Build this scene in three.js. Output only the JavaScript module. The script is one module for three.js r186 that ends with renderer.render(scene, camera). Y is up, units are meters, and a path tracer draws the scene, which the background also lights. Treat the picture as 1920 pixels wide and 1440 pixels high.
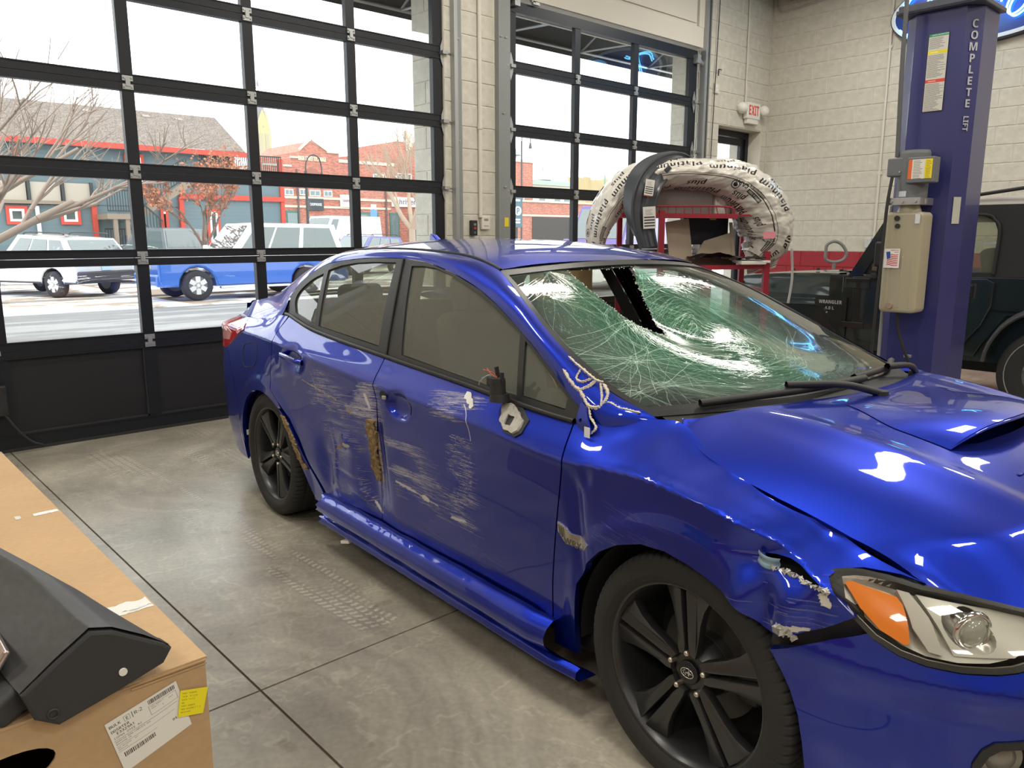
import * as THREE from 'three';
import { mergeGeometries, mergeVertices, toCreasedNormals } from 'three/addons/utils/BufferGeometryUtils.js';
import { RoundedBoxGeometry } from 'three/addons/geometries/RoundedBoxGeometry.js';
import { RectAreaLightUniformsLib } from 'three/addons/lights/RectAreaLightUniformsLib.js';
import { FontLoader } from 'three/addons/loaders/FontLoader.js';
import { TextGeometry } from 'three/addons/geometries/TextGeometry.js';

// ---------- camera, sky, exposure ----------
const scene = new THREE.Scene();
const renderer = new THREE.WebGLRenderer({ antialias: true });
renderer.toneMapping = THREE.LinearToneMapping;
renderer.toneMappingExposure = 1.5;
renderer.shadowMap.enabled = true;
renderer.shadowMap.type = THREE.PCFSoftShadowMap;
RectAreaLightUniformsLib.init();
const camera = new THREE.PerspectiveCamera(52.47, 4 / 3, 0.05, 400);
camera.position.set(0, 1.418, 0);
camera.lookAt(0.6646 * 10, 1.418 - 0.186 * 10, -0.7237 * 10);
// overcast winter sky
scene.background = new THREE.Color(2.42, 2.47, 2.52);

// ---------- ceiling fixtures (area lights): [x, z] ----------
const LAMP_Y = 4.55;
const LAMPS = [];
for (const x of [-2.8, 0.9, 4.6, 8.3]) for (const z of [-4.2, -1.2, 1.8, 4.8]) LAMPS.push([x, z]);
for (const [x, z] of LAMPS) {
  const l = new THREE.RectAreaLight(new THREE.Color(1, 0.962, 0.855), 25.5, 1.25, 0.3);
  l.position.set(x, LAMP_Y - 0.012, z);
  l.lookAt(x, 0, z);
  l.name = 'ceiling_lamp_light';
  scene.add(l);
}
// ---------- helpers ----------
let seed = 20240117;
const rnd = () => { seed = (seed * 1664525 + 1013904223) >>> 0; return seed / 4294967296; };
const rr = (a, b) => a + (b - a) * rnd();
const V = (x, y, z) => new THREE.Vector3(x, y, z);
const lerp = (a, b, t) => a + (b - a) * t;
const clamp = (x, a, b) => Math.min(b, Math.max(a, x));
const sstep = (a, b, x) => { const t = clamp((x - a) / (b - a), 0, 1); return t * t * (3 - 2 * t); };
const C = (r, g, b) => new THREE.Color().setRGB(r, g, b);
const std = (color, roughness = 0.7, o = {}) => new THREE.MeshStandardMaterial({ color: Array.isArray(color) ? C(...color) : color, roughness, side: THREE.DoubleSide, ...o });
const phys = (color, roughness = 0.5, o = {}) => new THREE.MeshPhysicalMaterial({ color: Array.isArray(color) ? C(...color) : color, roughness, side: THREE.DoubleSide, ...o });
const tex = (w, h, draw, o = {}) => {
  const c = document.createElement('canvas'); c.width = w; c.height = h;
  const g = c.getContext('2d'); draw(g, w, h);
  const t = new THREE.CanvasTexture(c);
  t.colorSpace = o.data ? THREE.NoColorSpace : THREE.SRGBColorSpace;
  t.wrapS = t.wrapT = o.clamp ? THREE.ClampToEdgeWrapping : THREE.RepeatWrapping;
  t.magFilter = THREE.LinearFilter;
  if (o.repeat) t.repeat.set(...o.repeat);
  return t;
};
// value noise, tiling at p
const nz = (() => {
  const P = new Float32Array(65536); let s = 7; for (let i = 0; i < 65536; i++) { s = (s * 1103515245 + 12345) >>> 0; P[i] = (s >>> 8) / 16777216; }
  return (x, y, p = 256) => {
    const xi = Math.floor(x), yi = Math.floor(y), fx = x - xi, fy = y - yi, m = (a) => ((a % p) + p) % p;
    const h = (a, b) => P[(m(a) + m(b) * 256) & 65535], u = fx * fx * (3 - 2 * fx), v = fy * fy * (3 - 2 * fy);
    return lerp(lerp(h(xi, yi), h(xi + 1, yi), u), lerp(h(xi, yi + 1), h(xi + 1, yi + 1), u), v);
  };
})();
const fbm = (x, y, oct = 4, p = 256) => { let a = 0, w = 0.5, t = 0; for (let i = 0; i < oct; i++) { a += w * nz(x, y, p); t += w; w *= 0.5; x *= 2; y *= 2; p *= 2; } return a / t; };
// noise texture: fn(u, v) -> [r, g, b] 0..255, u v in 0..1
const pix = (w, h, fn, o = {}) => {
  const d = new Uint8Array(w * h * 4);
  for (let j = 0; j < h; j++) for (let i = 0; i < w; i++) { const c = fn(i / w, j / h), k = (j * w + i) * 4; d[k] = c[0]; d[k + 1] = c[1]; d[k + 2] = c[2]; d[k + 3] = c[3] ?? 255; }
  const t = new THREE.DataTexture(d, w, h); t.colorSpace = o.data ? THREE.NoColorSpace : THREE.SRGBColorSpace;
  t.wrapS = t.wrapT = THREE.RepeatWrapping; t.magFilter = THREE.LinearFilter; t.needsUpdate = true;
  if (o.repeat) t.repeat.set(...o.repeat);
  return t;
};
const prep = (g) => {
  let k = g.index ? g.toNonIndexed() : g;
  if (!k.attributes.normal) k.computeVertexNormals();
  if (!k.attributes.uv) k.setAttribute('uv', new THREE.BufferAttribute(new Float32Array(k.attributes.position.count * 2), 2));
  for (const n of Object.keys(k.attributes)) if (!['position', 'normal', 'uv'].includes(n)) k.deleteAttribute(n);
  k.morphAttributes = {};
  return k;
};
const merge = (...list) => { const l = list.flat(9).filter(Boolean).map(prep); return l.length === 1 ? l[0] : mergeGeometries(l); };
const at = (g, x = 0, y = 0, z = 0, rx = 0, ry = 0, rz = 0) => { if (rx) g.rotateX(rx); if (rz) g.rotateZ(rz); if (ry) g.rotateY(ry); g.translate(x, y, z); return g; };
const box = (w, h, d, x = 0, y = 0, z = 0, rx = 0, ry = 0, rz = 0) => at(new THREE.BoxGeometry(w, h, d), x, y, z, rx, ry, rz);
const bxx = (x0, x1, y0, y1, z0, z1) => box(x1 - x0, y1 - y0, z1 - z0, (x0 + x1) / 2, (y0 + y1) / 2, (z0 + z1) / 2);
const rbox = (w, h, d, r, x = 0, y = 0, z = 0, rx = 0, ry = 0, rz = 0, s = 2) => at(new RoundedBoxGeometry(w, h, d, s, Math.min(r, w / 2.01, h / 2.01, d / 2.01)), x, y, z, rx, ry, rz);
const cylY = (r1, r2, h, x = 0, y = 0, z = 0, n = 20, rx = 0, ry = 0, rz = 0) => at(new THREE.CylinderGeometry(r1, r2, h, n), x, y, z, rx, ry, rz);
const rod = (a, b, r, n = 10, r2 = r) => {
  const A = a.isVector3 ? a : V(...a), B = b.isVector3 ? b : V(...b), d = B.clone().sub(A), L = d.length();
  const g = new THREE.CylinderGeometry(r2, r, L, n); g.translate(0, L / 2, 0);
  g.applyQuaternion(new THREE.Quaternion().setFromUnitVectors(V(0, 1, 0), d.normalize())); g.translate(A.x, A.y, A.z); return g;
};
const tube = (pts, r, seg = 40, n = 8, closed = false) => new THREE.TubeGeometry(new THREE.CatmullRomCurve3(pts.map((p) => (p.isVector3 ? p : V(...p))), closed, 'catmullrom', 0.5), seg, r, n, closed);
const bar = (a, b, w, h) => { // rectangular bar from a to b
  const A = V(...a), B = V(...b), d = B.clone().sub(A), L = d.length(), g = new THREE.BoxGeometry(w, h, L);
  const m = new THREE.Matrix4().lookAt(B, A, Math.abs(d.y) > 0.95 * L ? V(1, 0, 0) : V(0, 1, 0));
  g.applyMatrix4(m); g.translate((A.x + B.x) / 2, (A.y + B.y) / 2, (A.z + B.z) / 2); return g;
};
const shp = (pts) => { const s = new THREE.Shape(); pts.forEach((p, i) => (i ? s.lineTo(p[0], p[1]) : s.moveTo(p[0], p[1]))); s.closePath(); return s; };
const holed = (pts, ...holes) => { const s = shp(pts); for (const h of holes) { const p = new THREE.Path(); h.forEach((q, i) => (i ? p.lineTo(q[0], q[1]) : p.moveTo(q[0], q[1]))); p.closePath(); s.holes.push(p); } return s; };
const ext = (s, depth, bevel = 0, seg = 1, cs = 12) => new THREE.ExtrudeGeometry(Array.isArray(s) ? shp(s) : s, { depth, bevelEnabled: bevel > 0, bevelThickness: bevel, bevelSize: bevel, bevelOffset: -bevel, bevelSegments: seg, curveSegments: cs });
const rrect = (x0, y0, x1, y1, r, n = 5) => { const p = []; for (const [cx, cy, a] of [[x1 - r, y1 - r, 0], [x0 + r, y1 - r, 90], [x0 + r, y0 + r, 180], [x1 - r, y0 + r, 270]]) for (let i = 0; i <= n; i++) { const t = (a + 90 * i / n) * Math.PI / 180; p.push([cx + r * Math.cos(t), cy + r * Math.sin(t)]); } return p; };
const spline2 = (pts, n = 6, closed = false) => { const c = new THREE.CatmullRomCurve3(pts.map((p) => V(p[0], p[1], p[2] ?? 0)), closed, 'centripetal'); return c.getPoints(n * pts.length).map((v) => [v.x, v.y, v.z]); };
// grid surface: fn(u, v) -> [x, y, z], u v in 0..1
const surf = (fn, nu, nv, flip = false, uvf = null) => {
  const p = [], uv = [], idx = [];
  for (let j = 0; j <= nv; j++) for (let i = 0; i <= nu; i++) { const q = fn(i / nu, j / nv); p.push(q[0], q[1], q[2]); const t = uvf ? uvf(i / nu, j / nv, q) : [i / nu, j / nv]; uv.push(t[0], t[1]); }
  for (let j = 0; j < nv; j++) for (let i = 0; i < nu; i++) { const a = j * (nu + 1) + i, b = a + 1, c = a + nu + 1, d = c + 1; flip ? idx.push(a, c, b, b, c, d) : idx.push(a, b, c, b, d, c); }
  const g = new THREE.BufferGeometry();
  g.setAttribute('position', new THREE.Float32BufferAttribute(p, 3)); g.setAttribute('uv', new THREE.Float32BufferAttribute(uv, 2)); g.setIndex(idx); g.computeVertexNormals(); return g;
};
const names = {};
const numbered = (n) => { const k = names[n] = (names[n] ?? -1) + 1; return k ? n + '_' + String(k).padStart(3, '0') : n; };
const shade = (o) => { o.castShadow = o.receiveShadow = true; return o; };
function thing(name, label, category, pos = [0, 0, 0], ry = 0, group) {
  const o = new THREE.Group(); o.name = numbered(name); o.position.set(...pos); o.rotation.y = ry; o.userData = { label, category }; if (group) o.userData.group = group; scene.add(o); return o;
}
function struct(name) { const o = new THREE.Group(); o.name = name; o.userData = { kind: 'structure', label: name.replace(/_/g, ' ') }; scene.add(o); return o; }
function part(name, geo, mat, parent, label) {
  const m = shade(new THREE.Mesh(Array.isArray(geo) ? merge(geo) : geo, mat)); m.name = name; if (label) m.userData.label = label; parent.add(m); return m;
}
function stuff(name, geo, mat, parent, label) { const m = part(name, geo, mat, parent, label); m.userData.kind = 'stuff'; return m; }
const uvm = (g, f) => { const p = g.attributes.position, uv = new Float32Array(p.count * 2); for (let i = 0; i < p.count; i++) { const t = f(p.getX(i), p.getY(i), p.getZ(i)); uv[i * 2] = t[0]; uv[i * 2 + 1] = t[1]; } g.setAttribute('uv', new THREE.BufferAttribute(uv, 2)); return g; };
const font = await new FontLoader().loadAsync('fonts/droid/droid_sans_bold.typeface.json');
const text3 = (s, size, depth) => { const g = new TextGeometry(s, { font, size, depth, curveSegments: 3, bevelEnabled: false }); g.computeBoundingBox(); return g; };
// flat printed card with a canvas
const card = (w, h, t, x = 0, y = 0, z = 0, th = 0.001) => box(w, h, th, x, y, z);
// ---------- materials of the building ----------
const ZF = -5.947, XR = 10.28; // inner faces of the front and the right wall
const paintTex = pix(256, 256, (u, v) => { const a = fbm(u * 8, v * 8, 5, 8), s = 238 + 16 * (a - 0.5) * 2; return [s, s, s]; });
const cmuBump = pix(512, 512, (u, v) => { const a = fbm(u * 64, v * 64, 3, 64), b = nz(u * 24, v * 24, 24); const k = a * 190 - (b > 0.86 ? 90 : 0) + 50; return [k, k, k]; }, { data: true });
const cmuWhite = std([0.70, 0.665, 0.575], 0.62, { map: paintTex, bumpMap: cmuBump, bumpScale: 0.0014 });
const cmuCore = std([0.66, 0.625, 0.54], 0.7);
const cmuRed = std([0.40, 0.022, 0.035], 0.5, { map: paintTex, bumpMap: cmuBump, bumpScale: 0.0014 });
const cmuRedCore = std([0.34, 0.02, 0.03], 0.6);
const blackAlu = phys([0.012, 0.014, 0.019], 0.42, { metalness: 0.25 });
const blackPanel = std([0.008, 0.008, 0.010], 0.55);
const galv = std([0.42, 0.43, 0.43], 0.45, { metalness: 0.75 });
const trackGrey = std([0.27, 0.285, 0.28], 0.5, { metalness: 0.35 });
const paneGlass = phys([0.97, 0.985, 0.98], 0.0, { transmission: 1, thickness: 0, ior: 1.5 });
const cream = std([0.66, 0.63, 0.55], 0.55);
const whitePlastic = std([0.78, 0.76, 0.70], 0.45);
const blackPlastic = std([0.018, 0.018, 0.019], 0.5);
const darkRubber = std([0.022, 0.021, 0.021], 0.75);

// ---------- floor: sawn concrete slabs ----------
{
  const W = 1536;
  const floorTex = pix(W, W, (u, v) => {
    const x = u * 8 - 1, z = v * 8 - 6;
    const big = fbm(u * 6, v * 6, 4, 6), mid = fbm(u * 28 + 3, v * 22, 4, 28), fine = nz(u * 700, v * 700, 700), streak = fbm(u * 60 + 40 * big, v * 9, 3, 60);
    let k = 150 + 52 * (big - 0.5) + 44 * (mid - 0.5) + 14 * (fine - 0.5) + 26 * (streak - 0.5);
    // pale trowel swirls
    const sw = Math.abs(fbm(u * 40 + 8 * mid, v * 40, 3, 40) - 0.5); if (sw < 0.02) k += 12;
    let r = k * 1.03, g = k * 0.99, b = k * 0.9;
    // dried tyre prints running towards the door
    for (const [xc, w, lean, z0, z1, per] of [[1.42, 0.105, 0.03, -5.6, -2.3, 0.035], [2.02, 0.10, -0.02, -5.9, -2.9, 0.03], [1.86, 0.05, 0.05, -5.3, -2.6, 0.05], [0.35, 0.1, 0.04, -5.9, -4.1, 0.035]]) {
      const d = x - xc - lean * (z + 4); if (Math.abs(d) < w && z > z0 && z < z1) {
        const groove = Math.abs(((d / w * 2.5 + 20) % 1) - 0.5) < 0.14, lug = ((z / per + Math.abs(d) * 9 + 200) % 1) < 0.45, fade = fbm(x * 9, z * 3, 3, 256);
        if (!groove && lug && fade > 0.47) { const q = 26 * sstep(0.47, 0.62, fade); r += q; g += q; b += q; } else if (fade > 0.5) { r -= 6; g -= 6; b -= 6; }
      }
    }
    const spot = fbm(u * 90 + 11, v * 90, 2, 90); if (spot > 0.83) { r -= 9; g -= 10; b -= 11; }
    return [clamp(r, 0, 255), clamp(g, 0, 255), clamp(b, 0, 255)];
  });
  const floorRough = pix(512, 512, (u, v) => { const a = fbm(u * 10, v * 10, 5, 10), k = 40 + 105 * a; return [k, k, k]; }, { data: true });
  const floorMat = std(0xffffff, 1, { map: floorTex, roughnessMap: floorRough, bumpMap: cmuBump, bumpScale: 0.0007 });
  const jointMat = std([0.075, 0.055, 0.038], 0.95);
  const f = struct('floor');
  part('joint_bed', bxx(-6.4, XR, -0.2, -0.006, ZF - 0.5, 9.2), jointMat, f);
  const xs = [-6.4, -3.3, 0.935, 5.17, 9.4, XR], zs = [ZF - 0.5, -2.2, 2.0, 6.2, 9.2], g = 0.004;
  for (let i = 0; i < xs.length - 1; i++) for (let j = 0; j < zs.length - 1; j++)
    part('slab', uvm(bxx(xs[i] + g, xs[i + 1] - g, -0.19, 0, zs[j] + g, zs[j + 1] - g), (x, y, z) => [(x + 1) / 8, (z + 6) / 8]), floorMat, f);
}
// ---------- walls ----------
const blockGeo = (() => { // unit block face 1 x 1, proud 1, chamfered
  const c = 0.03, cy = 0.05, p = [], uv = [];
  const q = (a, b, cc, d) => { for (const v of [a, b, cc, a, cc, d]) { p.push(...v); uv.push(v[0], v[1] * 0.5); } };
  const o = [[0, 0, 0], [1, 0, 0], [1, 1, 0], [0, 1, 0]], i = [[c * 0.5, cy * 0.5, 1], [1 - c * 0.5, cy * 0.5, 1], [1 - c * 0.5, 1 - cy * 0.5, 1], [c * 0.5, 1 - cy * 0.5, 1]];
  q(...i); for (let k = 0; k < 4; k++) q(o[k], o[(k + 1) % 4], i[(k + 1) % 4], i[k]);
  const g = new THREE.BufferGeometry(); g.setAttribute('position', new THREE.Float32BufferAttribute(p, 3)); g.setAttribute('uv', new THREE.Float32BufferAttribute(uv, 2)); g.computeVertexNormals(); return g;
})();
const BH = 0.2032, BW = 0.4064;
function blocks(parent, u0, u1, y0, y1, cuts, redBelow, off = 0) { // local plane: x along the wall, z outwards
  for (let k = Math.floor(y0 / BH + 0.01); k * BH < y1 - 0.02; k++) {
    const ya = Math.max(k * BH, y0), yb = Math.min((k + 1) * BH, y1); if (yb - ya < 0.03) continue;
    let spans = [[u0, u1]];
    for (const [c0, c1, d0, d1] of cuts) if (yb > d0 + 0.01 && ya < d1 - 0.01) spans = spans.flatMap(([a, b]) => (c1 <= a || c0 >= b ? [[a, b]] : [[a, c0], [c1, b]].filter(([m, n]) => n - m > 0.03)));
    for (const [a, b] of spans) for (let n = Math.floor((a - off) / BW - 1); n * BW + off < b + BW; n++) {
      const s = n * BW + off + (k % 2 ? BW / 2 : 0), l = Math.max(s, a), r = Math.min(s + BW, b); if (r - l < 0.02) continue;
      const m = shade(new THREE.Mesh(blockGeo, ya < redBelow - 0.05 ? cmuRed : cmuWhite)); m.name = 'block';
      m.position.set(l + 0.0025, ya + 0.0025, 0); m.scale.set(r - l - 0.005, yb - ya - 0.005, 0.007); parent.add(m);
    }
  }
}
const D1 = { x0: 0.87, x1: 4.676, cols: [0.93, 1.879, 2.773, 3.667, 4.59], top: 3.67 }, D2 = { x0: 5.42, x1: 8.6, cols: [5.475, 6.43, 7.41, 8.52], top: 3.67 };
const CEIL = 5.3;
{
  const w = struct('wall_front'); w.position.z = ZF - 0.007;
  const piece = (x0, x1, y0, y1) => box(x1 - x0, y1 - y0, 0.48, (x0 + x1) / 2, (y0 + y1) / 2, -0.24);
  part('core', merge(piece(-6.5, 0.72, 0, CEIL), piece(0.72, 4.62, 3.72, CEIL), piece(4.62, 5.42, 0, CEIL), piece(5.42, 8.72, 3.72, CEIL), piece(8.72, 9.1, 0, CEIL), piece(9.1, 10.14, 2.84, CEIL), piece(10.14, XR + 0.3, 0, CEIL)), cmuCore, w);
  blocks(w, 4.62, 5.42, 0.6, 4.3, [], 0, 4.62);
  blocks(w, 8.72, XR, 0.6, 4.9, [[9.1, 10.14, -1, 2.84]], 1.22, 8.92);
  blocks(w, -0.3, 0.72, 0, 2.4, [], 0, 0.1);
  for (const jx of [4.62, 8.72]) { const j = new THREE.Group(); j.name = 'jamb'; j.position.set(jx, 0, 0); j.rotation.y = -Math.PI / 2; w.add(j); blocks(j, -.475, -.06, .6, 3.7, [], 0, -.475); }
  part('door_header_board', merge(bxx(5.3, 8.66, 3.70, 3.93, 0, 0.03)), cream, w);
  part('door_header_panel', merge(bxx(5.42, 8.5, 3.97, 4.9, 0, 0.02), bxx(8.53, 8.66, 3.93, 4.9, 0, 0.035)), cream, w);
  part('door_header_board', bxx(0.7, 4.75, 3.70, 3.95, 0, 0.03), cream, w);
}
{
  const w = struct('wall_right'); w.position.x = XR + 0.007; w.rotation.y = -Math.PI / 2;
  part('core', merge(box(15.4, CEIL - 1.22, 0.2, 1.5, (CEIL + 1.22) / 2, -0.1)), cmuCore, w);
  part('core', merge(box(15.4, 1.22, 0.2, 1.5, 0.61, -0.1)), cmuRedCore, w);
  blocks(w, ZF, -2.2, 0.4064, 4.88, [], 1.22, ZF + 0.02);
}
{
  const l = struct('wall_left'); part('core', bxx(-6.6, -6.4, 0, CEIL, ZF, 9.2), cmuCore, l);
  part('red_band', bxx(-6.4, -6.39, 0, 1.22, ZF, 9.2), cmuRedCore, l);
  const b = struct('wall_back'); part('core', bxx(-6.6, XR + 0.2, 0, CEIL, 9.2, 9.4), cmuCore, b);
  part('red_band', bxx(-6.4, XR, 0, 1.22, 9.19, 9.2), cmuRedCore, b);
  const c = struct('ceiling'); part('deck', bxx(-6.6, XR + 0.3, CEIL, CEIL + 0.2, ZF - 0.5, 9.4), std([0.62, 0.60, 0.55], 0.8), c);
  for (const x of [-4.6, -1, 2.7, 6.4, 9.4]) part('beam', bxx(x - 0.08, x + 0.08, CEIL - 0.35, CEIL, ZF, 9.2), std([0.45, 0.44, 0.42], 0.6), c);
}
// ---------- sectional overhead doors ----------
const ROWS = [0.02, 0.672, 1.268, 1.865, 2.461, 3.058, 3.67];
const hingeGeo = merge(box(0.07, 0.035, 0.012, 0, 0.028, 0), box(0.07, 0.035, 0.012, 0, -0.028, 0), box(0.03, 0.05, 0.016, 0, 0, 0.004), ...[-0.025, 0.025].flatMap((x) => [-0.03, 0.03].map((y) => cylY(0.006, 0.006, 0.008, x, y, 0.01, 6, Math.PI / 2))));
const endHingeGeo = merge(at(ext([[0, 0.13], [0.028, 0.05], [0.028, 0.01], [-0.028, 0.01], [-0.028, 0.05]], 0.006), 0, 0, 0), at(ext([[0, -0.13], [-0.028, -0.05], [-0.028, -0.01], [0.028, -0.01], [0.028, -0.05]], 0.006), 0, 0, 0), box(0.06, 0.03, 0.05, 0, 0, 0.02));
function overheadDoor(n, d, label) {
  const o = struct('door_' + n); o.userData.label = label; o.position.z = ZF - 0.03;
  const zc = -0.02, th = 0.05, sw = 0.082, rh = 0.052, nC = d.cols.length;
  for (let r = 0; r < 6; r++) {
    const y0 = ROWS[r] + 0.0015, y1 = ROWS[r + 1] - 0.0015, top = r === 5 ? 0.105 : rh, bot = r === 0 ? 0.09 : rh + 0.006;
    part('rail', merge(bxx(d.x0, d.x1, y0, y0 + bot, zc - th / 2, zc + th / 2), bxx(d.x0, d.x1, y0 + bot - 0.008, y0 + bot, zc + th / 2, zc + th / 2 + 0.006)), blackAlu, o);
    part('rail', merge(bxx(d.x0, d.x1, y1 - top, y1, zc - th / 2, zc + th / 2), bxx(d.x0, d.x1, y1 - top, y1 - top + 0.008, zc + th / 2, zc + th / 2 + 0.006)), blackAlu, o);
    d.cols.forEach((x, i) => {
      const a = i === 0 ? d.x0 : i === nC - 1 ? x - 0.078 : x - sw / 2, b = i === nC - 1 ? d.x1 : i === 0 ? x + 0.06 : x + sw / 2;
      part('stile', bxx(a, b, y0 + bot, y1 - top, zc - th / 2, zc + th / 2), blackAlu, o);
      if (i === nC - 1) return;
      const c = i + 1 === nC - 1 ? d.cols[i + 1] - 0.078 : d.cols[i + 1] - sw / 2;
      if (r === 0) { part('panel', bxx(b, c, y0 + bot, y1 - top, zc - 0.012, zc + 0.004), blackPanel, o);
        part('panel_bead', merge(bxx(b, c, y0 + bot, y0 + bot + 0.012, zc, zc + 0.02), bxx(c - 0.012, c, y0 + bot, y1 - top, zc, zc + 0.02)), std([0.03, 0.03, 0.034], 0.35), o); }
      else part('pane', bxx(b, c, y0 + bot, y1 - top, zc - 0.003, zc - 0.0025), paneGlass, o);
    });
    if (r > 0) d.cols.forEach((x, i) => {
      const edge = i === 0 || i === nC - 1;
      const m = part('hinge', edge ? endHingeGeo : hingeGeo, galv, o); m.position.set(i === 0 ? d.x0 + 0.04 : i === nC - 1 ? d.x1 - 0.055 : x, ROWS[r], zc + th / 2 + 0.007);
      if (edge) part('roller', merge(rod([i ? d.x1 - 0.05 : d.x0 + 0.04, ROWS[r], zc + 0.05], [i ? d.x1 + 0.035 : d.x0 - 0.035, ROWS[r], zc + 0.05], 0.008, 8), rod([i ? d.x1 + 0.02 : d.x0 - 0.02, ROWS[r], zc + 0.05], [i ? d.x1 + 0.035 : d.x0 - 0.035, ROWS[r], zc + 0.05], 0.022, 12)), galv, o);
    });
  }
  part('bottom_seal', bxx(d.x0, d.x1, 0, 0.022, zc - 0.03, zc + 0.03), darkRubber, o);
  return o;
}
const do1 = overheadDoor(1, D1, 'black framed glass overhead door facing the street with blue car before it');
const do2 = overheadDoor(2, D2, 'three column glass overhead door behind the wrapped bumper cover');
part('top_bracket', merge(box(0.07, 0.1, 0.08, 5.5, 3.66, 0.03), box(0.12, 0.05, 0.05, 5.44, 3.69, 0.05)), galv, do2);
part('top_bracket', merge(box(0.07, 0.1, 0.08, 8.55, 3.56, 0.03), rod([8.52, 3.6, 0.05], [8.66, 3.5, 0.05], 0.02)), galv, do2);
part('lift_bracket', merge(box(0.09, 0.06, 0.03, 5.78, 3.70, 0.03), box(0.05, 0.1, 0.03, 5.74, 3.74, 0.03)), galv, do2);
part('edge_operator', merge(rbox(0.09, 0.2, 0.06, 0.008, 0.9, 0.36, 0.04), box(0.07, 0.05, 0.05, 0.88, 0.47, 0.04), ...[-0.03, 0.03].flatMap((x) => [0.29, 0.43].map((y) => cylY(0.008, 0.008, 0.01, 0.9 + x, y, 0.073, 8, Math.PI / 2)))), blackPlastic, do1);
part('edge_cable', tube([[0.92, 0.27, 0.06], [0.98, 0.16, 0.07], [1.05, 0.07, 0.07], [1.12, 0.03, 0.06]], 0.009), darkRubber, do1);
// tracks and jamb angles
{
  const t1 = struct('trim_1'); t1.userData.label = 'galvanised door track beside the black overhead door';
  part('track', merge(bxx(4.695, 4.705, 0, 4.9, ZF - 0.01, ZF + 0.06), bxx(4.705, 4.735, 0, 4.9, ZF + 0.05, ZF + 0.06)), galv, t1);
  part('jamb_angle', merge(bxx(4.74, 4.815, 0, 4.9, ZF, ZF + 0.012), bxx(4.735, 4.745, 0, 4.9, ZF, ZF + 0.05)), trackGrey, t1);
  for (const y of [0.5, 1.4, 2.3, 3.2]) part('bolt', cylY(0.009, 0.009, 0.012, 4.778, y, ZF + 0.016, 8, Math.PI / 2), galv, t1);
  const t2 = struct('trim_2'); t2.userData.label = 'wide grey steel jamb between pier and three column door';
  part('jamb_angle', merge(bxx(5.245, 5.42, 0, 4.9, ZF, ZF + 0.02), bxx(5.235, 5.245, 0, 4.9, ZF, ZF + 0.06)), trackGrey, t2);
  for (const [x, y] of [[5.30, 3.3], [5.36, 3.3], [5.33, 2.6], [5.35, 1.9], [5.3, 3.75]]) part('bolt', rbox(0.03, 0.012, 0.012, 0.004, x, y, ZF + 0.026, 0, 0, 0.3), galv, t2);
  part('yellow_sticker', card(0.055, 0.09, null, 5.37, 1.56, ZF + 0.021), std([0.75, 0.6, 0.03], 0.5), t2);
  const t3 = struct('trim_3'); t3.userData.label = 'galvanised track and steel angle right of the three column door';
  part('track', merge(bxx(8.64, 8.65, 0, 4.9, ZF - 0.01, ZF + 0.07), bxx(8.65, 8.68, 0, 4.9, ZF + 0.06, ZF + 0.07)), galv, t3);
  part('jamb_angle', merge(bxx(8.68, 8.76, 0, 4.9, ZF, ZF + 0.02), bxx(8.78, 8.8, 0, 4.9, ZF, ZF + 0.03)), trackGrey, t3);
  const t4 = struct('trim_4'); t4.userData.label = 'pale metal foot guard of the door track';
  part('guard', merge(bxx(0.74, 0.85, 0, 0.27, ZF, ZF + 0.09), bxx(0.72, 0.88, 0, 0.02, ZF - 0.01, ZF + 0.12)), cream, t4);
  part('track', bxx(0.80, 0.83, 0.27, 4.8, ZF - 0.01, ZF + 0.06), galv, t4);
}
// exit door of glass beside the corner
{
  const o = struct('door_3'); o.userData.label = 'narrow dark framed glass exit door near the corner'; o.position.z = ZF - 0.24;
  part('frame', at(ext(holed([[9.1, 0.01], [10.14, 0.01], [10.14, 2.83], [9.1, 2.83]], [[9.17, 0.06], [10.07, 0.06], [10.07, 2.76], [9.17, 2.76]]), 0.1), 0, 0, -0.05), blackAlu, o);
  part('leaf', at(ext(holed([[9.18, 0.06], [10.06, 0.06], [10.06, 2.75], [9.18, 2.75]], [[9.25, 0.26], [9.98, 0.26], [9.98, 2.66], [9.25, 2.66]]), 0.045), 0, 0, -0.02), blackAlu, o);
  part('pane', bxx(9.25, 9.98, 0.26, 2.66, 0, 0.001), paneGlass, o);
  part('push_bar', merge(rod([9.25, 1.05, 0.07], [9.98, 1.05, 0.07], 0.018), box(0.03, 0.03, 0.07, 9.28, 1.05, 0.05), box(0.03, 0.03, 0.07, 9.95, 1.05, 0.05)), galv, o);
}
// ---------- ceiling lamps ----------
{
  const tubeMat = new THREE.MeshStandardMaterial({ color: 0xffffff, emissive: new THREE.Color(1, 0.95, 0.86), emissiveIntensity: 7, roughness: 0.4 });
  const lampWhite = std([0.8, 0.8, 0.78], 0.4);
  for (const [x, z] of LAMPS) {
    const t = thing('ceiling_lamp', 'white twin strip ceiling lamp hanging above the workshop floor', 'lamp', [x, LAMP_Y, z], 0, 'twin strip ceiling lamps');
    part('housing', merge(box(1.3, 0.05, 0.30, 0, 0.065, 0), box(1.3, 0.04, 0.02, 0, 0.05, -0.16, 0.5), box(1.3, 0.04, 0.02, 0, 0.05, 0.16, -0.5)), lampWhite, t);
    for (const s of [-1, 1]) part('lamp_tube', at(new THREE.BoxGeometry(1.2, 0.02, 0.085), 0, 0.02, s * 0.08), tubeMat, t);
    for (const k of [-0.45, 0.45]) part('hanger', rod([k, 0.09, 0], [k, CEIL - LAMP_Y, 0], 0.006, 6), galv, t);
  }
}
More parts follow.
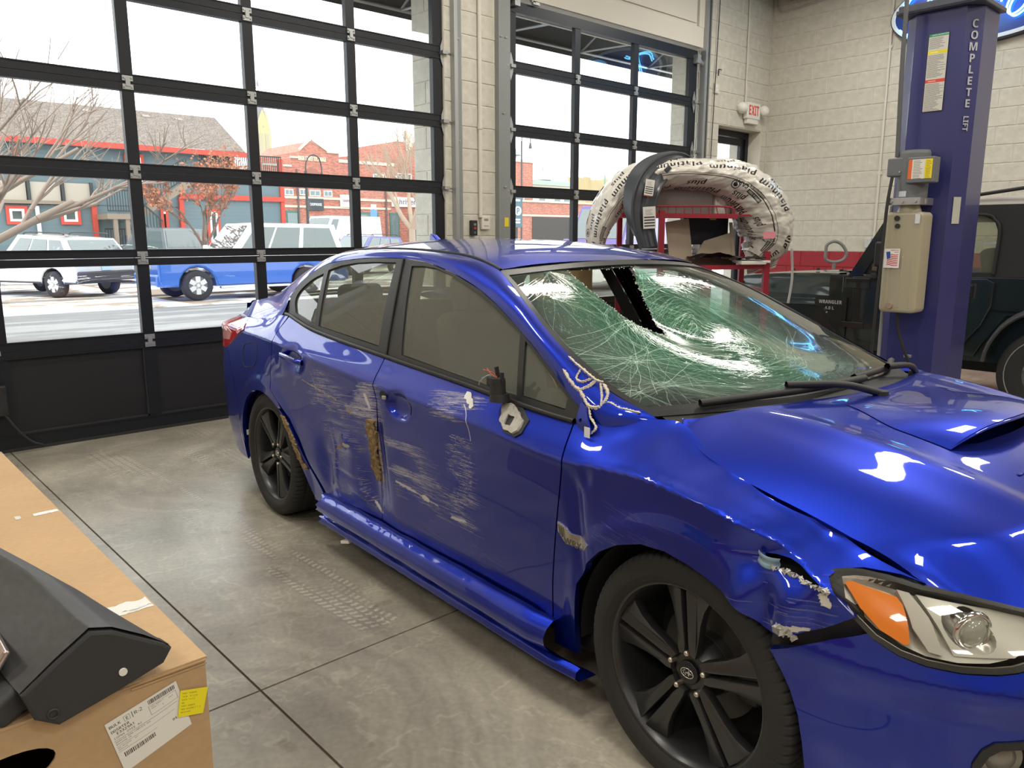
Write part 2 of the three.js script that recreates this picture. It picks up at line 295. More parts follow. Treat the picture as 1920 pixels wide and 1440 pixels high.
// ---------- blue sedan: shape functions in the car's own axes (x forward, y up, z to its right side), metres ----------
const pchip = (...pts) => {
  const xs = pts.map((p) => p[0]), ys = pts.map((p) => p[1]), n = xs.length, d = [], m = [];
  for (let i = 0; i < n - 1; i++) d.push((ys[i + 1] - ys[i]) / (xs[i + 1] - xs[i]));
  m[0] = d[0]; m[n - 1] = d[n - 2];
  for (let i = 1; i < n - 1; i++) m[i] = d[i - 1] * d[i] <= 0 ? 0 : 2 / (1 / d[i - 1] + 1 / d[i]);
  return (x) => {
    if (x <= xs[0]) return ys[0] + m[0] * (x - xs[0]);
    if (x >= xs[n - 1]) return ys[n - 1] + m[n - 1] * (x - xs[n - 1]);
    let i = 0; while (x > xs[i + 1]) i++;
    const h = xs[i + 1] - xs[i], t = (x - xs[i]) / h, t2 = t * t, t3 = t2 * t;
    return ys[i] * (2 * t3 - 3 * t2 + 1) + h * m[i] * (t3 - 2 * t2 + t) + ys[i + 1] * (3 * t2 - 2 * t3) + h * m[i + 1] * (t3 - t2);
  };
};
const yB = pchip([-2.35, .965], [-2.05, .972], [-1.75, .985], [-1.45, 1.005], [-1.25, 1.035], [-1.06, 1.013], [-.85, .988], [-.24, .95], [.34, .916], [.62, .896], [.86, .886], [.98, .908], [1.14, .928], [1.3, .872], [1.48, .82], [1.66, .768], [1.84, .722], [2.0, .69]);
const zB = pchip([-2.35, .72], [-1.75, .775], [-1.45, .79], [-1.25, .79], [-.85, .805], [-.24, .812], [.34, .812], [.86, .808], [.98, .762], [1.14, .69], [1.3, .735], [1.48, .765], [1.66, .755], [1.84, .735], [2.0, .68]);
const yC = pchip([-2.35, .91], [-1.9, .928], [-1.4, .918], [-.9, .888], [-.2, .85], [.46, .818], [.9, .79], [1.06, .803], [1.2, .812], [1.38, .798], [1.5, .768], [1.7, .685], [1.9, .63]);
const zC = pchip([-2.35, .85], [-1.4, .872], [-.9, .884], [.46, .887], [.9, .885], [1.06, .881], [1.2, .887], [1.38, .89], [1.5, .885], [1.7, .865], [1.9, .80]);
const zM = pchip([-2.35, .87], [-1.75, .88], [-1.325, .897], [-.95, .883], [-.2, .876], [.5, .876], [.9, .877], [1.1, .889], [1.325, .8975], [1.55, .888], [1.7, .866], [1.9, .81]);
const zL = pchip([-2.35, .86], [-1.75, .875], [-1.325, .892], [-.9, .868], [-.2, .857], [.5, .857], [.88, .862], [1.1, .88], [1.325, .893], [1.6, .877], [1.9, .80]);
const zS = pchip([-2.35, .82], [-1.325, .865], [-.9, .83], [.5, .828], [.9, .835], [1.325, .87], [1.9, .78]);
const rearTaper = (x) => (x > -1.55 ? 1 : Math.pow(Math.max(0.001, 1 - Math.pow((-1.55 - x) / 0.83, 4)), 0.25));
let sX = NaN, sF = null;
const S0 = (x, y) => {
  if (x !== sX) {
    sX = x;
    const c = yC(x), b = Math.max(yB(x), c + 0.035), zc = zC(x), zb = zB(x), u = 0.018 / (b - c), yM = Math.min(0.62, c - 0.06);
    sF = pchip([0.08, zS(x) - 0.03], [0.25, zS(x)], [0.42, zL(x)], [yM, zM(x)], [c - 0.02, lerp(zc, zM(x), 0.02 / (c - yM)) - 0.001], [c, zc], [c + 0.018, lerp(zc, zb, u) + 0.004], [b, zb], [b + 0.3, zb - 0.2]);
  }
  return sF(y) * rearTaper(x);
};
const cup = (x, y, x0, y0, rx, ry, a) => { const d = ((x - x0) / rx) ** 2 + ((y - y0) / ry) ** 2; return d > 4 ? 0 : a * Math.exp(-d * d * d * 1.2); };
const bump2 = (x, y, x0, y0, rx, ry, a) => { const d = ((x - x0) / rx) ** 2 + ((y - y0) / ry) ** 2; return d > 9 ? 0 : a * Math.exp(-d); };
// crash damage of the right side
const dent = (x, y) => {
  let d = 0;
  if (x < 0.3 && x > -1.2) {
    d += bump2(x, y, -.30, .45, .10, .14, -.022) + bump2(x, y, -.62, .50, .13, .10, -.014) + bump2(x, y, -.18, .60, .03, .16, -.012) + bump2(x, y, -.47, .56, .05, .03, .010) + bump2(x, y, -.72, .40, .05, .09, -.016) + bump2(x, y, -.40, .34, .07, .03, .007);
    d *= 1.5; d += bump2(x, y, -.52, .62, .16, .015, -.005) + bump2(x, y, -.62, .44, .012, .10, .006) + bump2(x, y, -.55, .40, .09, .012, -.006) + bump2(x, y, 0.05, .52, .10, .12, -.006);
  }
  if (x > 1.25) {
    // pushed-in flank with a ridge towards the lamp
    d += bump2(x, y, 1.60, .745, .075, .050, -.045) + bump2(x, y, 1.515, .70, .045, .06, -.018) + bump2(x, y, 1.63, .63, .05, .05, .016) + bump2(x, y, 1.56, .60, .03, .06, -.02) + bump2(x, y, 1.50, .60, .028, .05, .012) + bump2(x, y, 1.665, .60, .025, .06, -.014);
    d += bump2(x, y, 1.36, .845, .05, .02, .006) + bump2(x, y, 1.42, .835, .03, .02, -.006);
  }
  if (x > .85 && x < 1.2) d += bump2(x, y, 1.0, .87, .05, .035, -.008) + bump2(x, y, .985, .765, .02, .03, -.006);
  return d;
};
// hollow in the fender behind the front wheel and pressed line over the arch
const press = (x, y) => {
  let d = 0;
  if (x > .8 && x < 1.2) d -= 0.014 * Math.exp(-(((x - (0.955 - (y - .6) * .12)) / 0.028) ** 2)) * sstep(.3, .45, y) * (1 - sstep(.70, .79, y));
  // wheel arch lips
  for (const [cx, r] of [[-1.335, .365], [1.31, .375]]) { const q = Math.hypot(x - cx, (y - .318) * 1.02); if (q < r + .07 && y > .2) d += 0.007 * sstep(r + .07, r + .015, q); }
  // door handle cups
  d += bump2(x, y, -.965, .853, .072, .042, -.026) + cup(x, y, -.012, .797, .082, .050, -.026);
  return d;
};
const S = (x, y) => S0(x, y) + dent(x, y) + press(x, y);
const SL = (x, y) => S0(x, y) + press(x, y); // undamaged other side
const SG = (x, y) => { const b = yB(Math.min(x, .86)), t = y - Math.min(b, 1.0), z0 = pchipGz(x); return z0 - 0.40 * t - 0.26 * t * t; };
const pchipGz = pchip([-1.7, .755], [-1.3, .785], [-.85, .80], [-.24, .806], [.4, .806], [.86, .80], [1.0, .79]);
// windscreen: a = metres across (-.72 .. .72 scaled to the edge), b = 0 at the cowl .. 1 at the roof
const wE = { x: pchip([0, 1.05], [.2, .90], [.4, .72], [.55, .585], [.7, .455], [.85, .325], [1, .19]), y: pchip([0, .928], [.2, .983], [.4, 1.062], [.55, 1.125], [.7, 1.19], [.85, 1.245], [1, 1.293]), z: pchip([0, .695], [.2, .715], [.4, .705], [.55, .68], [.7, .645], [.85, .60], [1, .552]) };
const wSag = (a, b) => -(0.055 * Math.exp(-(((a + .12) / .30) ** 2) - (((b - .50) / .30) ** 2)) + 0.05 * Math.exp(-(((a - .22) / .16) ** 2) - (((b - .62) / .25) ** 2))) + .006 * Math.sin(a * 9 + b * 7) * Math.exp(-(((a - .1) / .4) ** 2) - (((b - .5) / .35) ** 2));
const Wd0 = (a, b) => { const u = a / .72, k = 1 - u * u; return [wE.x(b) + lerp(.27, .06, b) * k, wE.y(b) + .03 * k, wE.z(b) * u]; };
const Wd = (a, b) => { const p = Wd0(a, b), s = wSag(a, b) * sstep(.72, .6, Math.abs(a)) * sstep(0, .1, b) * sstep(1, .93, b); return [p[0] + s * .42, p[1] + s * .9, p[2]]; };
// nose: t = 0 side .. 1 centre line, y = height
const nA = pchip([.15, .70], [.25, .745], [.36, .765], [.46, .772], [.50, .786], [.54, .797], [.575, .778], [.64, .715], [.68, .655], [.72, .575], [.78, .45]);
const nB = pchip([.15, .82], [.25, .862], [.36, .876], [.46, .878], [.50, .885], [.54, .894], [.58, .885], [.64, .872], [.68, .860], [.72, .845], [.78, .80]);
const Nn = (t, y) => { const th = clamp(t, -.2, 1) * Math.PI / 2, c = Math.cos(th), s = Math.sin(th), n = 2.6; return [1.45 + nA(y) * Math.sign(s) * Math.pow(Math.abs(s), 2 / n), y, nB(y) * Math.pow(Math.max(c, 1e-6), 2 / n)]; };
// parametric panel: polygon (with holes) in a 2-D domain, lifted by P(a, b), with an inward flange along its edges
function panel(poly, P, o = {}) {
  const c = o.c ?? 0.03, fl = o.flange ?? 0.018, sgn = o.flip ? -1 : 1, us = o.uv ?? ((a, b) => [a, b]);
  const ring = (r) => { const q = r.map(([a, b]) => new THREE.Vector2(a, b)); return q; };
  const outer = ring(poly), holes = (o.holes ?? []).map(ring);
  if (THREE.ShapeUtils.isClockWise(outer)) outer.reverse();
  holes.forEach((h) => { if (!THREE.ShapeUtils.isClockWise(h)) h.reverse(); });
  const all = [...outer, ...holes.flat()];
  const faces = THREE.ShapeUtils.triangulateShape(outer, holes);
  const pos = [], nor = [], uv = [], e = 0.0015;
  const N = (a, b) => {
    const p0 = P(a - e, b), p1 = P(a + e, b), q0 = P(a, b - e), q1 = P(a, b + e);
    const ax = p1[0] - p0[0], ay = p1[1] - p0[1], az = p1[2] - p0[2], bx = q1[0] - q0[0], by = q1[1] - q0[1], bz = q1[2] - q0[2];
    const n = [ay * bz - az * by, az * bx - ax * bz, ax * by - ay * bx], L = Math.hypot(...n) || 1; return n.map((v) => sgn * v / L);
  };
  const memo = new Map();
  const vert = (p) => { const k = p.x.toFixed(4) + ',' + p.y.toFixed(4); let v = memo.get(k); if (!v) { const n = N(p.x, p.y), q = P(p.x, p.y), f = o.off ?? 0; v = [q.map((t, i) => t + n[i] * f), n, us(p.x, p.y, q)]; memo.set(k, v); } return v; };
  const put = (...vs) => { for (const v of sgn > 0 ? vs : [vs[0], vs[2], vs[1]]) { pos.push(...v[0]); nor.push(...v[1]); uv.push(...v[2]); } };
  const st = faces.map((f) => f.map((i) => all[i]));
  let guard = 0;
  while (st.length && guard++ < 400000) {
    const [A, B, D] = st.pop(), l = [A.distanceTo(B), B.distanceTo(D), D.distanceTo(A)], m = Math.max(...l);
    if (m <= c) { put(vert(A), vert(B), vert(D)); continue; }
    const mid = (p, q) => new THREE.Vector2((p.x + q.x) / 2, (p.y + q.y) / 2);
    if (m === l[0]) { const M = mid(A, B); st.push([A, M, D], [M, B, D]); } else if (m === l[1]) { const M = mid(B, D); st.push([B, M, A], [M, D, A]); } else { const M = mid(D, A); st.push([D, M, B], [M, A, B]); }
  }
  if (fl) for (const r of [outer, ...holes]) for (let i = 0; i < r.length; i++) {
    const A = r[i], B = r[(i + 1) % r.length], n = Math.max(1, Math.ceil(A.distanceTo(B) / c));
    for (let k = 0; k < n; k++) {
      const a = vert(A.clone().lerp(B, k / n)), b = vert(A.clone().lerp(B, (k + 1) / n)), dn = (v) => v[0].map((t, j) => t - v[1][j] * fl);
      const a2 = dn(a), b2 = dn(b), ex = [0, 1, 2].map((j) => b[0][j] - a[0][j]), w = a[1], s = [ex[1] * w[2] - ex[2] * w[1], ex[2] * w[0] - ex[0] * w[2], ex[0] * w[1] - ex[1] * w[0]], L = Math.hypot(...s) || 1, sn = s.map((v) => sgn * v / L);
      const q = (p, t) => [p, sn, t];
      put(q(a[0], a[2]), q(a2, a[2]), q(b[0], b[2])); put(q(b[0], b[2]), q(a2, a[2]), q(b2, b[2]));
    }
  }
  const g = new THREE.BufferGeometry();
  g.setAttribute('position', new THREE.Float32BufferAttribute(pos, 3)); g.setAttribute('normal', new THREE.Float32BufferAttribute(nor, 3)); g.setAttribute('uv', new THREE.Float32BufferAttribute(uv, 2));
  return g;
}
const sideP = (F, off = 0) => (x, y) => [x, y, F(x, y) + off], sideM = (F, off = 0) => (x, y) => [x, y, -F(x, y) - off];
// ---------- materials ----------
const paintBase = { metalness: 0.86, clearcoat: 1, clearcoatRoughness: 0.025 };
const BLUE = [0.003, 0.024, 0.385];
const carPaint = phys(BLUE, 0.40, paintBase);
// scratched side: uv = metres (x + 2.4) / 4.8, y / 1.2
const sideUV = (x, y) => [(x + 1.3) / 3.2, y / 1.2];
const markTex = tex(2048, 1024, (g, W, H) => {
  const X = (x) => (x + 1.3) / 3.2 * W, Y = (y) => H - y / 1.2 * H;
  g.clearRect(0, 0, W, H); g.lineCap = 'round';
  const streaks = (x0, x1, y0, y1, n, len, tilt, a0, a1, wmax = 1.5, col = '190,188,205', thr = 0.45) => {
    for (let i = 0; i < n; i++) {
      const x = rr(x0, x1), y = rr(y0, y1), l = len * rr(0.15, 1) ** 1.6; if (fbm(x * 7 + 30, y * 12, 3) < thr) continue;
      g.strokeStyle = `rgba(${col},${rr(a0, a1).toFixed(3)})`; g.lineWidth = rr(0.35, wmax * .8);
      g.beginPath(); g.moveTo(X(x), Y(y)); g.quadraticCurveTo(X(x + l / 2), Y(y + tilt * l / 2 + rr(-.0006, .0006)), X(x + l), Y(y + tilt * l)); g.stroke();
    }
  };
  const patch = (pts, col) => { g.fillStyle = col; g.beginPath(); pts.forEach(([x, y], i) => (i ? g.lineTo(X(x), Y(y)) : g.moveTo(X(x), Y(y)))); g.closePath(); g.fill(); };
  const rag = (x0, y0, x1, y1, w, col, n = 26) => { for (let i = 0; i < n; i++) { const t = i / n, x = lerp(x0, x1, t), y = lerp(y0, y1, t), k = w * (0.4 + 0.8 * fbm(t * 9, w * 50, 2)); patch([[x - k, y - k * .5 + rr(-.4, .4) * k], [x + k * rr(.5, 1.1), y - k * rr(0, .6)], [x + k, y + k * .5], [x - k * rr(.4, 1), y + k * rr(.2, .9)]], col); } };
  // rear door
  streaks(-.86, -.24, .66, .84, 1300, .16, .09, .12, .55);
  streaks(-.46, -.22, .70, .85, 700, .11, .08, .25, .8);
  streaks(-.70, -.22, .40, .66, 900, .10, .12, .1, .5);
  streaks(-.42, -.24, .30, .52, 420, .07, .35, .2, .7);
  streaks(-.80, -.5, .36, .5, 160, .12, -.4, .1, .4);
  rag(-.86, .775, -.52, .735, .009, 'rgba(170,160,140,.75)'); rag(-.27, .80, -.235, .75, .012, 'rgba(200,198,205,.8)');
  rag(-.60, .50, -.50, .545, .010, 'rgba(150,115,70,.75)'); rag(-.50, .545, -.44, .55, .016, 'rgba(190,185,185,.6)');
  rag(-.30, .33, -.25, .30, .014, 'rgba(200,196,200,.75)'); rag(-.43, .71, -.40, .70, .012, 'rgba(150,130,110,.7)');
  rag(-1.12, .60, -.93, .42, .012, 'rgba(165,155,140,.75)', 34);
  // front door
  streaks(-.17, .12, .52, .66, 800, .15, .05, .12, .6);
  streaks(.29, .44, .44, .76, 820, .06, .03, .12, .62, 1.5, '190,190,210', 0.42);
  streaks(.16, .42, .80, .89, 420, .11, .10, .15, .6);
  streaks(-.1, .42, .42, .56, 800, .10, .02, .12, .5);
  rag(-.07, .485, .06, .475, .011, 'rgba(190,188,200,.8)'); rag(.06, .475, .22, .465, .008, 'rgba(185,182,195,.7)'); rag(.12, .475, .15, .467, .016, 'rgba(200,195,190,.8)');
  rag(.30, .445, .385, .455, .011, 'rgba(190,190,205,.7)');
  streaks(-.2, .5, .27, .42, 60, .14, -.02, .15, .5, 1.2);
  g.strokeStyle = 'rgba(215,214,225,.9)'; g.lineWidth = 2; g.beginPath(); g.moveTo(X(.375), Y(.865)); g.quadraticCurveTo(X(.44), Y(.84), X(.45), Y(.76)); g.stroke();
  // chips and cracked edges
  rag(-.205, .70, -.205, .44, .010, 'rgba(175,160,135,.6)', 40);
  g.strokeStyle = 'rgba(190,190,210,.7)'; g.lineWidth = 1.2; g.beginPath(); g.moveTo(X(-.78), Y(.83)); g.quadraticCurveTo(X(-.72), Y(.77), X(-.70), Y(.70)); g.stroke();
  // fender, quarter: fine dirt and scuffs
  streaks(1.40, 1.72, .56, .72, 130, .10, .1, .1, .5, 1.2); streaks(1.0, 1.3, .60, .72, 60, .12, -.1, .08, .3, 1);
  rag(1.60, .575, 1.66, .59, .014, 'rgba(200,195,185,.9)', 12); rag(1.685, .675, 1.70, .655, .012, 'rgba(205,200,190,.85)', 8);
  streaks(-1.75, -1.4, .76, .93, 260, .09, -.35, .06, .25, 1.6);
  for (let i = 0; i < 9000; i++) { const x = rr(-1.2, 1.0), y = .22 + .5 * rnd() ** 1.5; if (fbm(x * 4, y * 4, 3) < .45) continue; g.fillStyle = `rgba(170,170,190,${rr(.03, .22).toFixed(3)})`; g.fillRect(X(x), Y(y), rr(.5, 1.6), rr(.5, 1.6)); }
}, { clamp: true });
const scratchMark = phys(0xffffff, 0.62, { map: markTex, transparent: true });
const blackTrim = phys([0.014, 0.014, 0.015], 0.38);
const sideGlass = phys([0.62, 0.64, 0.55], 0.0, { transmission: 0.88, thickness: 0, ior: 1.52 });
const bareMetal = std([0.50, 0.49, 0.46], 0.42, { metalness: 0.5 });
const filler = std([0.62, 0.55, 0.45], 0.8);
const chrome = phys([0.8, 0.8, 0.8], 0.08, { metalness: 1 });
const CAR = thing('sedan_car', 'crashed blue four door sedan with smashed windscreen standing in the workshop', 'car', [2.4866, 0, -2.3078], -(Math.PI / 2 + 0.0653));
const J = (o) => { o.geometry.computeBoundingBox(); return o; };

// ---------- outlines of the side panels ----------
const dense = (f, a, b, n) => Array.from({ length: n + 1 }, (_, i) => { const x = lerp(a, b, i / n); return [x, f(x)]; });
const G = 0.0028;
const gapLine = [[-.222, .945], [-.207, .899], [-.182, .789], [-.207, .621], [-.245, .397], [-.262, .24]];
const fdFront = [[.860, .883], [.872, .847], [.892, .794], [.891, .772], [.878, .682], [.855, .54], [.805, .24]];
const rdRear = [[-1.198, 1.018], [-1.213, .972], [-1.212, .925], [-1.222, .844], [-1.232, .763], [-1.215, .68], [-1.13, .63], [-1.02, .565], [-.945, .476], [-.885, .365], [-.80, .264], [-.785, .24]];
const sh = (l, d) => l.map(([x, y]) => [x + d, y]);
const frontDoor = [...dense((x) => yB(x) - .002, -.215, .855, 24), ...sh(fdFront, -G), ...sh(gapLine, G).reverse()];
const rearDoor = [...dense((x) => yB(x) - .002, -1.19, -.228, 24), ...sh(gapLine, -G), ...sh(rdRear, G).reverse()];
const rArch = []; for (let a = 182; a >= 12; a -= 5) { const t = a * Math.PI / 180, r = .352; rArch.push([-1.335 + r * 1.01 * Math.cos(t), .315 + r * .96 * Math.sin(t)]); }
const quarter = [...dense((x) => yB(x) - .001, -2.1, -1.205, 22), ...sh(rdRear.slice(1, 7), -G), [-1.10, .60], ...rArch.slice().reverse().filter(([x]) => x < -1.13), [-1.70, .34], [-1.72, .44], [-1.80, .66], [-1.90, .80], [-2.06, .84]];
const rearBumperSide = [[-1.704, .34], [-1.724, .44], [-1.804, .66], [-1.904, .796], [-2.06, .836], [-2.24, .84], [-2.30, .6], [-2.30, .3], [-2.22, .2], [-1.72, .2]];
const sillBehind = [[-1.13, .60], [-1.04, .545], [-.965, .46], [-.90, .35], [-.82, .24], [-.79, .18], [-.93, .17], ...rArch.slice().reverse().filter(([x]) => x > -1.12)];
const fArch = [[.923, .309], [.946, .436], [.994, .515], [1.057, .576], [1.126, .618], [1.21, .648], [1.29, .655], [1.364, .645], [1.416, .631], [1.465, .611], [1.513, .583], [1.563, .56]];
const fenderLow = [[1.563, .56], [1.60, .557], [1.628, .568], [1.676, .594], [1.71, .618], [1.752, .650]];
const tear = [[1.536, .720], [1.56, .7235], [1.592, .7225], [1.622, .716], [1.648, .7065], [1.678, .694], [1.664, .690], [1.643, .6935], [1.622, .6975], [1.600, .7005], [1.570, .6985], [1.548, .7015]];
const fender = [...dense((x) => yB(x) - .002, .868, 1.835, 44), [1.79, .728], [1.724, .729], [1.688, .722], [1.680, .709], [1.713, .682], [1.748, .652], ...fenderLow.slice().reverse(), ...fArch.slice(0, -1).reverse(), [.905, .18], [.80, .17], [.808, .24], ...sh(fdFront.slice(0, -1), G).reverse()];
const dp = carPaint;
const side = (name, poly, o = {}) => part(name, panel(poly, sideP(S), { c: 0.013, uv: sideUV, ...o }), dp, CAR, o.label);
side('front_door', frontDoor, { label: 'scratched blue front door' }); side('rear_door', rearDoor, { label: 'dented and scratched blue rear door' });
side('quarter_panel', quarter); side('rear_bumper', rearBumperSide); side('sill_panel', sillBehind);
side('front_fender', fender, { c: 0.012, holes: [tear], label: 'buckled front fender with a torn hole before the headlamp' });
part('scratch_marks', merge(panel(frontDoor, sideP(S), { c: 0.013, uv: sideUV, off: 0.0008, flange: 0 }), panel(rearDoor, sideP(S), { c: 0.013, uv: sideUV, off: 0.0008, flange: 0 })), scratchMark, CAR, 'white and brown scratches across the doors').userData.kind = 'stuff';
part('scuff_marks', merge(panel(fender, sideP(S), { c: 0.012, uv: sideUV, off: 0.0008, flange: 0, holes: [tear] }), panel(quarter, sideP(S), { c: 0.013, uv: sideUV, off: 0.0008, flange: 0 })), scratchMark, CAR).userData.kind = 'stuff';
// other side, undamaged
for (const [n, p] of [['front_door', frontDoor], ['rear_door', rearDoor], ['quarter_panel', quarter], ['rear_bumper', rearBumperSide], ['sill_panel', sillBehind], ['front_fender', fender]]) part(n, panel(p, sideM(SL), { c: 0.05, flip: true }), dp, CAR);
// ---------- A pillar, roof rail, C pillar, deck edge: strip between the window line and the glass or roof ----------
const railD = [[.935, .878, .79], [.925, .905, .786], [.85, .935, .785], [.693, 1.015, .75], [.582, 1.072, .728], [.464, 1.128, .704], [.335, 1.184, .68], [.204, 1.231, .659], [.005, 1.282, .636], [-.201, 1.317, .623], [-.374, 1.328, .622], [-.624, 1.327, .628], [-.836, 1.313, .642], [-1.025, 1.289, .659], [-1.226, 1.201, .698], [-1.295, 1.13, .729], [-1.28, 1.036, .789], [-1.5, 1.0, .79], [-1.8, .983, .765], [-2.1, .972, .69]];
const railI = [[1.10, .898, .69], [1.07, .925, .70], [.93, .975, .725], [.74, 1.058, .712], [.61, 1.118, .688], [.47, 1.186, .650], [.33, 1.244, .605], [.19, 1.295, .555], [.0, 1.337, .54], [-.2, 1.354, .535], [-.4, 1.361, .53], [-.65, 1.363, .53], [-.9, 1.356, .53], [-1.15, 1.326, .535], [-1.42, 1.25, .55], [-1.62, 1.172, .575], [-1.82, 1.092, .605], [-2.0, 1.058, .615], [-2.12, 1.045, .61], [-2.24, 1.02, .58]];
const cvD = new THREE.CatmullRomCurve3(railD.map((p) => V(...p)), false, 'centripetal'), cvI = new THREE.CatmullRomCurve3(railI.map((p) => V(...p)), false, 'centripetal');
const railPt = (s, t, m = 1) => { const a = cvD.getPoint(s), b = cvI.getPoint(s), k = 4 * t * (1 - t), q = s > .8 ? sstep(1, .8, s) : 1; return [lerp(a.x, b.x, t), lerp(a.y, b.y, t) + k * .011 * q, m * (lerp(a.z, b.z, t) + k * .014 * q)]; };
part('roof_rail', surf((u, v) => railPt(u, v), 150, 10, true), dp, CAR); part('roof_rail', surf((u, v) => railPt(u, v, -1), 80, 6), dp, CAR);
// ---------- roof ----------
const edgeAt = (x) => { let a = 0, b = 1; const inv = (s) => cvI.getPoint(s).x; for (let i = 0; i < 40; i++) { const m = (a + b) / 2; inv(m) > x ? (a = m) : (b = m); } return cvI.getPoint(a); };
const roofC = pchip([-1.25, 1.375], [-1.0, 1.398], [-.65, 1.41], [-.3, 1.404], [0, 1.380], [.15, 1.352], [.26, 1.324]);
const roofPt = (u, v) => { const w = u * 2 - 1, x0 = lerp(-1.18, .19, v), xe = x0 + (v > .8 ? .065 * (1 - w * w) * sstep(.8, 1, v) : 0) - (v < .2 ? .06 * (1 - w * w) * sstep(.2, 0, v) : 0), e = edgeAt(clamp(x0, -1.2, .19)); return [xe, e.y + .004 + (roofC(xe) - e.y - .004) * (1 - Math.pow(Math.abs(w), 2.2)), e.z * .985 * w]; };
part('roof', surf(roofPt, 40, 50), dp, CAR);
const ditch = []; for (let i = 0; i <= 24; i++) { const p = cvI.getPoint(lerp(.369, .677, i / 24)); ditch.push([p.x, p.y + .002, p.z * .992]); }
part('roof_moulding', merge(tube(ditch, .006, 60, 6), tube(ditch.map(([x, y, z]) => [x, y, -z]), .006, 60, 6)), blackTrim, CAR);
part('antenna_fin', at(ext([[0, 0], [.13, 0], [.035, .055], [.012, .06]], .018, .006, 2), -1.13, 1.372, -.012), dp, CAR);
// ---------- rear window and deck ----------
const rearWin = (u, v) => { const w = u * 2 - 1, s = lerp(.683, .844, v), e = cvI.getPoint(s); return [e.x - .07 * (1 - w * w), e.y + .035 * (1 - w * w), e.z * .98 * w]; };
part('rear_window', surf((u, v) => rearWin(u, v), 20, 12, true), sideGlass, CAR);
part('boot_lid', merge(surf((u, v) => { const w = u * 2 - 1, e = cvI.getPoint(lerp(.844, 1, v)); return [e.x - .04 * (1 - w * w) - .03 * v, e.y + .02 * (1 - w * w), e.z * w]; }, 16, 12, true), surf((u, v) => { const w = u * 2 - 1; return [-2.27 - .05 * (1 - w * w) - .02 * Math.sin(v * 3), lerp(1.02, .78, v), .60 * w]; }, 12, 8, true)), dp, CAR);
part('rear_bumper', surf((u, v) => { const w = u * 2 - 1; return [-2.30 - .07 * (1 - w * w), lerp(.86, .22, v), lerp(.62, .68, v) * w]; }, 14, 8, true), dp, CAR);
// ---------- side window frames and glass ----------
const dloTop = [[-1.291, 1.128], [-1.24, 1.195], [-1.15, 1.245], [-1.025, 1.287], [-.836, 1.311], [-.624, 1.325], [-.374, 1.327], [-.201, 1.316], [.005, 1.281], [.204, 1.230], [.335, 1.183], [.464, 1.127], [.582, 1.071], [.693, 1.014], [.825, .943], [.868, .917]];
const bx = -.205;
const rearDLO = [[-1.285, 1.045], ...dloTop.slice(0, 6), [-.375, 1.327], [-.222, yB(-.222)], ...dense(yB, -.35, -1.19, 10), [-1.25, 1.03]];
const frontDLO = [[-.368, 1.3265], ...dloTop.slice(7), [.862, .886], ...dense(yB, .84, bx, 12), [-.215, .95]];
const qGlass = spline2([[-1.16, 1.052], [-1.222, 1.11], [-1.215, 1.145], [-1.12, 1.21], [-1.012, 1.246]], 3).map((p) => [p[0], p[1]]).concat([[-.905, 1.018]]);
const rGlass = [[-.868, 1.014], [-.978, 1.262], [-.873, 1.286], [-.753, 1.301], [-.6, 1.309], [-.421, 1.311], [-.305, .982]];
const fGlass = [[-.125, .968], [-.294, 1.30], [-.21, 1.302], [-.122, 1.296], [-.02, 1.277], [.086, 1.25], [.217, 1.213], [.343, 1.17], [.500, 1.106], [.582, .918]];
const fqGlass = [[.536, 1.085], [.697, 1.008], [.772, .972], [.80, .945], [.802, .912], [.605, .923]];
for (const m of [1, -1]) {
  const PF = (off) => (m > 0 ? sideP(SG, off) : sideM(SG, off)), f = m < 0, cc = m > 0 ? .03 : .06;
  part('window_frame', panel(rearDLO, PF(0), { c: cc, flip: f, holes: [qGlass, rGlass] }), blackTrim, CAR);
  part('window_frame', panel(frontDLO, PF(0), { c: cc, flip: f, holes: m > 0 ? [fGlass, fqGlass] : [fGlass, fqGlass] }), blackTrim, CAR);
  for (const g of m > 0 ? [qGlass, rGlass, fGlass, fqGlass] : [qGlass, rGlass, fqGlass]) part('side_window', panel(g, PF(-.008), { c: .06, flip: f, flange: 0 }), sideGlass, CAR);
  part('belt_moulding', tube(dense(yB, -1.26, .86, 30).map(([x, y]) => [x, y + .004, m * (SG(x, y + .004) + .008)]), .0095, 60, 8), blackTrim, CAR);
}
part('door_frame_edge', tube([[-.225, .955, SG(-.225, .955) + .004], [-.29, 1.14, SG(-.29, 1.14) + .004], [-.372, 1.325, SG(-.372, 1.325) + .004]], .004, 20, 6), darkRubber, CAR);
// ---------- bonnet ----------
const hoodE = [[1.05, .936, .64], [1.146, .931, .684], [1.178, .908, .713], [1.233, .884, .740], [1.277, .868, .755], [1.338, .850, .764], [1.399, .834, .768], [1.5, .811, .764], [1.59, .789, .756], [1.677, .764, .750], [1.756, .744, .739], [1.842, .721, .732], [1.95, .69, .71], [2.12, .63, .68]];
const hz = pchip(...hoodE.map((e) => [e[0], e[2]])), hyE = pchip(...hoodE.map((e) => [e[0], e[1]]));
const hyC = pchip([1.0, .985], [1.15, .974], [1.3, .963], [1.45, .947], [1.6, .924], [1.75, .893], [1.9, .848], [2.0, .808], [2.12, .74]);
const hf = pchip([0, 0], [.35, .04], [.6, .16], [.74, .30], [.82, .45], [1, 1], [1.2, 1.9]);
const hxF = pchip([0, 2.11], [.06, 2.108], [.22, 2.10], [.40, 2.075], [.54, 2.03], [.612, 1.978], [.652, 1.93], [.69, 1.884], [.73, 1.842], [.8, 1.77]);
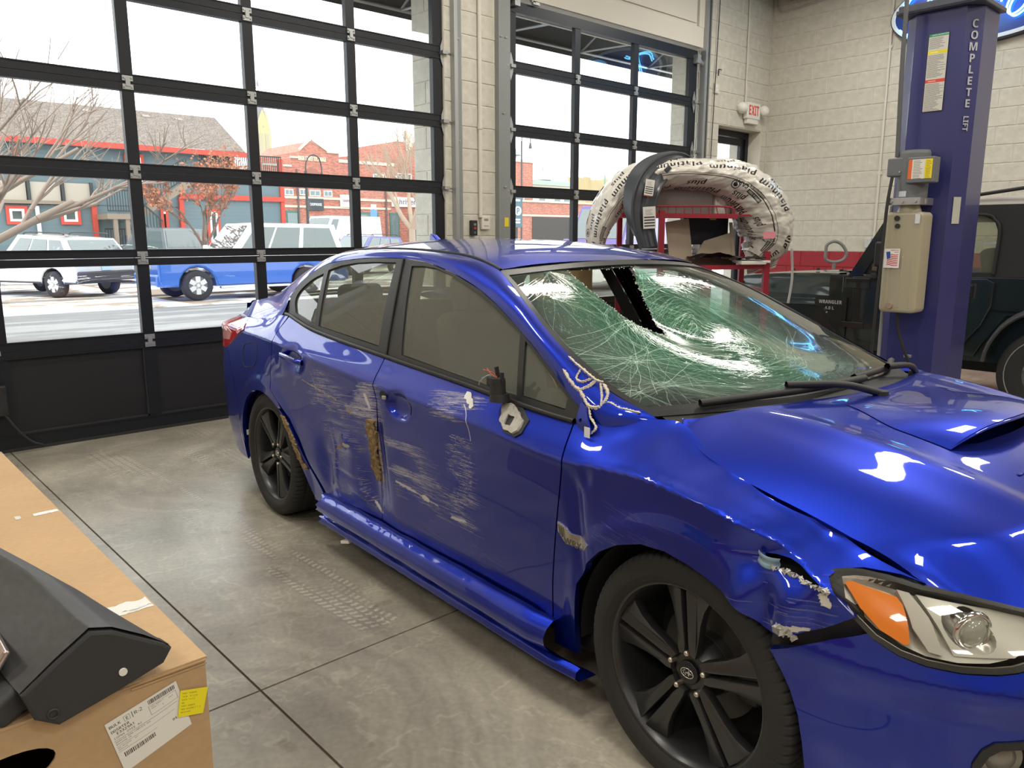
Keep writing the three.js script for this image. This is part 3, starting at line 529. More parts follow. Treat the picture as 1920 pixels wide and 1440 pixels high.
const Hd = (x, z) => { const e = hyE(x), w = Math.abs(z) / hz(x); return -.07 * sstep(-.14, .02, x - hxF(Math.abs(z))) * sstep(.76, .66, Math.abs(z)) + e + (hyC(x) - e) * (1 - hf(w)) + .010 * Math.exp(-(((Math.abs(z) - lerp(.50, .40, (x - 1.2) / .9)) / .05) ** 2)) * sstep(1.15, 1.4, x); };
const hoodP = (x, z) => [x, Hd(x, z), z];
const hRearX = (z) => 1.146 + .19 * (1 - (z / .69) ** 2);
const hoodSide = hoodE.slice(1, 12).map((e) => [e[0], e[2] - .009]);
const hoodFront = [[1.842, .730], [1.884, .690], [1.93, .652], [1.978, .612], [2.03, .54], [2.075, .40], [2.10, .22], [2.108, .06]];
const half = [...hoodSide, ...hoodFront.slice(1)];
const mouthZ = .27;
const hoodPoly = [...half, ...half.slice().reverse().map(([x, z]) => [x, -z]), ...Array.from({ length: 21 }, (_, i) => { const z = lerp(-.67, .67, i / 20); return [hRearX(z), z]; })];
const mouth = [[1.64, -.24], [1.69, -.25], [1.71, -.19], [1.72, 0], [1.71, .19], [1.69, .25], [1.64, .24]];
part('bonnet', panel(hoodPoly, hoodP, { c: .026, flip: true, holes: [mouth] }), dp, CAR, 'glossy blue bonnet with an air scoop');
// air scoop: raised shell with a dark mouth that looks forward
{
  const xr = 1.38, xf = 1.745, hw = .315;
  const scoop = (u, v) => { const w = u * 2 - 1, wide = hw * (.80 + .2 * sstep(0, .6, v)), z = wide * w, x = lerp(xr, xf, v) - .055 * v * w * w, lift = .062 * Math.pow(sstep(0, 1, v), .9) * (1 - Math.pow(Math.abs(w), 3.2)); return [x, Hd(x, z) + .002 + lift, z]; };
  const lip = (u, v) => { const p = scoop(u, 1), q = sstep(0, 1, v), w = u * 2 - 1; return [p[0] - .012 + .016 * Math.sin(v * Math.PI), p[1] - .014 * q * (1 - Math.abs(w) ** 6), p[2]]; };
  const sc = part('bonnet_scoop', merge(surf(scoop, 40, 30), surf(lip, 40, 5)), dp, CAR);
  part('scoop_mouth', surf((u, v) => { const p = scoop(u, 1), w = u * 2 - 1; return [p[0] - .012 - .16 * v, lerp(p[1] - .012, Hd(p[0], p[2]) - .05, v), p[2] * .97]; }, 24, 6), blackPlastic, sc);
  part('scoop_ramp', surf((u, v) => { const w = u * 2 - 1, x = lerp(1.60, 1.84, v), z = w * .285; return [x, lerp(Hd(1.60, z) - .045, Hd(1.84, z) + .003, sstep(0, 1, v)), z]; }, 20, 10), dp, sc);
}
// ---------- smashed windscreen ----------
const U = (a) => (a + .72) / 1.44;
const hole = [[.385, .966], [.30, .95], [.187, .94], [.08, .94], [-.045, .945], [.02, .90], [.098, .831], [.125, .78], [.162, .72], [.185, .67], [.217, .628], [.248, .575], [.258, .53], [.285, .512], [.31, .485], [.36, .495], [.395, .53], [.408, .575], [.412, .64], [.416, .71], [.414, .77], [.412, .84], [.405, .90]];
{
  const W = 2048, H = 1024, X = (a) => U(a) * W, Y = (b) => H - b * H;
  const lines = [];
  const poly = (pts, w, al) => lines.push([pts, w, al]);
  // rings around the bowl pressed into the far half, then fans, then crazing
  for (let i = 0; i < 330; i++) {
    const r = .12 + .95 * rnd(), t0 = rr(0, 6.28), len = rr(.25, 1.5), p = [];
    for (let k = 0; k <= 16; k++) { const t = t0 + len * k / 16, q = r * (1 + .05 * Math.sin(t * 5 + i) + rr(-.012, .012)); p.push([.12 + .36 * q * Math.cos(t) + .05 * Math.cos(t * 2), .50 + .30 * q * Math.sin(t) - .05 * Math.cos(t)]); }
    poly(p, rr(.5, 1.5) * (rnd() < .12 ? 1.8 : 1), rr(.3, .85));
  }
  const fan = (a, b, n, t0, t1, l, w = 1.3) => { for (let i = 0; i < n; i++) { let t = rr(t0, t1), x = a + rr(-.02, .02), y = b + rr(-.02, .02); const p = [[x, y]], m = 12, L = l * rr(.3, 1); for (let k = 0; k < m; k++) { t += rr(-.14, .14); x += Math.cos(t) * L / m; y += Math.sin(t) * L / m * .75; p.push([x, y]); } poly(p, rr(.5, w * 1.1), rr(.35, .95)); } };
  fan(.50, .95, 46, 3.9, 5.6, .9); fan(.30, .96, 40, 3.8, 5.4, .8); fan(.56, .33, 50, 0, 6.28, .5); fan(.57, .19, 46, 0, 6.28, .38); fan(.42, .55, 50, 3.3, 5.9, .6); fan(-.05, .95, 40, 3.6, 6.0, .7); fan(.66, .17, 30, 0, 6.28, .3); fan(-.02, .28, 40, 0, 6.28, .4); fan(.06, .17, 18, 5.0, 6.6, .45, .9); fan(.60, .75, 30, 3, 5, .4);
  for (let i = 0; i < 15000; i++) {
    const a = rr(-.45, .68), b = rr(.06, .97), d = Math.hypot((a - .2) / .5, (b - .5) / .42); if (rnd() > 1.25 - d * .75) continue;
    const t = Math.atan2(b - .5, a - .12) + Math.PI / 2 + rr(-.7, .7), l = rr(.004, .02); poly([[a, b], [a + Math.cos(t) * l, b + Math.sin(t) * l * .8]], rr(.4, 1.2), rr(.15, .7));
  }
  const stroke = (g, col) => { g.lineCap = 'round'; for (const [p, w, al] of lines) { g.strokeStyle = col(al); g.lineWidth = w; g.beginPath(); p.forEach(([a, b], i) => (i ? g.lineTo(X(a), Y(b)) : g.moveTo(X(a), Y(b)))); g.stroke(); } };
  const craze = (a, b) => { const d = Math.hypot((a - .20) / .52, (b - .50) / .46), e = clamp(1.28 - d, 0, 1); return sstep(.1, .75, e + .55 * (fbm(a * 7 + 20, b * 6, 4) - .5)); };
  const blotch = (g, f) => { const n = 128; for (let i = 0; i < n * 2; i++) for (let j = 0; j < n; j++) { const a = (i + .5) / n / 2 * 1.44 - .72, b = (j + .5) / n; g.fillStyle = f(craze(a, b), fbm(a * 40, b * 30, 3)); g.fillRect(i * W / n / 2, H - (j + 1) * H / n, W / n / 2 + 1, H / n + 1); } };
  const cm = tex(W, H, (g) => { blotch(g, (c, n) => { const k = .75 + .5 * n; return `rgb(${lerp(190, 74 * k, c) | 0},${lerp(212, 124 * k, c) | 0},${lerp(200, 100 * k, c) | 0})`; }); stroke(g, (al) => `rgba(222,250,234,${al.toFixed(2)})`); }, { clamp: true });
  const tm = tex(W, H, (g) => { blotch(g, (c, n) => { const k = lerp(240, 128 + 80 * (n - .5), c) | 0; return `rgb(${k},${k},${k})`; }); stroke(g, (al) => `rgba(20,20,20,${(al * .8).toFixed(2)})`); }, { data: true, clamp: true });
  const bm = tex(W, H, (g) => { blotch(g, (c, n) => { const k = 128 + c * 160 * (n - .5) | 0; return `rgb(${k},${k},${k})`; }); stroke(g, (al) => `rgba(255,255,255,${(al * .7).toFixed(2)})`); }, { data: true, clamp: true });
  const crackGlass = phys(0xffffff, 0.04, { map: cm, transmission: 1, transmissionMap: tm, thickness: 0, ior: 1.5, bumpMap: bm, bumpScale: 0.0005 });
  const edge = [...Array.from({ length: 15 }, (_, i) => [lerp(-.70, .70, i / 14), .03]), ...Array.from({ length: 13 }, (_, i) => [.70, lerp(.07, .95, i / 12)]), ...Array.from({ length: 15 }, (_, i) => [lerp(.70, -.70, i / 14), .985]), ...Array.from({ length: 13 }, (_, i) => [-.70, lerp(.95, .07, i / 12)])];
  const ws = part('windscreen', panel(edge, Wd, { c: .022, flip: true, flange: 0, holes: [hole], uv: (a, b) => [U(a), b] }), crackGlass, CAR, 'shattered greenish windscreen with a jagged hole');
  const surround = [[-.725, -.02], [.725, -.02], [.725, 1.0], [-.725, 1.0]], inner = edge.filter((_, i) => i % 2 === 0).map(([a, b]) => [a * 1.006, .045 + (b - .03) * .945]);
  part('windscreen_surround', panel(surround, (a, b) => { const p = Wd0(a, b); return [p[0] + .002, p[1] + .003, p[2]]; }, { c: .05, flip: true, flange: .006, holes: [inner] }), blackTrim, CAR);
  // pale crumbs of glass around the hole
  const crumbs = []; for (let i = 0; i < hole.length; i++) for (let k = 0; k < 9; k++) { const A = hole[i], B = hole[(i + 1) % hole.length], t = rnd(), p = Wd(lerp(A[0], B[0], t) + rr(-.006, .006), lerp(A[1], B[1], t) + rr(-.01, .01)), s = rr(.0012, .0034); crumbs.push(at(new THREE.OctahedronGeometry(s), p[0], p[1], p[2], rr(0, 3), rr(0, 3), rr(0, 3))); }
  stuff('glass_crumbs', merge(crumbs), phys([.72, .74, .66], .2, { clearcoat: 1 }), ws);
}
// ---------- cowl and wipers ----------
part('cowl_panel', surf((u, v) => { const a = lerp(.70, -.70, u), w = Wd0(a, .02), z = a * .96, hx = hRearX(clamp(z, -.67, .67)) + .03; const h = [hx, Hd(hx, z) - .018, z]; const k = Math.sin(v * Math.PI) * .012; return [lerp(w[0], h[0], v), lerp(w[1] + .004, h[1], v) - k, lerp(w[2], h[2], v)]; }, 40, 8, true), blackPlastic, CAR);
{
  const wp = (a, b, d) => { const p = Wd0(a, b); return [p[0] + d * .42, p[1] + d * .9, p[2]]; };
  for (const [a0, a1, b0, b1, pa] of [[.60, -.02, .012, .035, .05], [.02, -.52, .05, .05, -.50]]) {
    const w = part('wiper', merge(tube([wp(a0, b0, .02), wp((a0 + a1) / 2, (b0 + b1) / 2, .024), wp(a1, b1, .02)], .012, 30, 6)), blackPlastic, CAR);
    part('wiper_arm', merge(tube([wp(pa, -.06, .02), wp(lerp(pa, a0, .25), -.01, .045), wp((a0 + a1) / 2 + .05, .04, .04)], .011, 24, 6), cylY(.022, .024, .03, ...wp(pa, -.06, .012))), blackPlastic, w);
  }
}
// ---------- side skirt, hanging and torn at its rear end ----------
{
  const sec = [[.268, .842], [.268, .866], [.250, .893], [.222, .907], [.196, .903], [.178, .888], [.162, .872]], low = [[.166, .868], [.158, .884], [.138, .889], [.124, .872], [.122, .80]];
  const sweep = (s, x0, x1, drop, rag) => surf((u, v) => { const x = lerp(x0, x1, u), k = v * (s.length - 1), i = Math.min(s.length - 2, Math.floor(k)), t = k - i, e = u < .12 ? (1 - u / .12) : 0; return [x + (rag ? e * (fbm(v * 7, 3, 2) - .5) * .09 : 0), lerp(s[i][0], s[i + 1][0], t) - drop * (1 - u) + (rag ? .006 * (fbm(x * 12, v * 3, 2) - .5) : 0), lerp(s[i][1], s[i + 1][1], t) - .012 * (1 - u) - .01 * sstep(.93, 1, u)]; }, 90, 18);
  const sk = part('side_skirt', merge(sweep(sec, -.735, .832, .012, true), at(ext(sec.concat([[.2, .80], [.26, .80]]).map(([y, z]) => [-z, y]), .004), 0, 0, 0, 0, -Math.PI / 2).translate(.832, 0, 0).scale(1, 1, 1)), dp, CAR, 'scuffed blue side skirt hanging loose at the rear');
  part('skirt_lip', sweep(low, -.755, .955, .018, true), dp, sk);
  part('skirt_clip', box(.05, .012, .03, -.52, .098, .862, 0, .3, .2), whitePlastic, sk);
}
// ---------- nose: bumper cover, headlamps, grille ----------
const noseP = (off = 0, m = 1) => (t, y) => { const p = Nn(t, y), th = t * Math.PI / 2; return [p[0] + off * Math.sin(th), p[1], m * (p[2] + off * Math.cos(th))]; };
const lampOut = [[.170, .701], [.182, .714], [.198, .722], [.23, .728], [.263, .7295], [.319, .7255], [.367, .7165], [.398, .7135], [.45, .7055], [.507, .694], [.56, .682], [.585, .668], [.565, .64], [.53, .618], [.495, .602], [.459, .592], [.422, .586], [.363, .582], [.307, .584], [.265, .593], [.226, .614], [.202, .642], [.178, .672]];
const lampCtr = [.37, .655], shrink = (l, kx, ky) => l.map(([a, b]) => [lampCtr[0] + (a - lampCtr[0]) * kx, lampCtr[1] + (b - lampCtr[1]) * ky]);
const lampIn = shrink(lampOut, .93, .86);
const bumperTop = [[.063, .516], [.117, .560], [.16, .588], [.222, .618]];
const bumper = [...bumperTop, ...lampOut.slice(12).reverse().slice(2).map(([a, b]) => [a, b - .004]), [.60, .655], [.62, .61], [.66, .55], [.8, .545], [1, .545], [1, .16], [.7, .16], [.3, .165], [.135, .17], [.128, .25], [.122, .315], [.112, .38], [.096, .434], [.077, .48]];
const fogHole = [[.40, .345], [.40, .385], [.412, .417], [.432, .436], [.479, .444], [.56, .44], [.63, .41], [.62, .29], [.50, .27], [.43, .285]];
const intake = [[.72, .20], [.72, .38], [.78, .42], [.999, .42], [.999, .20]];
const silver = phys([.62, .60, .55], .28, { metalness: .35 });
const clearLens = phys([.93, .93, .90], .03, { transmission: 1, thickness: 0, ior: 1.5 });
const amber = phys([.85, .22, .01], .28, { clearcoat: .6 });
for (const m of [1, -1]) {
  const f = m < 0, cc = m > 0 ? .022 : .05;
  const bp = part('front_bumper', panel(bumper, noseP(0, m), { c: cc, flip: f, holes: [fogHole] }), dp, CAR);
  part('fog_lamp_bezel', merge(panel(fogHole, noseP(-.085, m), { c: .05, flip: f, flange: 0 }), panel(shrink(fogHole, 1, 1), noseP(.004, m), { c: .05, flip: f, flange: .09, holes: [fogHole.map(([a, b]) => [.51 + (a - .51) * .86, .36 + (b - .36) * .8])] })), blackPlastic, bp);
  const fp = noseP(-.075, m)(.48, .355), lens = part('fog_lamp', merge(at(new THREE.SphereGeometry(.036, 20, 12, 0, 6.3, 0, 1.5).scale(1, .5, 1), 0, 0, 0, Math.PI / 2), cylY(.045, .045, .02, 0, 0, -.002, 24, Math.PI / 2)), phys([.30, .28, .24], .2, { clearcoat: 1 }), bp); lens.position.set(...fp); lens.rotation.y = m > 0 ? .85 : 2.3;
  // headlamp
  const hl = part('headlamp', panel(lampOut, noseP(.004, m), { c: cc, flip: f, flange: .05, holes: [lampIn] }), blackTrim, CAR, 'clear headlamp with amber corner');
  part('lamp_bowl', panel(shrink(lampOut, .95, .9), (t, y) => { const d = clamp(Math.min((t - .17) / .12, (.585 - t) / .1, (y - .585) / .03, (.73 - y) / .03), 0, 1); return noseP(-.012 - .035 * d, m)(t, y); }, { c: cc, flip: f, flange: 0 }), silver, hl, 'silver reflector');
  part('chrome_edge', panel(shrink(lampOut, .945, .885), noseP(.002, m), { c: cc, flip: f, flange: .03, holes: [shrink(lampOut, .925, .845)] }), chrome, hl);
  part('amber_reflector', panel([[.208, .702], [.225, .706], [.305, .692], [.308, .68], [.290, .616], [.280, .612], [.245, .630], [.220, .662]], noseP(.002, m), { c: cc, flip: f, flange: .016 }), amber, hl);
  part('lamp_divider', panel([[.312, .70], [.335, .697], [.345, .66], [.34, .60], [.318, .603], [.304, .64]], noseP(-.010, m), { c: cc, flip: f, flange: .02 }), std([.50, .48, .44], .4), hl);
  part('inner_bezel', panel([[.345, .692], [.56, .668], [.55, .645], [.47, .604], [.36, .598], [.352, .65]], noseP(-.022, m), { c: cc, flip: f, flange: .02, holes: [Array.from({ length: 20 }, (_, i) => [.408 + .046 * Math.cos(i * .314), .641 + .036 * Math.sin(i * .314)])] }), std([.52, .50, .45], .35, { metalness: .2 }), hl);
  const q = noseP(-.045, m)(.408, .641), pr = part('projector', merge(at(new THREE.TorusGeometry(.036, .007, 10, 28), 0, 0, .02), cylY(.036, .04, .05, 0, 0, 0, 28, Math.PI / 2)), chrome, hl); pr.position.set(...q); pr.rotation.y = m > 0 ? 1.05 : 2.09;
  const ln = part('projector_lens', at(new THREE.SphereGeometry(.034, 24, 12, 0, 6.3, 0, 1.4), 0, 0, .005, Math.PI / 2), phys([.72, .74, .68], .03, { transmission: .6, thickness: 0, clearcoat: 1 }), hl); ln.position.set(...q); ln.rotation.y = m > 0 ? 1.05 : 2.09;
  part('lens_cover', panel(shrink(lampOut, .985, .965), noseP(.012, m), { c: cc, flip: f, flange: .008 }), clearLens, hl);
  part('grille', panel([[.60, .665], [.99, .665], [.99, .55], [.66, .55], [.62, .61]], noseP(-.03, m), { c: .05, flip: f }), blackPlastic, CAR);
  part('nose_strip', surf((u, v) => { const k = clamp(u, 0, 1), zz = lerp(.60, 0, k), a = [hxF(zz) - .004, 0, zz]; const h = Hd(a[0], a[2]) - .004, b = noseP(0, m)(lerp(.58, 1, k), .665); return [lerp(a[0], b[0], v), lerp(h, b[1], v), lerp(m * a[2], b[2], v)]; }, 14, 4, !f), dp, CAR);
}
part('bumper_bracket', panel([[1.56, .48], [1.575, .555], [1.63, .585], [1.70, .64], [1.745, .662], [1.765, .60], [1.70, .55]], sideP(SL, -.034), { c: .04 }), blackPlastic, CAR);
part('lamp_gasket', panel([[1.662, .715], [1.684, .726], [1.698, .71], [1.722, .68], [1.752, .655], [1.73, .65], [1.69, .69]], sideP(SL, -.016), { c: .04 }), blackPlastic, CAR);
// ---------- tail lamp, fuel flap, badge, handles ----------
{
  const tl = [[-1.625, .936], [-1.70, .962], [-1.80, .972], [-1.95, .973], [-2.12, .95], [-2.20, .86], [-2.06, .806], [-1.94, .806], [-1.85, .835], [-1.77, .872]];
  const redLens = phys([.62, .015, .02], .12, { clearcoat: 1 });
  for (const m of [1, -1]) {
    const t = part('tail_lamp', panel(tl, m > 0 ? sideP(S0, .007) : sideM(S0, .007), { c: .03, flip: m < 0, flange: .012 }), redLens, CAR, 'red tail lamp');
    part('clear_strip', panel([[-1.84, .86], [-1.80, .905], [-1.90, .93], [-2.02, .91], [-1.98, .85]], m > 0 ? sideP(S0, .009) : sideM(S0, .009), { c: .03, flip: m < 0, flange: .003 }), phys([.85, .42, .42], .1, { clearcoat: 1 }), t);
  }
  const ff = []; for (let i = 0; i < 40; i++) { const t = i / 40 * 6.283, k = 1 - .08 * Math.cos(4 * t), x = -1.525 + .112 * k * Math.cos(t), y = .813 + .068 * k * Math.sin(t) + .02 * Math.cos(t); ff.push([x, y, S(x, y) + .0004]); }
  part('fuel_flap_gap', tube(ff, .0022, 120, 5, true), darkRubber, CAR);
  const bp = [[.872, .604], [.898, .598], [.925, .582], [1.008, .577], [.985, .550], [.905, .546], [.874, .574]];
  const bd = part('fender_badge', panel(bp, sideP(S, .004), { c: .02, flange: .005 }), phys([.62, .58, .50], .3, { metalness: .8 }), CAR, 'silver badge plate');
  const w = text3('WRX', .019, .002); w.scale(1.25, 1, 1); const wm = part('badge_letters', w, std([.10, .09, .08], .5), bd); wm.position.set(.915, .556, S(1.0, .57) + .006);
  for (let i = 0; i < 3; i++) part('badge_mesh', tube([[.878 + i * .009, .597 - i * .002, S(.88, .59) + .0055], [.884 + i * .009, .566 - i * .004, S(.885, .565) + .0055]], .0018, 6, 5), std([.2, .19, .17], .4, { metalness: .6 }), bd);
  // rear handle
  const hp = (x, y, o) => [x, y, S0(x, y) + o];
  part('door_handle', tube([hp(-1.085, .866, -.004), hp(-1.05, .868, .016), hp(-.97, .866, .024), hp(-.90, .858, .016), hp(-.865, .852, -.004)], .0135, 30, 10), dp, CAR, 'blue pull handle');
  part('handle_chrome', tube([hp(-1.06, .876, .022), hp(-.97, .876, .031), hp(-.89, .867, .020)], .004, 20, 6), chrome, CAR);
  // empty front handle cup: two black sockets
  for (const [x, y, rx, ry] of [[-.118, .822, .026, .016], [.066, .802, .017, .020]]) part('handle_socket', panel(Array.from({ length: 14 }, (_, i) => [x + rx * Math.cos(i * .449), y + ry * Math.sin(i * .449) * (1 + .2 * Math.sin(i * 3))]), sideP(S, .0022), { c: .02, flange: .004 }), std([.006, .006, .007], .6), CAR, 'open black handle socket');
  part('handle_socket_insert', rbox(.022, .014, .01, .003, -.105, .815, S(-.105, .815) + .006), std([.3, .29, .27], .5), CAR);
}
// ---------- torn metal and foam ----------
{
  const jag = (l, k) => l.flatMap((p, i) => { const q = l[(i + 1) % l.length], n = Math.max(1, Math.round(Math.hypot(p[0] - q[0], p[1] - q[1]) / .012)); return Array.from({ length: n }, (_, j) => [lerp(p[0], q[0], j / n) + rr(-k, k), lerp(p[1], q[1], j / n) + rr(-k, k)]); });
  const foamTex = pix(128, 128, (u, v) => { const a = fbm(u * 10, v * 30, 4, 10); return [86 + 96 * a, 70 + 84 * a, 46 + 62 * a]; });
  const foam = std(0xffffff, .95, { map: foamTex });
  part('torn_door_edge', panel(jag([[-.258, .705], [-.205, .703], [-.203, .64], [-.212, .58], [-.222, .50], [-.238, .435], [-.285, .44], [-.305, .49], [-.280, .54], [-.262, .60], [-.272, .65]], .006), (x, y) => [x, y, S(x, y) + .003 + .012 * fbm(x * 90, y * 60, 3)], { c: .007, flange: .012, uv: (a, b) => [a * 8, b * 4] }), foam, CAR, 'brown torn gash along the door gap');
  part('torn_arch_edge', panel(jag([[-1.10, .575], [-1.06, .565], [-.985, .475], [-.945, .385], [-.915, .33], [-.945, .335], [-.995, .43], [-1.05, .51]], .006), (x, y) => [x, y, S(x, y) + .003 + .010 * fbm(x * 90, y * 60, 3)], { c: .009, flange: .01, uv: (a, b) => [a * 8, b * 4] }), foam, CAR, 'brown torn strip along the wheel arch');
  part('paint_flake', merge(panel(jag([[.352, .902], [.375, .905], [.405, .885], [.43, .868], [.425, .860], [.395, .872], [.365, .882]], .003), (x, y) => [x, y, S(x, y) + .004 + .006 * fbm(x * 60, y * 60, 2)], { c: .008, flange: .003 })), std([.72, .70, .68], .6), CAR, 'white peeling paint flake');
  // hole in the fender: black backing sheet for the shade inside, bent flap, ragged bright edge
  part('fender_shade_backing', panel([[1.50, .75], [1.72, .73], [1.72, .66], [1.50, .67]], sideP(SL, -.07), { c: .05, flange: 0 }), std([.004, .004, .005], .8), CAR);
  part('torn_flap', surf((u, v) => { const x = lerp(1.528, 1.572, u), y = lerp(.728, .700, v) - .012 * u; return [x, y, S(1.54, .71) + .016 * Math.sin(u * 2.2) + .010 - .03 * u * u + .003 * Math.sin(v * 9)]; }, 10, 6), std([.24, .36, .44], .4, { metalness: .3 }), CAR, 'bent pale flap of fender metal');
  const shreds = []; for (let i = 0; i < 46; i++) { const t = i / 45, x = lerp(1.545, 1.70, t) + rr(-.003, .003), y = lerp(.699, .682, t) + (t > .2 ? .004 : 0) + rr(-.003, .004), s = rr(.003, .009); shreds.push(at(new THREE.TetrahedronGeometry(s), x, y, S(x, y) + .003, rr(0, 3), rr(0, 3), rr(0, 3))); }
  for (let i = 0; i < 20; i++) { const x = lerp(1.585, 1.645, rnd()), y = lerp(.562, .585, rnd()); shreds.push(at(new THREE.TetrahedronGeometry(rr(.005, .014)), x, y, S(x, y) + .002, rr(0, 3), rr(0, 3), rr(0, 3))); }
  stuff('torn_metal', merge(shreds), bareMetal, CAR, 'ragged bright metal edge');
  // cracked sealant at the foot of the A pillar
  const crack = [[[.749, 1.06, .728], [.787, 1.043, .732], [.827, 1.027, .735], [.866, 1.011, .737], [.884, 1.005, .737], [.903, 1.003, .732]], [[.752, 1.024, .753], [.798, .996, .766], [.841, .977, .771], [.857, .983, .763], [.879, 1.005, .739]], [[.841, .977, .771], [.867, .960, .778], [.899, .939, .786], [.928, .940, .773], [.933, .952, .761], [.932, .975, .744], [.905, .999, .735]], [[.928, .94, .773], [.944, .953, .755], [.982, .942, .747], [1.002, .94, .739], [1.04, .934, .722]], [[.899, .939, .786], [.915, .91, .795], [.945, .886, .803], [.937, .868, .815]], [[.812, 1.03, .738], [.815, 1.005, .757], [.838, .998, .757], [.862, 1.01, .739]]];
  const ribbon = (pts, w) => { const c = new THREE.CatmullRomCurve3(pts.map((q) => V(...q)), false, 'centripetal'), n = pts.length * 16, N = V(.12, .38, .92).normalize(), pos = [], L = []; for (let i = 0; i <= n; i++) { const q = c.getPoint(i / n), t = c.getTangent(i / n), s = t.clone().cross(N).normalize(), e = Math.min(1, i / 4, (n - i) / 4), a = w * (.25 + 1.5 * fbm(i * .55, pts[0][0] * 99, 2)) * (.3 + .7 * e), d = w * (.25 + 1.5 * fbm(i * .55 + 50, pts[0][0] * 99, 2)) * (.3 + .7 * e), o = .004 + .003 * fbm(i * .4, 9, 2); L.push([q.clone().addScaledVector(s, a).addScaledVector(N, .0008), q.clone().addScaledVector(N, o), q.clone().addScaledVector(s, -d).addScaledVector(N, .0008)]); } for (let i = 0; i < n; i++) for (const k of [0, 1]) { const A = L[i][k], B = L[i][k + 1], D = L[i + 1][k], E = L[i + 1][k + 1]; for (const v of [A, B, D, B, E, D]) pos.push(v.x, v.y, v.z); } const g = new THREE.BufferGeometry(); g.setAttribute('position', new THREE.Float32BufferAttribute(pos, 3)); g.computeVertexNormals(); return g; };
  for (const [i, c] of crack.entries()) part('cracked_sealant', ribbon(c, i === 1 || i === 2 ? .0052 : .0038), filler, CAR, 'cream cracked sealant at the pillar foot');
  part('cracked_sealant', ribbon([[.895, 1.0, .737], [.915, .972, .752], [.93, .945, .768]], .004), filler, CAR);
  part('pillar_bracket', panel([[.868, .95], [.90, .935], [.925, .905], [.94, .872], [.925, .858], [.885, .872], [.872, .90]], (x, y) => [x, y, .812 + (x - .87) * .12 - Math.max(0, y - .9) * .5], { c: .02, flange: .006, holes: [Array.from({ length: 10 }, (_, i) => [.893 + .006 * Math.cos(i * .63), .90 + .006 * Math.sin(i * .63)])] }), dp, CAR);
  part('pillar_tag', card(.022, .03, null, .935, .875, .828), std([.8, .8, .8], .5), CAR);
}
// ---------- stump of the broken mirror ----------
{
  const gp = [[.535, .905], [.585, .912], [.640, .893], [.692, .868], [.694, .832], [.676, .818], [.622, .824], [.575, .85]];
  const mb = part('mirror_base', panel(gp, sideP(S, .006), { c: .02, flange: .012 }), blackPlastic, CAR, 'broken mirror foot with loose wires');
  const ig = gp.map(([x, y]) => [.615 + (x - .615) * .8, .865 + (y - .865) * .78]);
  part('broken_casting', panel(ig, (x, y) => [x, y, S(x, y) + .008 + .012 * fbm(x * 70, y * 70, 2)], { c: .010, flange: .008, holes: [[[.60, .872], [.635, .868], [.640, .845], [.612, .845]]] }), std([.42, .40, .36], .65), mb);
  const st = part('mirror_stump', merge(cylY(.030, .034, .025, .556, .918, .845, 20), cylY(.024, .027, .05, .552, .955, .85, 20), cylY(.026, .026, .008, .552, .945, .85, 20), cylY(.026, .026, .008, .552, .965, .85, 20), rbox(.04, .03, .03, .006, .53, .965, .85), box(.006, .04, .012, .545, .995, .845, .2), box(.008, .03, .01, .575, .985, .85)), blackPlastic, mb);
  for (const [c, ps] of [[[.5, .06, .04], [[.55, .98, .85], [.535, .995, .855], [.505, .998, .86], [.49, 1.0, .86]]], [[.55, .12, .08], [[.548, .98, .85], [.53, .99, .858], [.51, 1.005, .86]]], [[.35, .33, .3], [[.55, .98, .85], [.52, .985, .86], [.49, .965, .87], [.482, .95, .872]]], [[.1, .2, .22], [[.548, .978, .85], [.515, .98, .86], [.49, .972, .868]]]]) part('wire', tube(ps, .0018, 16, 5), std(c, .5), mb);
}
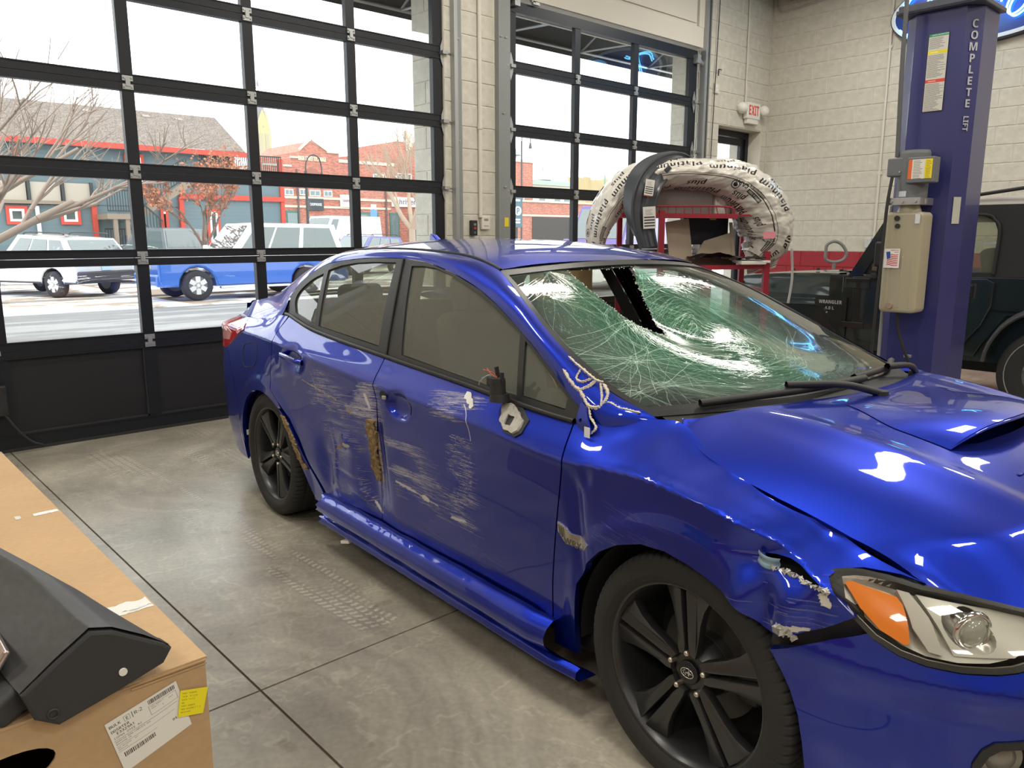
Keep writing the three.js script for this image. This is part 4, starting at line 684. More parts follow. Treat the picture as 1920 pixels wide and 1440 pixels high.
// ---------- wheels ----------
const tyreMat = std([.020, .0195, .019], .82);
const rimMat = phys([.052, .052, .055], .38, { metalness: .55, clearcoat: .35, clearcoatRoughness: .25 });
function wheelParts(parent, x, y, z, face, steer = 0, spin = 0) {
  const w = new THREE.Group(); w.name = 'wheel'; w.position.set(x, y, z); w.rotation.y = face > 0 ? steer : Math.PI + steer; parent.add(w);
  const prof = [[.215, -.095], [.232, -.108], [.27, -.117], [.300, -.112], [.3135, -.100], [.318, -.080], [.3185, -.062], [.311, -.060], [.311, -.052], [.3187, -.050], [.3187, -.014], [.311, -.012], [.311, .004], [.3187, .006], [.3187, .048], [.311, .050], [.311, .058], [.3185, .060], [.318, .080], [.3135, .100], [.300, .112], [.275, .117], [.262, .1165], [.2605, .1145], [.253, .1125], [.246, .108], [.237, .099]];
  if (!wheelParts.tyre) wheelParts.tyre = surf((u, v) => { const k = v * (prof.length - 1), i = Math.min(prof.length - 2, Math.floor(k + 1e-6)), t = k - i, r0 = lerp(prof[i][0], prof[i + 1][0], t), zz = lerp(prof[i][1], prof[i + 1][1], t), a = u * Math.PI * 2; let r = r0; if (Math.abs(zz) > .062 && r0 > .302) { const q = (u * 76 + (zz > 0 ? 0 : .5)) % 1; if (q < .16) r -= .007; } else if (r0 > .315) { const q = (u * 76 + zz * 14 + 10) % 1; if (q < .12) r -= .005; } return [r * Math.cos(a), r * Math.sin(a), zz]; }, 456, prof.length - 1);
  part('tyre', wheelParts.tyre, tyreMat, w);
  const lip = [[.236, .099], [.242, .104], [.2425, .097], [.234, .091], [.229, .072], [.224, .04], [.218, -.02], [.214, -.09]];
  const lathe = (pts, n = 72) => { const g = new THREE.LatheGeometry(pts.map(([r, h]) => new THREE.Vector2(r, h)), n); g.rotateX(Math.PI / 2); return g; };
  part('rim', lathe(lip), rimMat, w);
  part('barrel_back', lathe([[.215, -.085], [.10, -.085], [.02, -.06]], 40), std([.012, .012, .012], .8), w);
  part('brake_disc', merge(cylY(.150, .150, .022, 0, 0, -.03, 40, Math.PI / 2), cylY(.085, .085, .05, 0, 0, -.015, 30, Math.PI / 2)), std([.10, .095, .09], .5, { metalness: .6 }), w);
  part('brake_caliper', rbox(.06, .16, .06, .012, .135, .03, -.02), std([.05, .05, .05], .5), w);
  if (!wheelParts.spoke) {
    wheelParts.spoke = [1, -1].map((s) => {
      const pts = [[.052, .008], [.080, .0052], [.150, .0072], [.2300, .0085], [.2285, .036], [.2190, .074], [.207, .066], [.178, .051], [.138, .040], [.095, .0335], [.062, .0300], [.046, .025]].map(([a, b]) => [a, b * s]);
      const g = ext(pts, .022, .0028, 2); const p = g.attributes.position;
      for (let i = 0; i < p.count; i++) { const r = p.getX(i), yv = Math.abs(p.getY(i)); p.setZ(i, p.getZ(i) + .052 + (r - .05) * .085 - Math.max(0, yv - .010) * .34 * sstep(.05, .1, r)); }
      const q = toCreasedNormals(g.index ? g.toNonIndexed() : g, .5); return q;
    });
  }
  for (let k = 0; k < 5; k++) for (const j of [0, 1]) { const m = part('spoke', wheelParts.spoke[j], rimMat, w); m.rotation.z = spin + k * Math.PI * .4; }
  part('hub', merge(lathe([[0, .062], [.045, .062], [.052, .058], [.060, .045], [.075, .03], [.085, .0]], 40)), rimMat, w);
  const cap = part('centre_cap', lathe([[0, .074], [.028, .074], [.031, .071], [.032, .06]], 36), std([.010, .011, .016], .25), w);
  for (let k = 0; k < 5; k++) { const a = spin + k * Math.PI * .4; part('lug_nut', merge(cylY(.0085, .0095, .024, .0545 * Math.cos(a), .0545 * Math.sin(a), .066, 6, Math.PI / 2), at(new THREE.SphereGeometry(.0084, 10, 6), .0545 * Math.cos(a), .0545 * Math.sin(a), .077)), phys([.62, .56, .48], .22, { metalness: .9 }), w); }
  const em = []; for (let i = 0; i < 36; i++) { const a = i / 36 * 6.283; em.push([.0195 * Math.cos(a), .0125 * Math.sin(a), .0755]); }
  const star = (cx, cy, r) => at(ext(Array.from({ length: 8 }, (_, i) => { const q = i % 2 ? r * .32 : r, a = i * Math.PI / 4; return [q * 1.25 * Math.cos(a), q * Math.sin(a)]; }), .0012), cx, cy, .0742);
  part('emblem', merge(tube(em, .0014, 60, 6, true), star(.005, .001, .0095), star(-.009, .0055, .0036), star(-.013, .001, .0032), star(-.0105, -.0035, .0032), star(-.0055, -.006, .0032), star(-.004, -.001, .003)), chrome, w, 'oval badge with stars');
  return w;
}
wheelParts(CAR, 1.325, .3185, .762, 1, 0, 1.62); wheelParts(CAR, -1.325, .3185, .762, 1, 0, 1.1);
wheelParts(CAR, 1.325, .3185, -.762, -1, 0, .4); wheelParts(CAR, -1.325, .3185, -.762, -1, 0, 0);
// ---------- wheel housings, underbody, engine bay ----------
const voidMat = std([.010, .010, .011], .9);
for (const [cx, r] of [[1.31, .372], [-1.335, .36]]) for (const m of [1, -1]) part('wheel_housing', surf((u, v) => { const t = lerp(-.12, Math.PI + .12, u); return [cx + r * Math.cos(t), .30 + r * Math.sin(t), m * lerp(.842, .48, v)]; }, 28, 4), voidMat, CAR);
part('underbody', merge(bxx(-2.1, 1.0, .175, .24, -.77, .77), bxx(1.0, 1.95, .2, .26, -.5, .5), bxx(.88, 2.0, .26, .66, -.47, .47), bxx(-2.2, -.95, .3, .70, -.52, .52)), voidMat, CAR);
// ---------- cabin ----------
{
  const trimDark = std([.022, .022, .024], .75), liner = std([.40, .385, .34], .9), cloth = std([.045, .045, .048], .9);
  part('cabin_floor', bxx(-1.5, .98, .24, .30, -.74, .74), trimDark, CAR);
  part('headliner', surf((u, v) => { const p = roofPt(u, v); return [p[0], p[1] - .035, p[2] * .97]; }, 14, 14, true), liner, CAR);
  for (const m of [1, -1]) part('door_lining', merge(panel(frontDoor, m > 0 ? sideP(SL, -.09) : sideM(SL, -.09), { c: .08, flange: 0, flip: m < 0 }), panel(rearDoor, m > 0 ? sideP(SL, -.09) : sideM(SL, -.09), { c: .08, flange: 0, flip: m < 0 })), trimDark, CAR);
  part('parcel_shelf', merge(bxx(-1.9, -1.32, .98, 1.0, -.62, .62), bxx(-1.34, -1.3, .3, 1.0, -.66, .66)), trimDark, CAR);
  part('dashboard', surf((u, v) => { const z = lerp(-.68, .68, u), t = v * Math.PI * .75; return [.62 + .36 * v + .03 * Math.cos(z * 3), .86 + .10 * Math.sin(t) - .10 * (v < .15 ? (.15 - v) / .15 : 0), z]; }, 20, 12, true), trimDark, CAR);
  part('firewall', bxx(.60, .66, .3, .86, -.68, .68), trimDark, CAR);
  part('steering_wheel', merge(at(new THREE.TorusGeometry(.18, .016, 10, 36), 0, 0, 0), rbox(.14, .10, .05, .02, 0, 0, 0), box(.34, .03, .02, 0, 0, 0), rod([0, 0, 0], [0, 0, -.25], .03)).rotateX(-.35).rotateY(-Math.PI / 2).translate(.42, .88, -.37), trimDark, CAR);
  const seat = (x, z, w, low) => {
    part('seat', merge(rbox(.50, .16, w, .06, x, .50, z, 0, 0, .12), low ? rbox(.14, .60, w - .02, .06, x - .38, .74, z, 0, 0, .85) : rbox(.14, .62, w - .02, .06, x - .27, .82, z, 0, 0, .28), box(.42, .16, w - .1, x, .36, z)), cloth, CAR);
    part('headrest', low ? rbox(.10, .18, .26, .045, x - .66, .94, z, 0, 0, .8) : merge(rbox(.10, .19, Math.min(.27, w), .045, x - .385, 1.175, z, 0, 0, .18), rod([x - .36, 1.03, z - .06], [x - .38, 1.12, z - .06], .006), rod([x - .36, 1.03, z + .06], [x - .38, 1.12, z + .06], .006)), cloth, CAR);
  };
  seat(.20, .37, .50); seat(.20, -.37, .50, true);
  part('rear_bench', merge(rbox(.50, .18, 1.28, .06, -.80, .48, 0, 0, 0, .1), rbox(.16, .62, 1.3, .06, -1.12, .78, 0, 0, 0, .36), bxx(-1.05, -.6, .3, .42, -.62, .62)), cloth, CAR);
  for (const z of [-.36, .36]) part('headrest', rbox(.09, .15, .25, .04, -1.26, 1.10, z, 0, 0, .2), cloth, CAR);
  for (const m of [1, -1]) part('pillar_lining', merge(bar([-.26, .95, m * .70], [-.38, 1.30, m * .54], .03, .05)), trimDark, CAR);
}
// ---------- long carton in the foreground ----------
{
  const cardTex = pix(512, 512, (u, v) => { const a = fbm(u * 5, v * 5, 5, 5), f = nz(u * 90, v * 170, 170), k = 1 + .07 * (a - .5) + .035 * (f - .5); return [188 * k, 156 * k, 118 * k]; });
  const cardMat = std(0xffffff, .85, { map: cardTex });
  const T = thing('cardboard_box', 'long brown carton with shipping label under the dark plastic trim', 'box', [0, 0, 0]);
  const x0 = -.85, x1 = .495, z0 = -3.35, z1 = -1.413, h = .62, hand = []; for (let i = 0; i < 26; i++) { const t = i / 26 * 6.283; hand.push([.135 + .098 * Math.cos(t), .532 + .038 * Math.sin(t) + .012 * Math.cos(t)]); }
  const fr = ext(holed([[x0, 0], [x1, 0], [x1, h], [x0, h]], hand), .005); fr.translate(0, 0, z1 - .005); part('front_wall', uvm(fr, (x, y) => [x, y]), cardMat, T);
  part('side_wall', merge(uvm(bxx(x1 - .005, x1, 0, h, z0, z1 - .005), (x, y, z) => [z, y])), cardMat, T);
  part('side_wall', uvm(bxx(x0, x0 + .005, 0, h, z0, z1 - .005), (x, y, z) => [z, y]), cardMat, T); part('back_wall', uvm(bxx(x0, x1, 0, h, z0, z0 + .005), (x, y) => [x, y]), cardMat, T);
  const xm = -.18;
  part('top_flap', uvm(bxx(xm + .002, x1 + .003, h, h + .005, z0, z1 + .002), (x, y, z) => [x, z]), cardMat, T); part('top_flap', uvm(bxx(x0 - .003, xm - .002, h, h + .005, z0, z1 + .002), (x, y, z) => [x, z]), cardMat, T);
  part('box_floor', bxx(x0, x1, 0, .006, z0, z1), cardMat, T); part('flute_edge', merge(bxx(.3, x1, h - .003, h, z1 - .006, z1 + .004), bxx(.36, x1 + .002, h - .010, h - .007, z1, z1 + .003)), cardMat, T);
  // torn clear tape
  const tapeMat = phys([.85, .84, .80], .18, { transparent: true, opacity: .62 });
  const torn = (xa, xb, zc, w) => { const p = []; for (let i = 0; i <= 14; i++) p.push([lerp(xa, xb, i / 14), zc - w * rr(.5, 1)]); for (let i = 14; i >= 0; i--) p.push([lerp(xa, xb, i / 14), zc + w * rr(.5, 1)]); const g = ext(p, .0008); g.rotateX(Math.PI / 2); g.translate(0, h + .0065, 0); return g; };
  part('tape', merge(torn(.385, .494, -1.727, .030), torn(.42, .494, -1.70, .008)), tapeMat, T, 'white torn packing tape'); part('tape', torn(.43, .494, -2.517, .016), tapeMat, T); part('tape', torn(.385, .40, -2.52, .02), tapeMat, T);
  // shipping label and sticky note
  const lab = tex(768, 720, (g, W, H) => {
    g.fillStyle = '#e9e6df'; g.fillRect(0, 0, W, H); g.fillStyle = '#26231f'; g.strokeStyle = '#26231f'; g.lineWidth = 3;
    g.font = 'bold 50px monospace'; g.fillText('BULK', 22, 92); g.strokeRect(180, 40, 60, 66); g.fillText('E', 196, 92); g.font = '64px sans-serif'; g.fillText('R-2', 282, 96); g.strokeRect(265, 36, 4, 76);
    g.font = 'bold 46px monospace'; g.fillText('DDSRTER', 22, 160); g.fillText('E3329A1', 66, 206); g.font = '38px monospace'; g.fillText('ISPNX OTEE A2', 24, 252);
    g.fillRect(20, 270, 690, 4); g.font = '24px monospace'; g.fillText('DOORSIDE ROAD COMPLETE AUX', 24, 304); g.fillText('MOULDING FR', 24, 334); g.fillRect(20, 352, 640, 3); g.font = '20px monospace'; g.fillText('MID WELDSIDE   QTY', 24, 384); g.fillText('SUPPLIER', 24, 412); g.fillRect(20, 430, 420, 3);
    g.font = 'bold 50px serif'; g.fillText('91', 600, 500); g.font = '34px sans-serif'; g.fillText('1', 560, 196);
    let x = 440; while (x < 730) { const w = rr(3, 9); g.fillRect(x, 30, w, 60); x += w + rr(3, 8); } x = 60; while (x < 400) { const w = rr(3, 10); g.fillRect(x, 470, w, 62); x += w + rr(3, 9); }
    g.strokeRect(430, 110, 300, 120); g.font = '18px monospace'; g.fillText('PART NUMBER 6', 450, 136); g.fillText('GRADE S', 450, 160); g.font = '22px monospace'; g.fillText('VALE', 640, 160);
  }, { clamp: true });
  const quad = (a, b, c, d, z) => { const g = new THREE.BufferGeometry(); g.setAttribute('position', new THREE.Float32BufferAttribute([...a, z, ...b, z, ...c, z, ...a, z, ...c, z, ...d, z], 3)); g.setAttribute('uv', new THREE.Float32BufferAttribute([0, 0, 1, 0, 1, 1, 0, 0, 1, 1, 0, 1], 2)); g.computeVertexNormals(); return g; };
  part('shipping_label', quad([.337, .455], [.460, .497], [.438, .597], [.311, .563], z1 + .0015), std(0xffffff, .55, { map: lab }), T, 'white printed shipping label');
  const note = tex(256, 256, (g, W, H) => { g.fillStyle = '#f2e31c'; g.fillRect(0, 0, W, H); g.fillStyle = '#6a6414'; g.font = '20px monospace'; ['PART FENDER', 'TRIM  R-SIDE', 'DATE 11/13', 'NO:', 'PART NUMBER', 'NEW ASSEMBLY 7 4', 'RECEIVED'].forEach((s, i) => g.fillText(s, 22, 40 + i * 30)); }, { clamp: true });
  part('sticky_note', quad([.435, .523], [.482, .512], [.495, .562], [.444, .575], z1 + .004), std(0xffffff, .7, { map: note }), T, 'yellow sticky note');
}
// ---------- dark plastic trim piece lying on the carton ----------
{
  const gtex = pix(256, 256, (u, v) => { const a = fbm(u * 40, v * 40, 3, 40), k = 200 + 50 * (a - .5); return [k, k, k]; });
  const grey = std([.070, .070, .072], .52, { map: gtex }), end = std([.030, .030, .032], .62);
  const T = thing('plastic_trim', 'dark grey plastic rocker trim end lying on the long carton', 'car part', [0, 0, 0]);
  const P = [[.299, .756], [.335, .745], [.418, .690], [.430, .676], [.414, .652], [.330, .628], [.239, .606], [.205, .630], [.189, .682], [.243, .720]];
  const e = ext(P, .02, .006, 2); e.translate(0, 0, -1.415); part('end_cap', e, end, T, 'black end face with two bolt holes');
  const top = [[.189, .682], [.243, .722], [.299, .759], [.335, .748], [.385, .715], [.430, .678]];
  const prof = (t) => { const k = t * (top.length - 1), i = Math.min(top.length - 2, Math.floor(k)), f = k - i; return [lerp(top[i][0], top[i + 1][0], f), lerp(top[i][1], top[i + 1][1], f)]; };
  part('shell', surf((u, v) => { const [x, y] = prof(u), s = v * .62, lift = .055 * sstep(0, .45, v) * (1 - .7 * u), cx = .30; return [x - .10 * v - (x - cx) * .10 * v - .02 * v * v, y + .003 + lift - .05 * v * (u > .6 ? (u - .6) * 2 : 0), -1.394 - s]; }, 30, 30, true), grey, T);
  part('inner_lip', merge(bxx(.10, .20, .64, .655, -1.9, -1.42), rbox(.06, .05, .10, .012, .165, .655, -1.46, 0, .3, .4)), end, T);
  part('chrome_strip', at(rbox(.012, .06, .22, .005), .172, .712, -1.56, 0, 0, -.6), phys([.55, .45, .44], .12, { metalness: .9 }), T, 'shiny insert strip');
  part('bolt_hole', cylY(.007, .007, .004, .344, .664, -1.388, 12, Math.PI / 2), whitePlastic, T); part('bolt_hole', at(new THREE.TorusGeometry(.008, .002, 6, 16), .232, .632, -1.388), end, T);
}
// ---------- blue lift column with its power unit ----------
{
  const liftBlue = phys([.028, .030, .135], .38, { clearcoat: .3 }), motorGrey = std([.14, .145, .15], .55), steel = std([.5, .5, .49], .35, { metalness: .8 });
  const T = thing('lift_column', 'tall dark blue lift column between the sedan and the dark green off-roader', 'car lift', [5.6, 0, -2.06]);
  const sec = [[0, .15], [.09, .225], [.36, .225], [.36, -.235], [.09, -.235], [0, -.15]];
  const col = ext(sec.map(([x, z]) => [x, -z]), 2.83, .004, 1); col.rotateX(-Math.PI / 2); part('column', col, liftBlue, T);
  part('base_plate', bxx(-.12, .46, .0, .02, -.36, .36), liftBlue, T);
  part('cap_plate', merge(rbox(.44, .03, .52, .006, .17, 2.85, -.005), rbox(.05, .05, .5, .01, -.03, 2.865, 0)), std([.07, .075, .10], .5), T);
  const place = tex(256, 1024, (g, W, H) => {
    g.fillStyle = '#c9c6bd'; g.fillRect(0, 0, W, H); const band = (y, h, c, n) => { g.fillStyle = c; g.fillRect(0, y, W, 44); g.fillStyle = 'rgba(255,255,255,.75)'; g.font = 'bold 20px sans-serif'; g.fillText(n, 40, y + 30); g.fillStyle = '#55534e'; for (let k = y + 60; k < y + h; k += 15) g.fillRect(14, k, rr(120, 226), 5); };
    band(0, 210, '#2f8a67', 'SAFETY INSTRUCTIONS'); band(224, 360, '#e0cf21', 'CAUTION'); band(600, 410, '#d24a3a', 'WARNING'); g.strokeStyle = '#222'; g.lineWidth = 6; g.strokeRect(3, 3, W - 6, H - 6);
  }, { clamp: true });
  const face = (w, h, y, z, t, o = {}) => { const g = new THREE.PlaneGeometry(w, h); g.rotateY(-Math.PI / 2); g.translate(o.x ?? -.0055, y, z); return g; };
  part('instruction_placard', face(.124, .48, 2.456, .0, null), std(0xffffff, .5, { map: place }), T, 'white placard with green yellow and red bands');
  const letters = [...'COMPLETE']; const dir = Math.atan2(.075, .09);
  letters.forEach((c, i) => { const g = text3(c, .052, .002), b = g.boundingBox; g.translate(-(b.max.x + b.min.x) / 2, 0, 0); g.scale(.95, .95, 1); g.rotateY(-Math.PI / 2 + (Math.PI / 2 - dir)); const m = part('letter', g, std([.42, .42, .46], .5), T); m.position.set(.045 - .0035, 2.70 - i * .068, .1875 + .004); });
  { const g = text3('LIFT', .034, .002), b = g.boundingBox; g.translate(-(b.max.x + b.min.x) / 2, -.017, 0); g.rotateZ(-Math.PI / 2); g.rotateY(-Math.PI / 2 + (Math.PI / 2 - dir)); const m = part('lettering', g, std([.42, .42, .46], .5), T); m.position.set(.045 - .0035, 2.125, .1875 + .004); }
  part('side_sticker', at(new THREE.PlaneGeometry(.05, .17), .045 - .004, 1.585, .1875 + .004, 0, -Math.PI / 2 + (Math.PI / 2 - dir)), std([.45, .44, .38], .6), T);
  // power unit
  part('motor', merge(cylY(.092, .092, .31, -.115, 1.79, -.035, 28), cylY(.086, .092, .02, -.115, 1.955, -.035, 28), box(.05, .14, .10, -.03, 1.8, -.03)), motorGrey, T);
  part('switch_box', merge(rbox(.09, .118, .125, .01, -.15, 1.862, -.115)), motorGrey, T); part('switch_toggle', cylY(.006, .006, .016, -.20, 1.83, -.09, 8, 0, 0, Math.PI / 2), steel, T);
  part('capacitor_box', rbox(.10, .16, .165, .008, -.175, 1.835, .043), motorGrey, T);
  const warn = tex(256, 160, (g, W, H) => { g.fillStyle = '#dcd8cf'; g.fillRect(0, 0, W, H); g.fillStyle = '#e0662a'; g.fillRect(0, 0, 40, H); g.fillStyle = '#66625a'; for (let k = 12; k < H; k += 13) g.fillRect(54, k, rr(70, 96), 4); g.fillStyle = '#e9d21c'; g.fillRect(176, 0, 80, H); g.fillStyle = '#8a7a10'; for (let k = 14; k < H; k += 13) g.fillRect(186, k, rr(40, 60), 4); }, { clamp: true });
  part('warning_label', face(.145, .12, 1.84, .043, null, { x: -.2262 }), std(0xffffff, .5, { map: warn }), T, 'orange and yellow warning labels');
  part('motor_label', at(new THREE.PlaneGeometry(.05, .035), -.205, 1.69, -.06, 0, -Math.PI / 2 - .2), std([.6, .6, .66], .5), T);
  part('clamp', merge(bxx(-.225, .0, 1.62, 1.665, -.145, .06), cylY(.10, .10, .035, -.115, 1.642, -.035, 28), ...[-.12, -.05, .03].map((z) => cylY(.012, .012, .012, -.228, 1.642, z, 8, 0, 0, Math.PI / 2))), steel, T);
  // translucent oil tank
  const tw = .235, tankMat = phys([.60, .54, .38], .42, { transmission: .42, thickness: 0 }), oilMat = phys([.42, .37, .30], .5);
  const tp = rrect(-.150, .92, .085, 1.575, .03).map(([z, y]) => [z, y]); const neck = [[-.09, 1.57], [-.09, 1.62], [.02, 1.62], [.02, 1.57]];
  const tg = ext(tp, .135, .018, 3); tg.rotateY(-Math.PI / 2); tg.translate(-.058, 0, 0);
  const tank = part('oil_tank', merge(tg, cylY(.055, .075, .06, -.13, 1.60, -.035, 20)), tankMat, T, 'yellowed translucent oil tank');
  part('oil_fill', bxx(-.185, -.08, .935, 1.34, -.135, .07), oilMat, tank);
  part('tank_rib', merge(...[-.105, -.02, .045].map((z) => rbox(.012, .34, .012, .005, -.208, 1.12, z))), tankMat, tank).userData.kind = 'stuff';
  part('tank_cap', cylY(.017, .017, .016, -.214, 1.535, -.075, 14, 0, 0, Math.PI / 2), blackPlastic, tank); part('tank_cap', cylY(.016, .016, .016, -.214, 1.485, -.068, 14, 0, 0, Math.PI / 2), blackPlastic, tank);
  part('drain_plug', cylY(.020, .022, .02, -.216, .965, -.075, 14, 0, 0, Math.PI / 2), std([.32, .22, .17], .5), tank);
  const flag = tex(200, 240, (g, W, H) => { g.fillStyle = '#e6e3df'; g.fillRect(0, 0, W, H); for (let i = 0; i < 7; i++) { g.strokeStyle = '#c0392f'; g.lineWidth = 11; g.beginPath(); g.moveTo(40, 70 + i * 22); g.bezierCurveTo(80, 52 + i * 22, 110, 92 + i * 22, 180, 74 + i * 22); g.stroke(); } g.fillStyle = '#2f4fa0'; g.beginPath(); g.moveTo(24, 40); g.lineTo(76, 34); g.lineTo(84, 120); g.lineTo(40, 128); g.fill(); g.fillStyle = '#a33'; g.font = 'bold 20px sans-serif'; g.fillText('AMERICAN', 80, 26); g.fillText('MADE', 130, 50); }, { clamp: true });
  part('flag_sticker', face(.10, .125, 1.276, -.085, null, { x: -.222 }), std(0xffffff, .5, { map: flag }), tank, 'sticker with a waving flag'); part('tank_label', face(.03, .06, 1.53, .055, null, { x: -.222 }), std([.62, .62, .64], .5), tank);
  // cables and hoses
  part('overhead_cable', tube([[-.16, 4.9, -.17], [-.158, 3.5, -.16], [-.155, 2.6, -.155], [-.15, 1.93, -.135]], .015, 40, 8), std([.10, .10, .105], .6), T);
  part('hydraulic_hose', tube([[-.215, 1.80, -.13], [-.245, 1.6, -.135], [-.25, 1.25, -.14], [-.245, .9, -.15], [-.20, .55, -.17], [-.18, .2, -.16]], .011, 60, 8), darkRubber, T);
  part('return_hose', tube([[-.16, .93, -.04], [-.15, .80, -.03], [-.12, .65, .015], [-.07, .55, .03], [-.05, .3, .03]], .010, 40, 8), darkRubber, T);
  part('conduit', merge(rod([-.06, .0, -.18], [-.06, 1.62, -.18], .012, 8)), std([.25, .25, .26], .5), T); part('hose_clip', rbox(.03, .02, .045, .004, -.075, .62, .02), steel, T);
}
// ---------- neon oval on the right wall ----------
{
  const T = thing('neon_sign', 'blue oval neon sign with glowing script on the block wall', 'sign', [XR - .001, 3.97, -3.32], -Math.PI / 2);
  const el = (a, b, n = 72) => Array.from({ length: n }, (_, i) => [a * Math.cos(i / n * 6.28318), b * Math.sin(i / n * 6.28318)]);
  const ring = (a, b, a2, b2, d, bev) => ext(holed(el(a, b), el(a2, b2)), d, bev, 2);
  part('can', at(ext(el(1.0, .41), .10), 0, 0, .0), std([.012, .014, .04], .5), T);
  part('white_border', at(ring(.985, .395, .94, .352, .012, .003), 0, 0, .10), std([.72, .72, .72], .4), T);
  part('blue_face', at(ext(el(.94, .352), .006), 0, 0, .10), phys([.004, .035, .20], .3, { clearcoat: .3 }), T);
  const glow = new THREE.MeshStandardMaterial({ color: 0xffffff, emissive: C(.09, .55, 1.0), emissiveIntensity: 5.5, roughness: .4 });
  const st = (p) => tube(p.map(([x, y]) => [x, y, .145]), .0105, p.length * 14, 8);
  const F = [[-.78, .10], [-.72, .20], [-.56, .22], [-.38, .19], [-.28, .22]], F2 = [[-.50, .20], [-.56, .02], [-.62, -.12], [-.72, -.18], [-.80, -.12]], F3 = [[-.66, .0], [-.54, .03], [-.42, .02]];
  const o = [[-.24, .04], [-.33, .02], [-.38, -.08], [-.33, -.16], [-.24, -.14], [-.19, -.05], [-.23, .03], [-.15, .02], [-.08, .04]];
  const r = [[-.08, .04], [-.03, .08], [.0, .03], [-.05, -.08], [-.09, -.17], [-.02, -.02], [.06, .06], [.14, .05], [.16, .0]];
  const d = [[.44, .03], [.36, .05], [.27, .0], [.24, -.10], [.29, -.16], [.38, -.11], [.45, .02], [.52, .16], [.56, .25], [.47, .05], [.41, -.10], [.46, -.16], [.56, -.12], [.66, -.05]];
  const wide = (p) => p.map(([x, y]) => [x * 1.08, y * 1.1]);
  for (const s of [F, F2, F3, o, r, d]) { part('neon_tube', st(wide(s)), glow, T, 'glowing blue neon script'); }
  for (const s of [F, F2, o, r, d]) part('neon_tube', st(wide(s).map(([x, y]) => [x + .028, y - .022])), glow, T);
  part('tube_support', merge(...[[-.5, .1], [-.2, -.1], [.2, -.1], [.5, .1]].map(([x, y]) => rod([x, y, .10], [x, y, .14], .006, 6))), std([.1, .1, .1], .5), T).userData.kind = 'stuff';
  part('hook', rod([.15, -.40, .05], [.15, -.46, .05], .012, 8), blackPlastic, T);
  const l = new THREE.PointLight(C(.09, .5, 1), .3); l.name = 'neon_sign_light'; l.position.set(XR - .35, 3.95, -3.2); l.shadow.radius = 12; l.castShadow = true; scene.add(l);
}
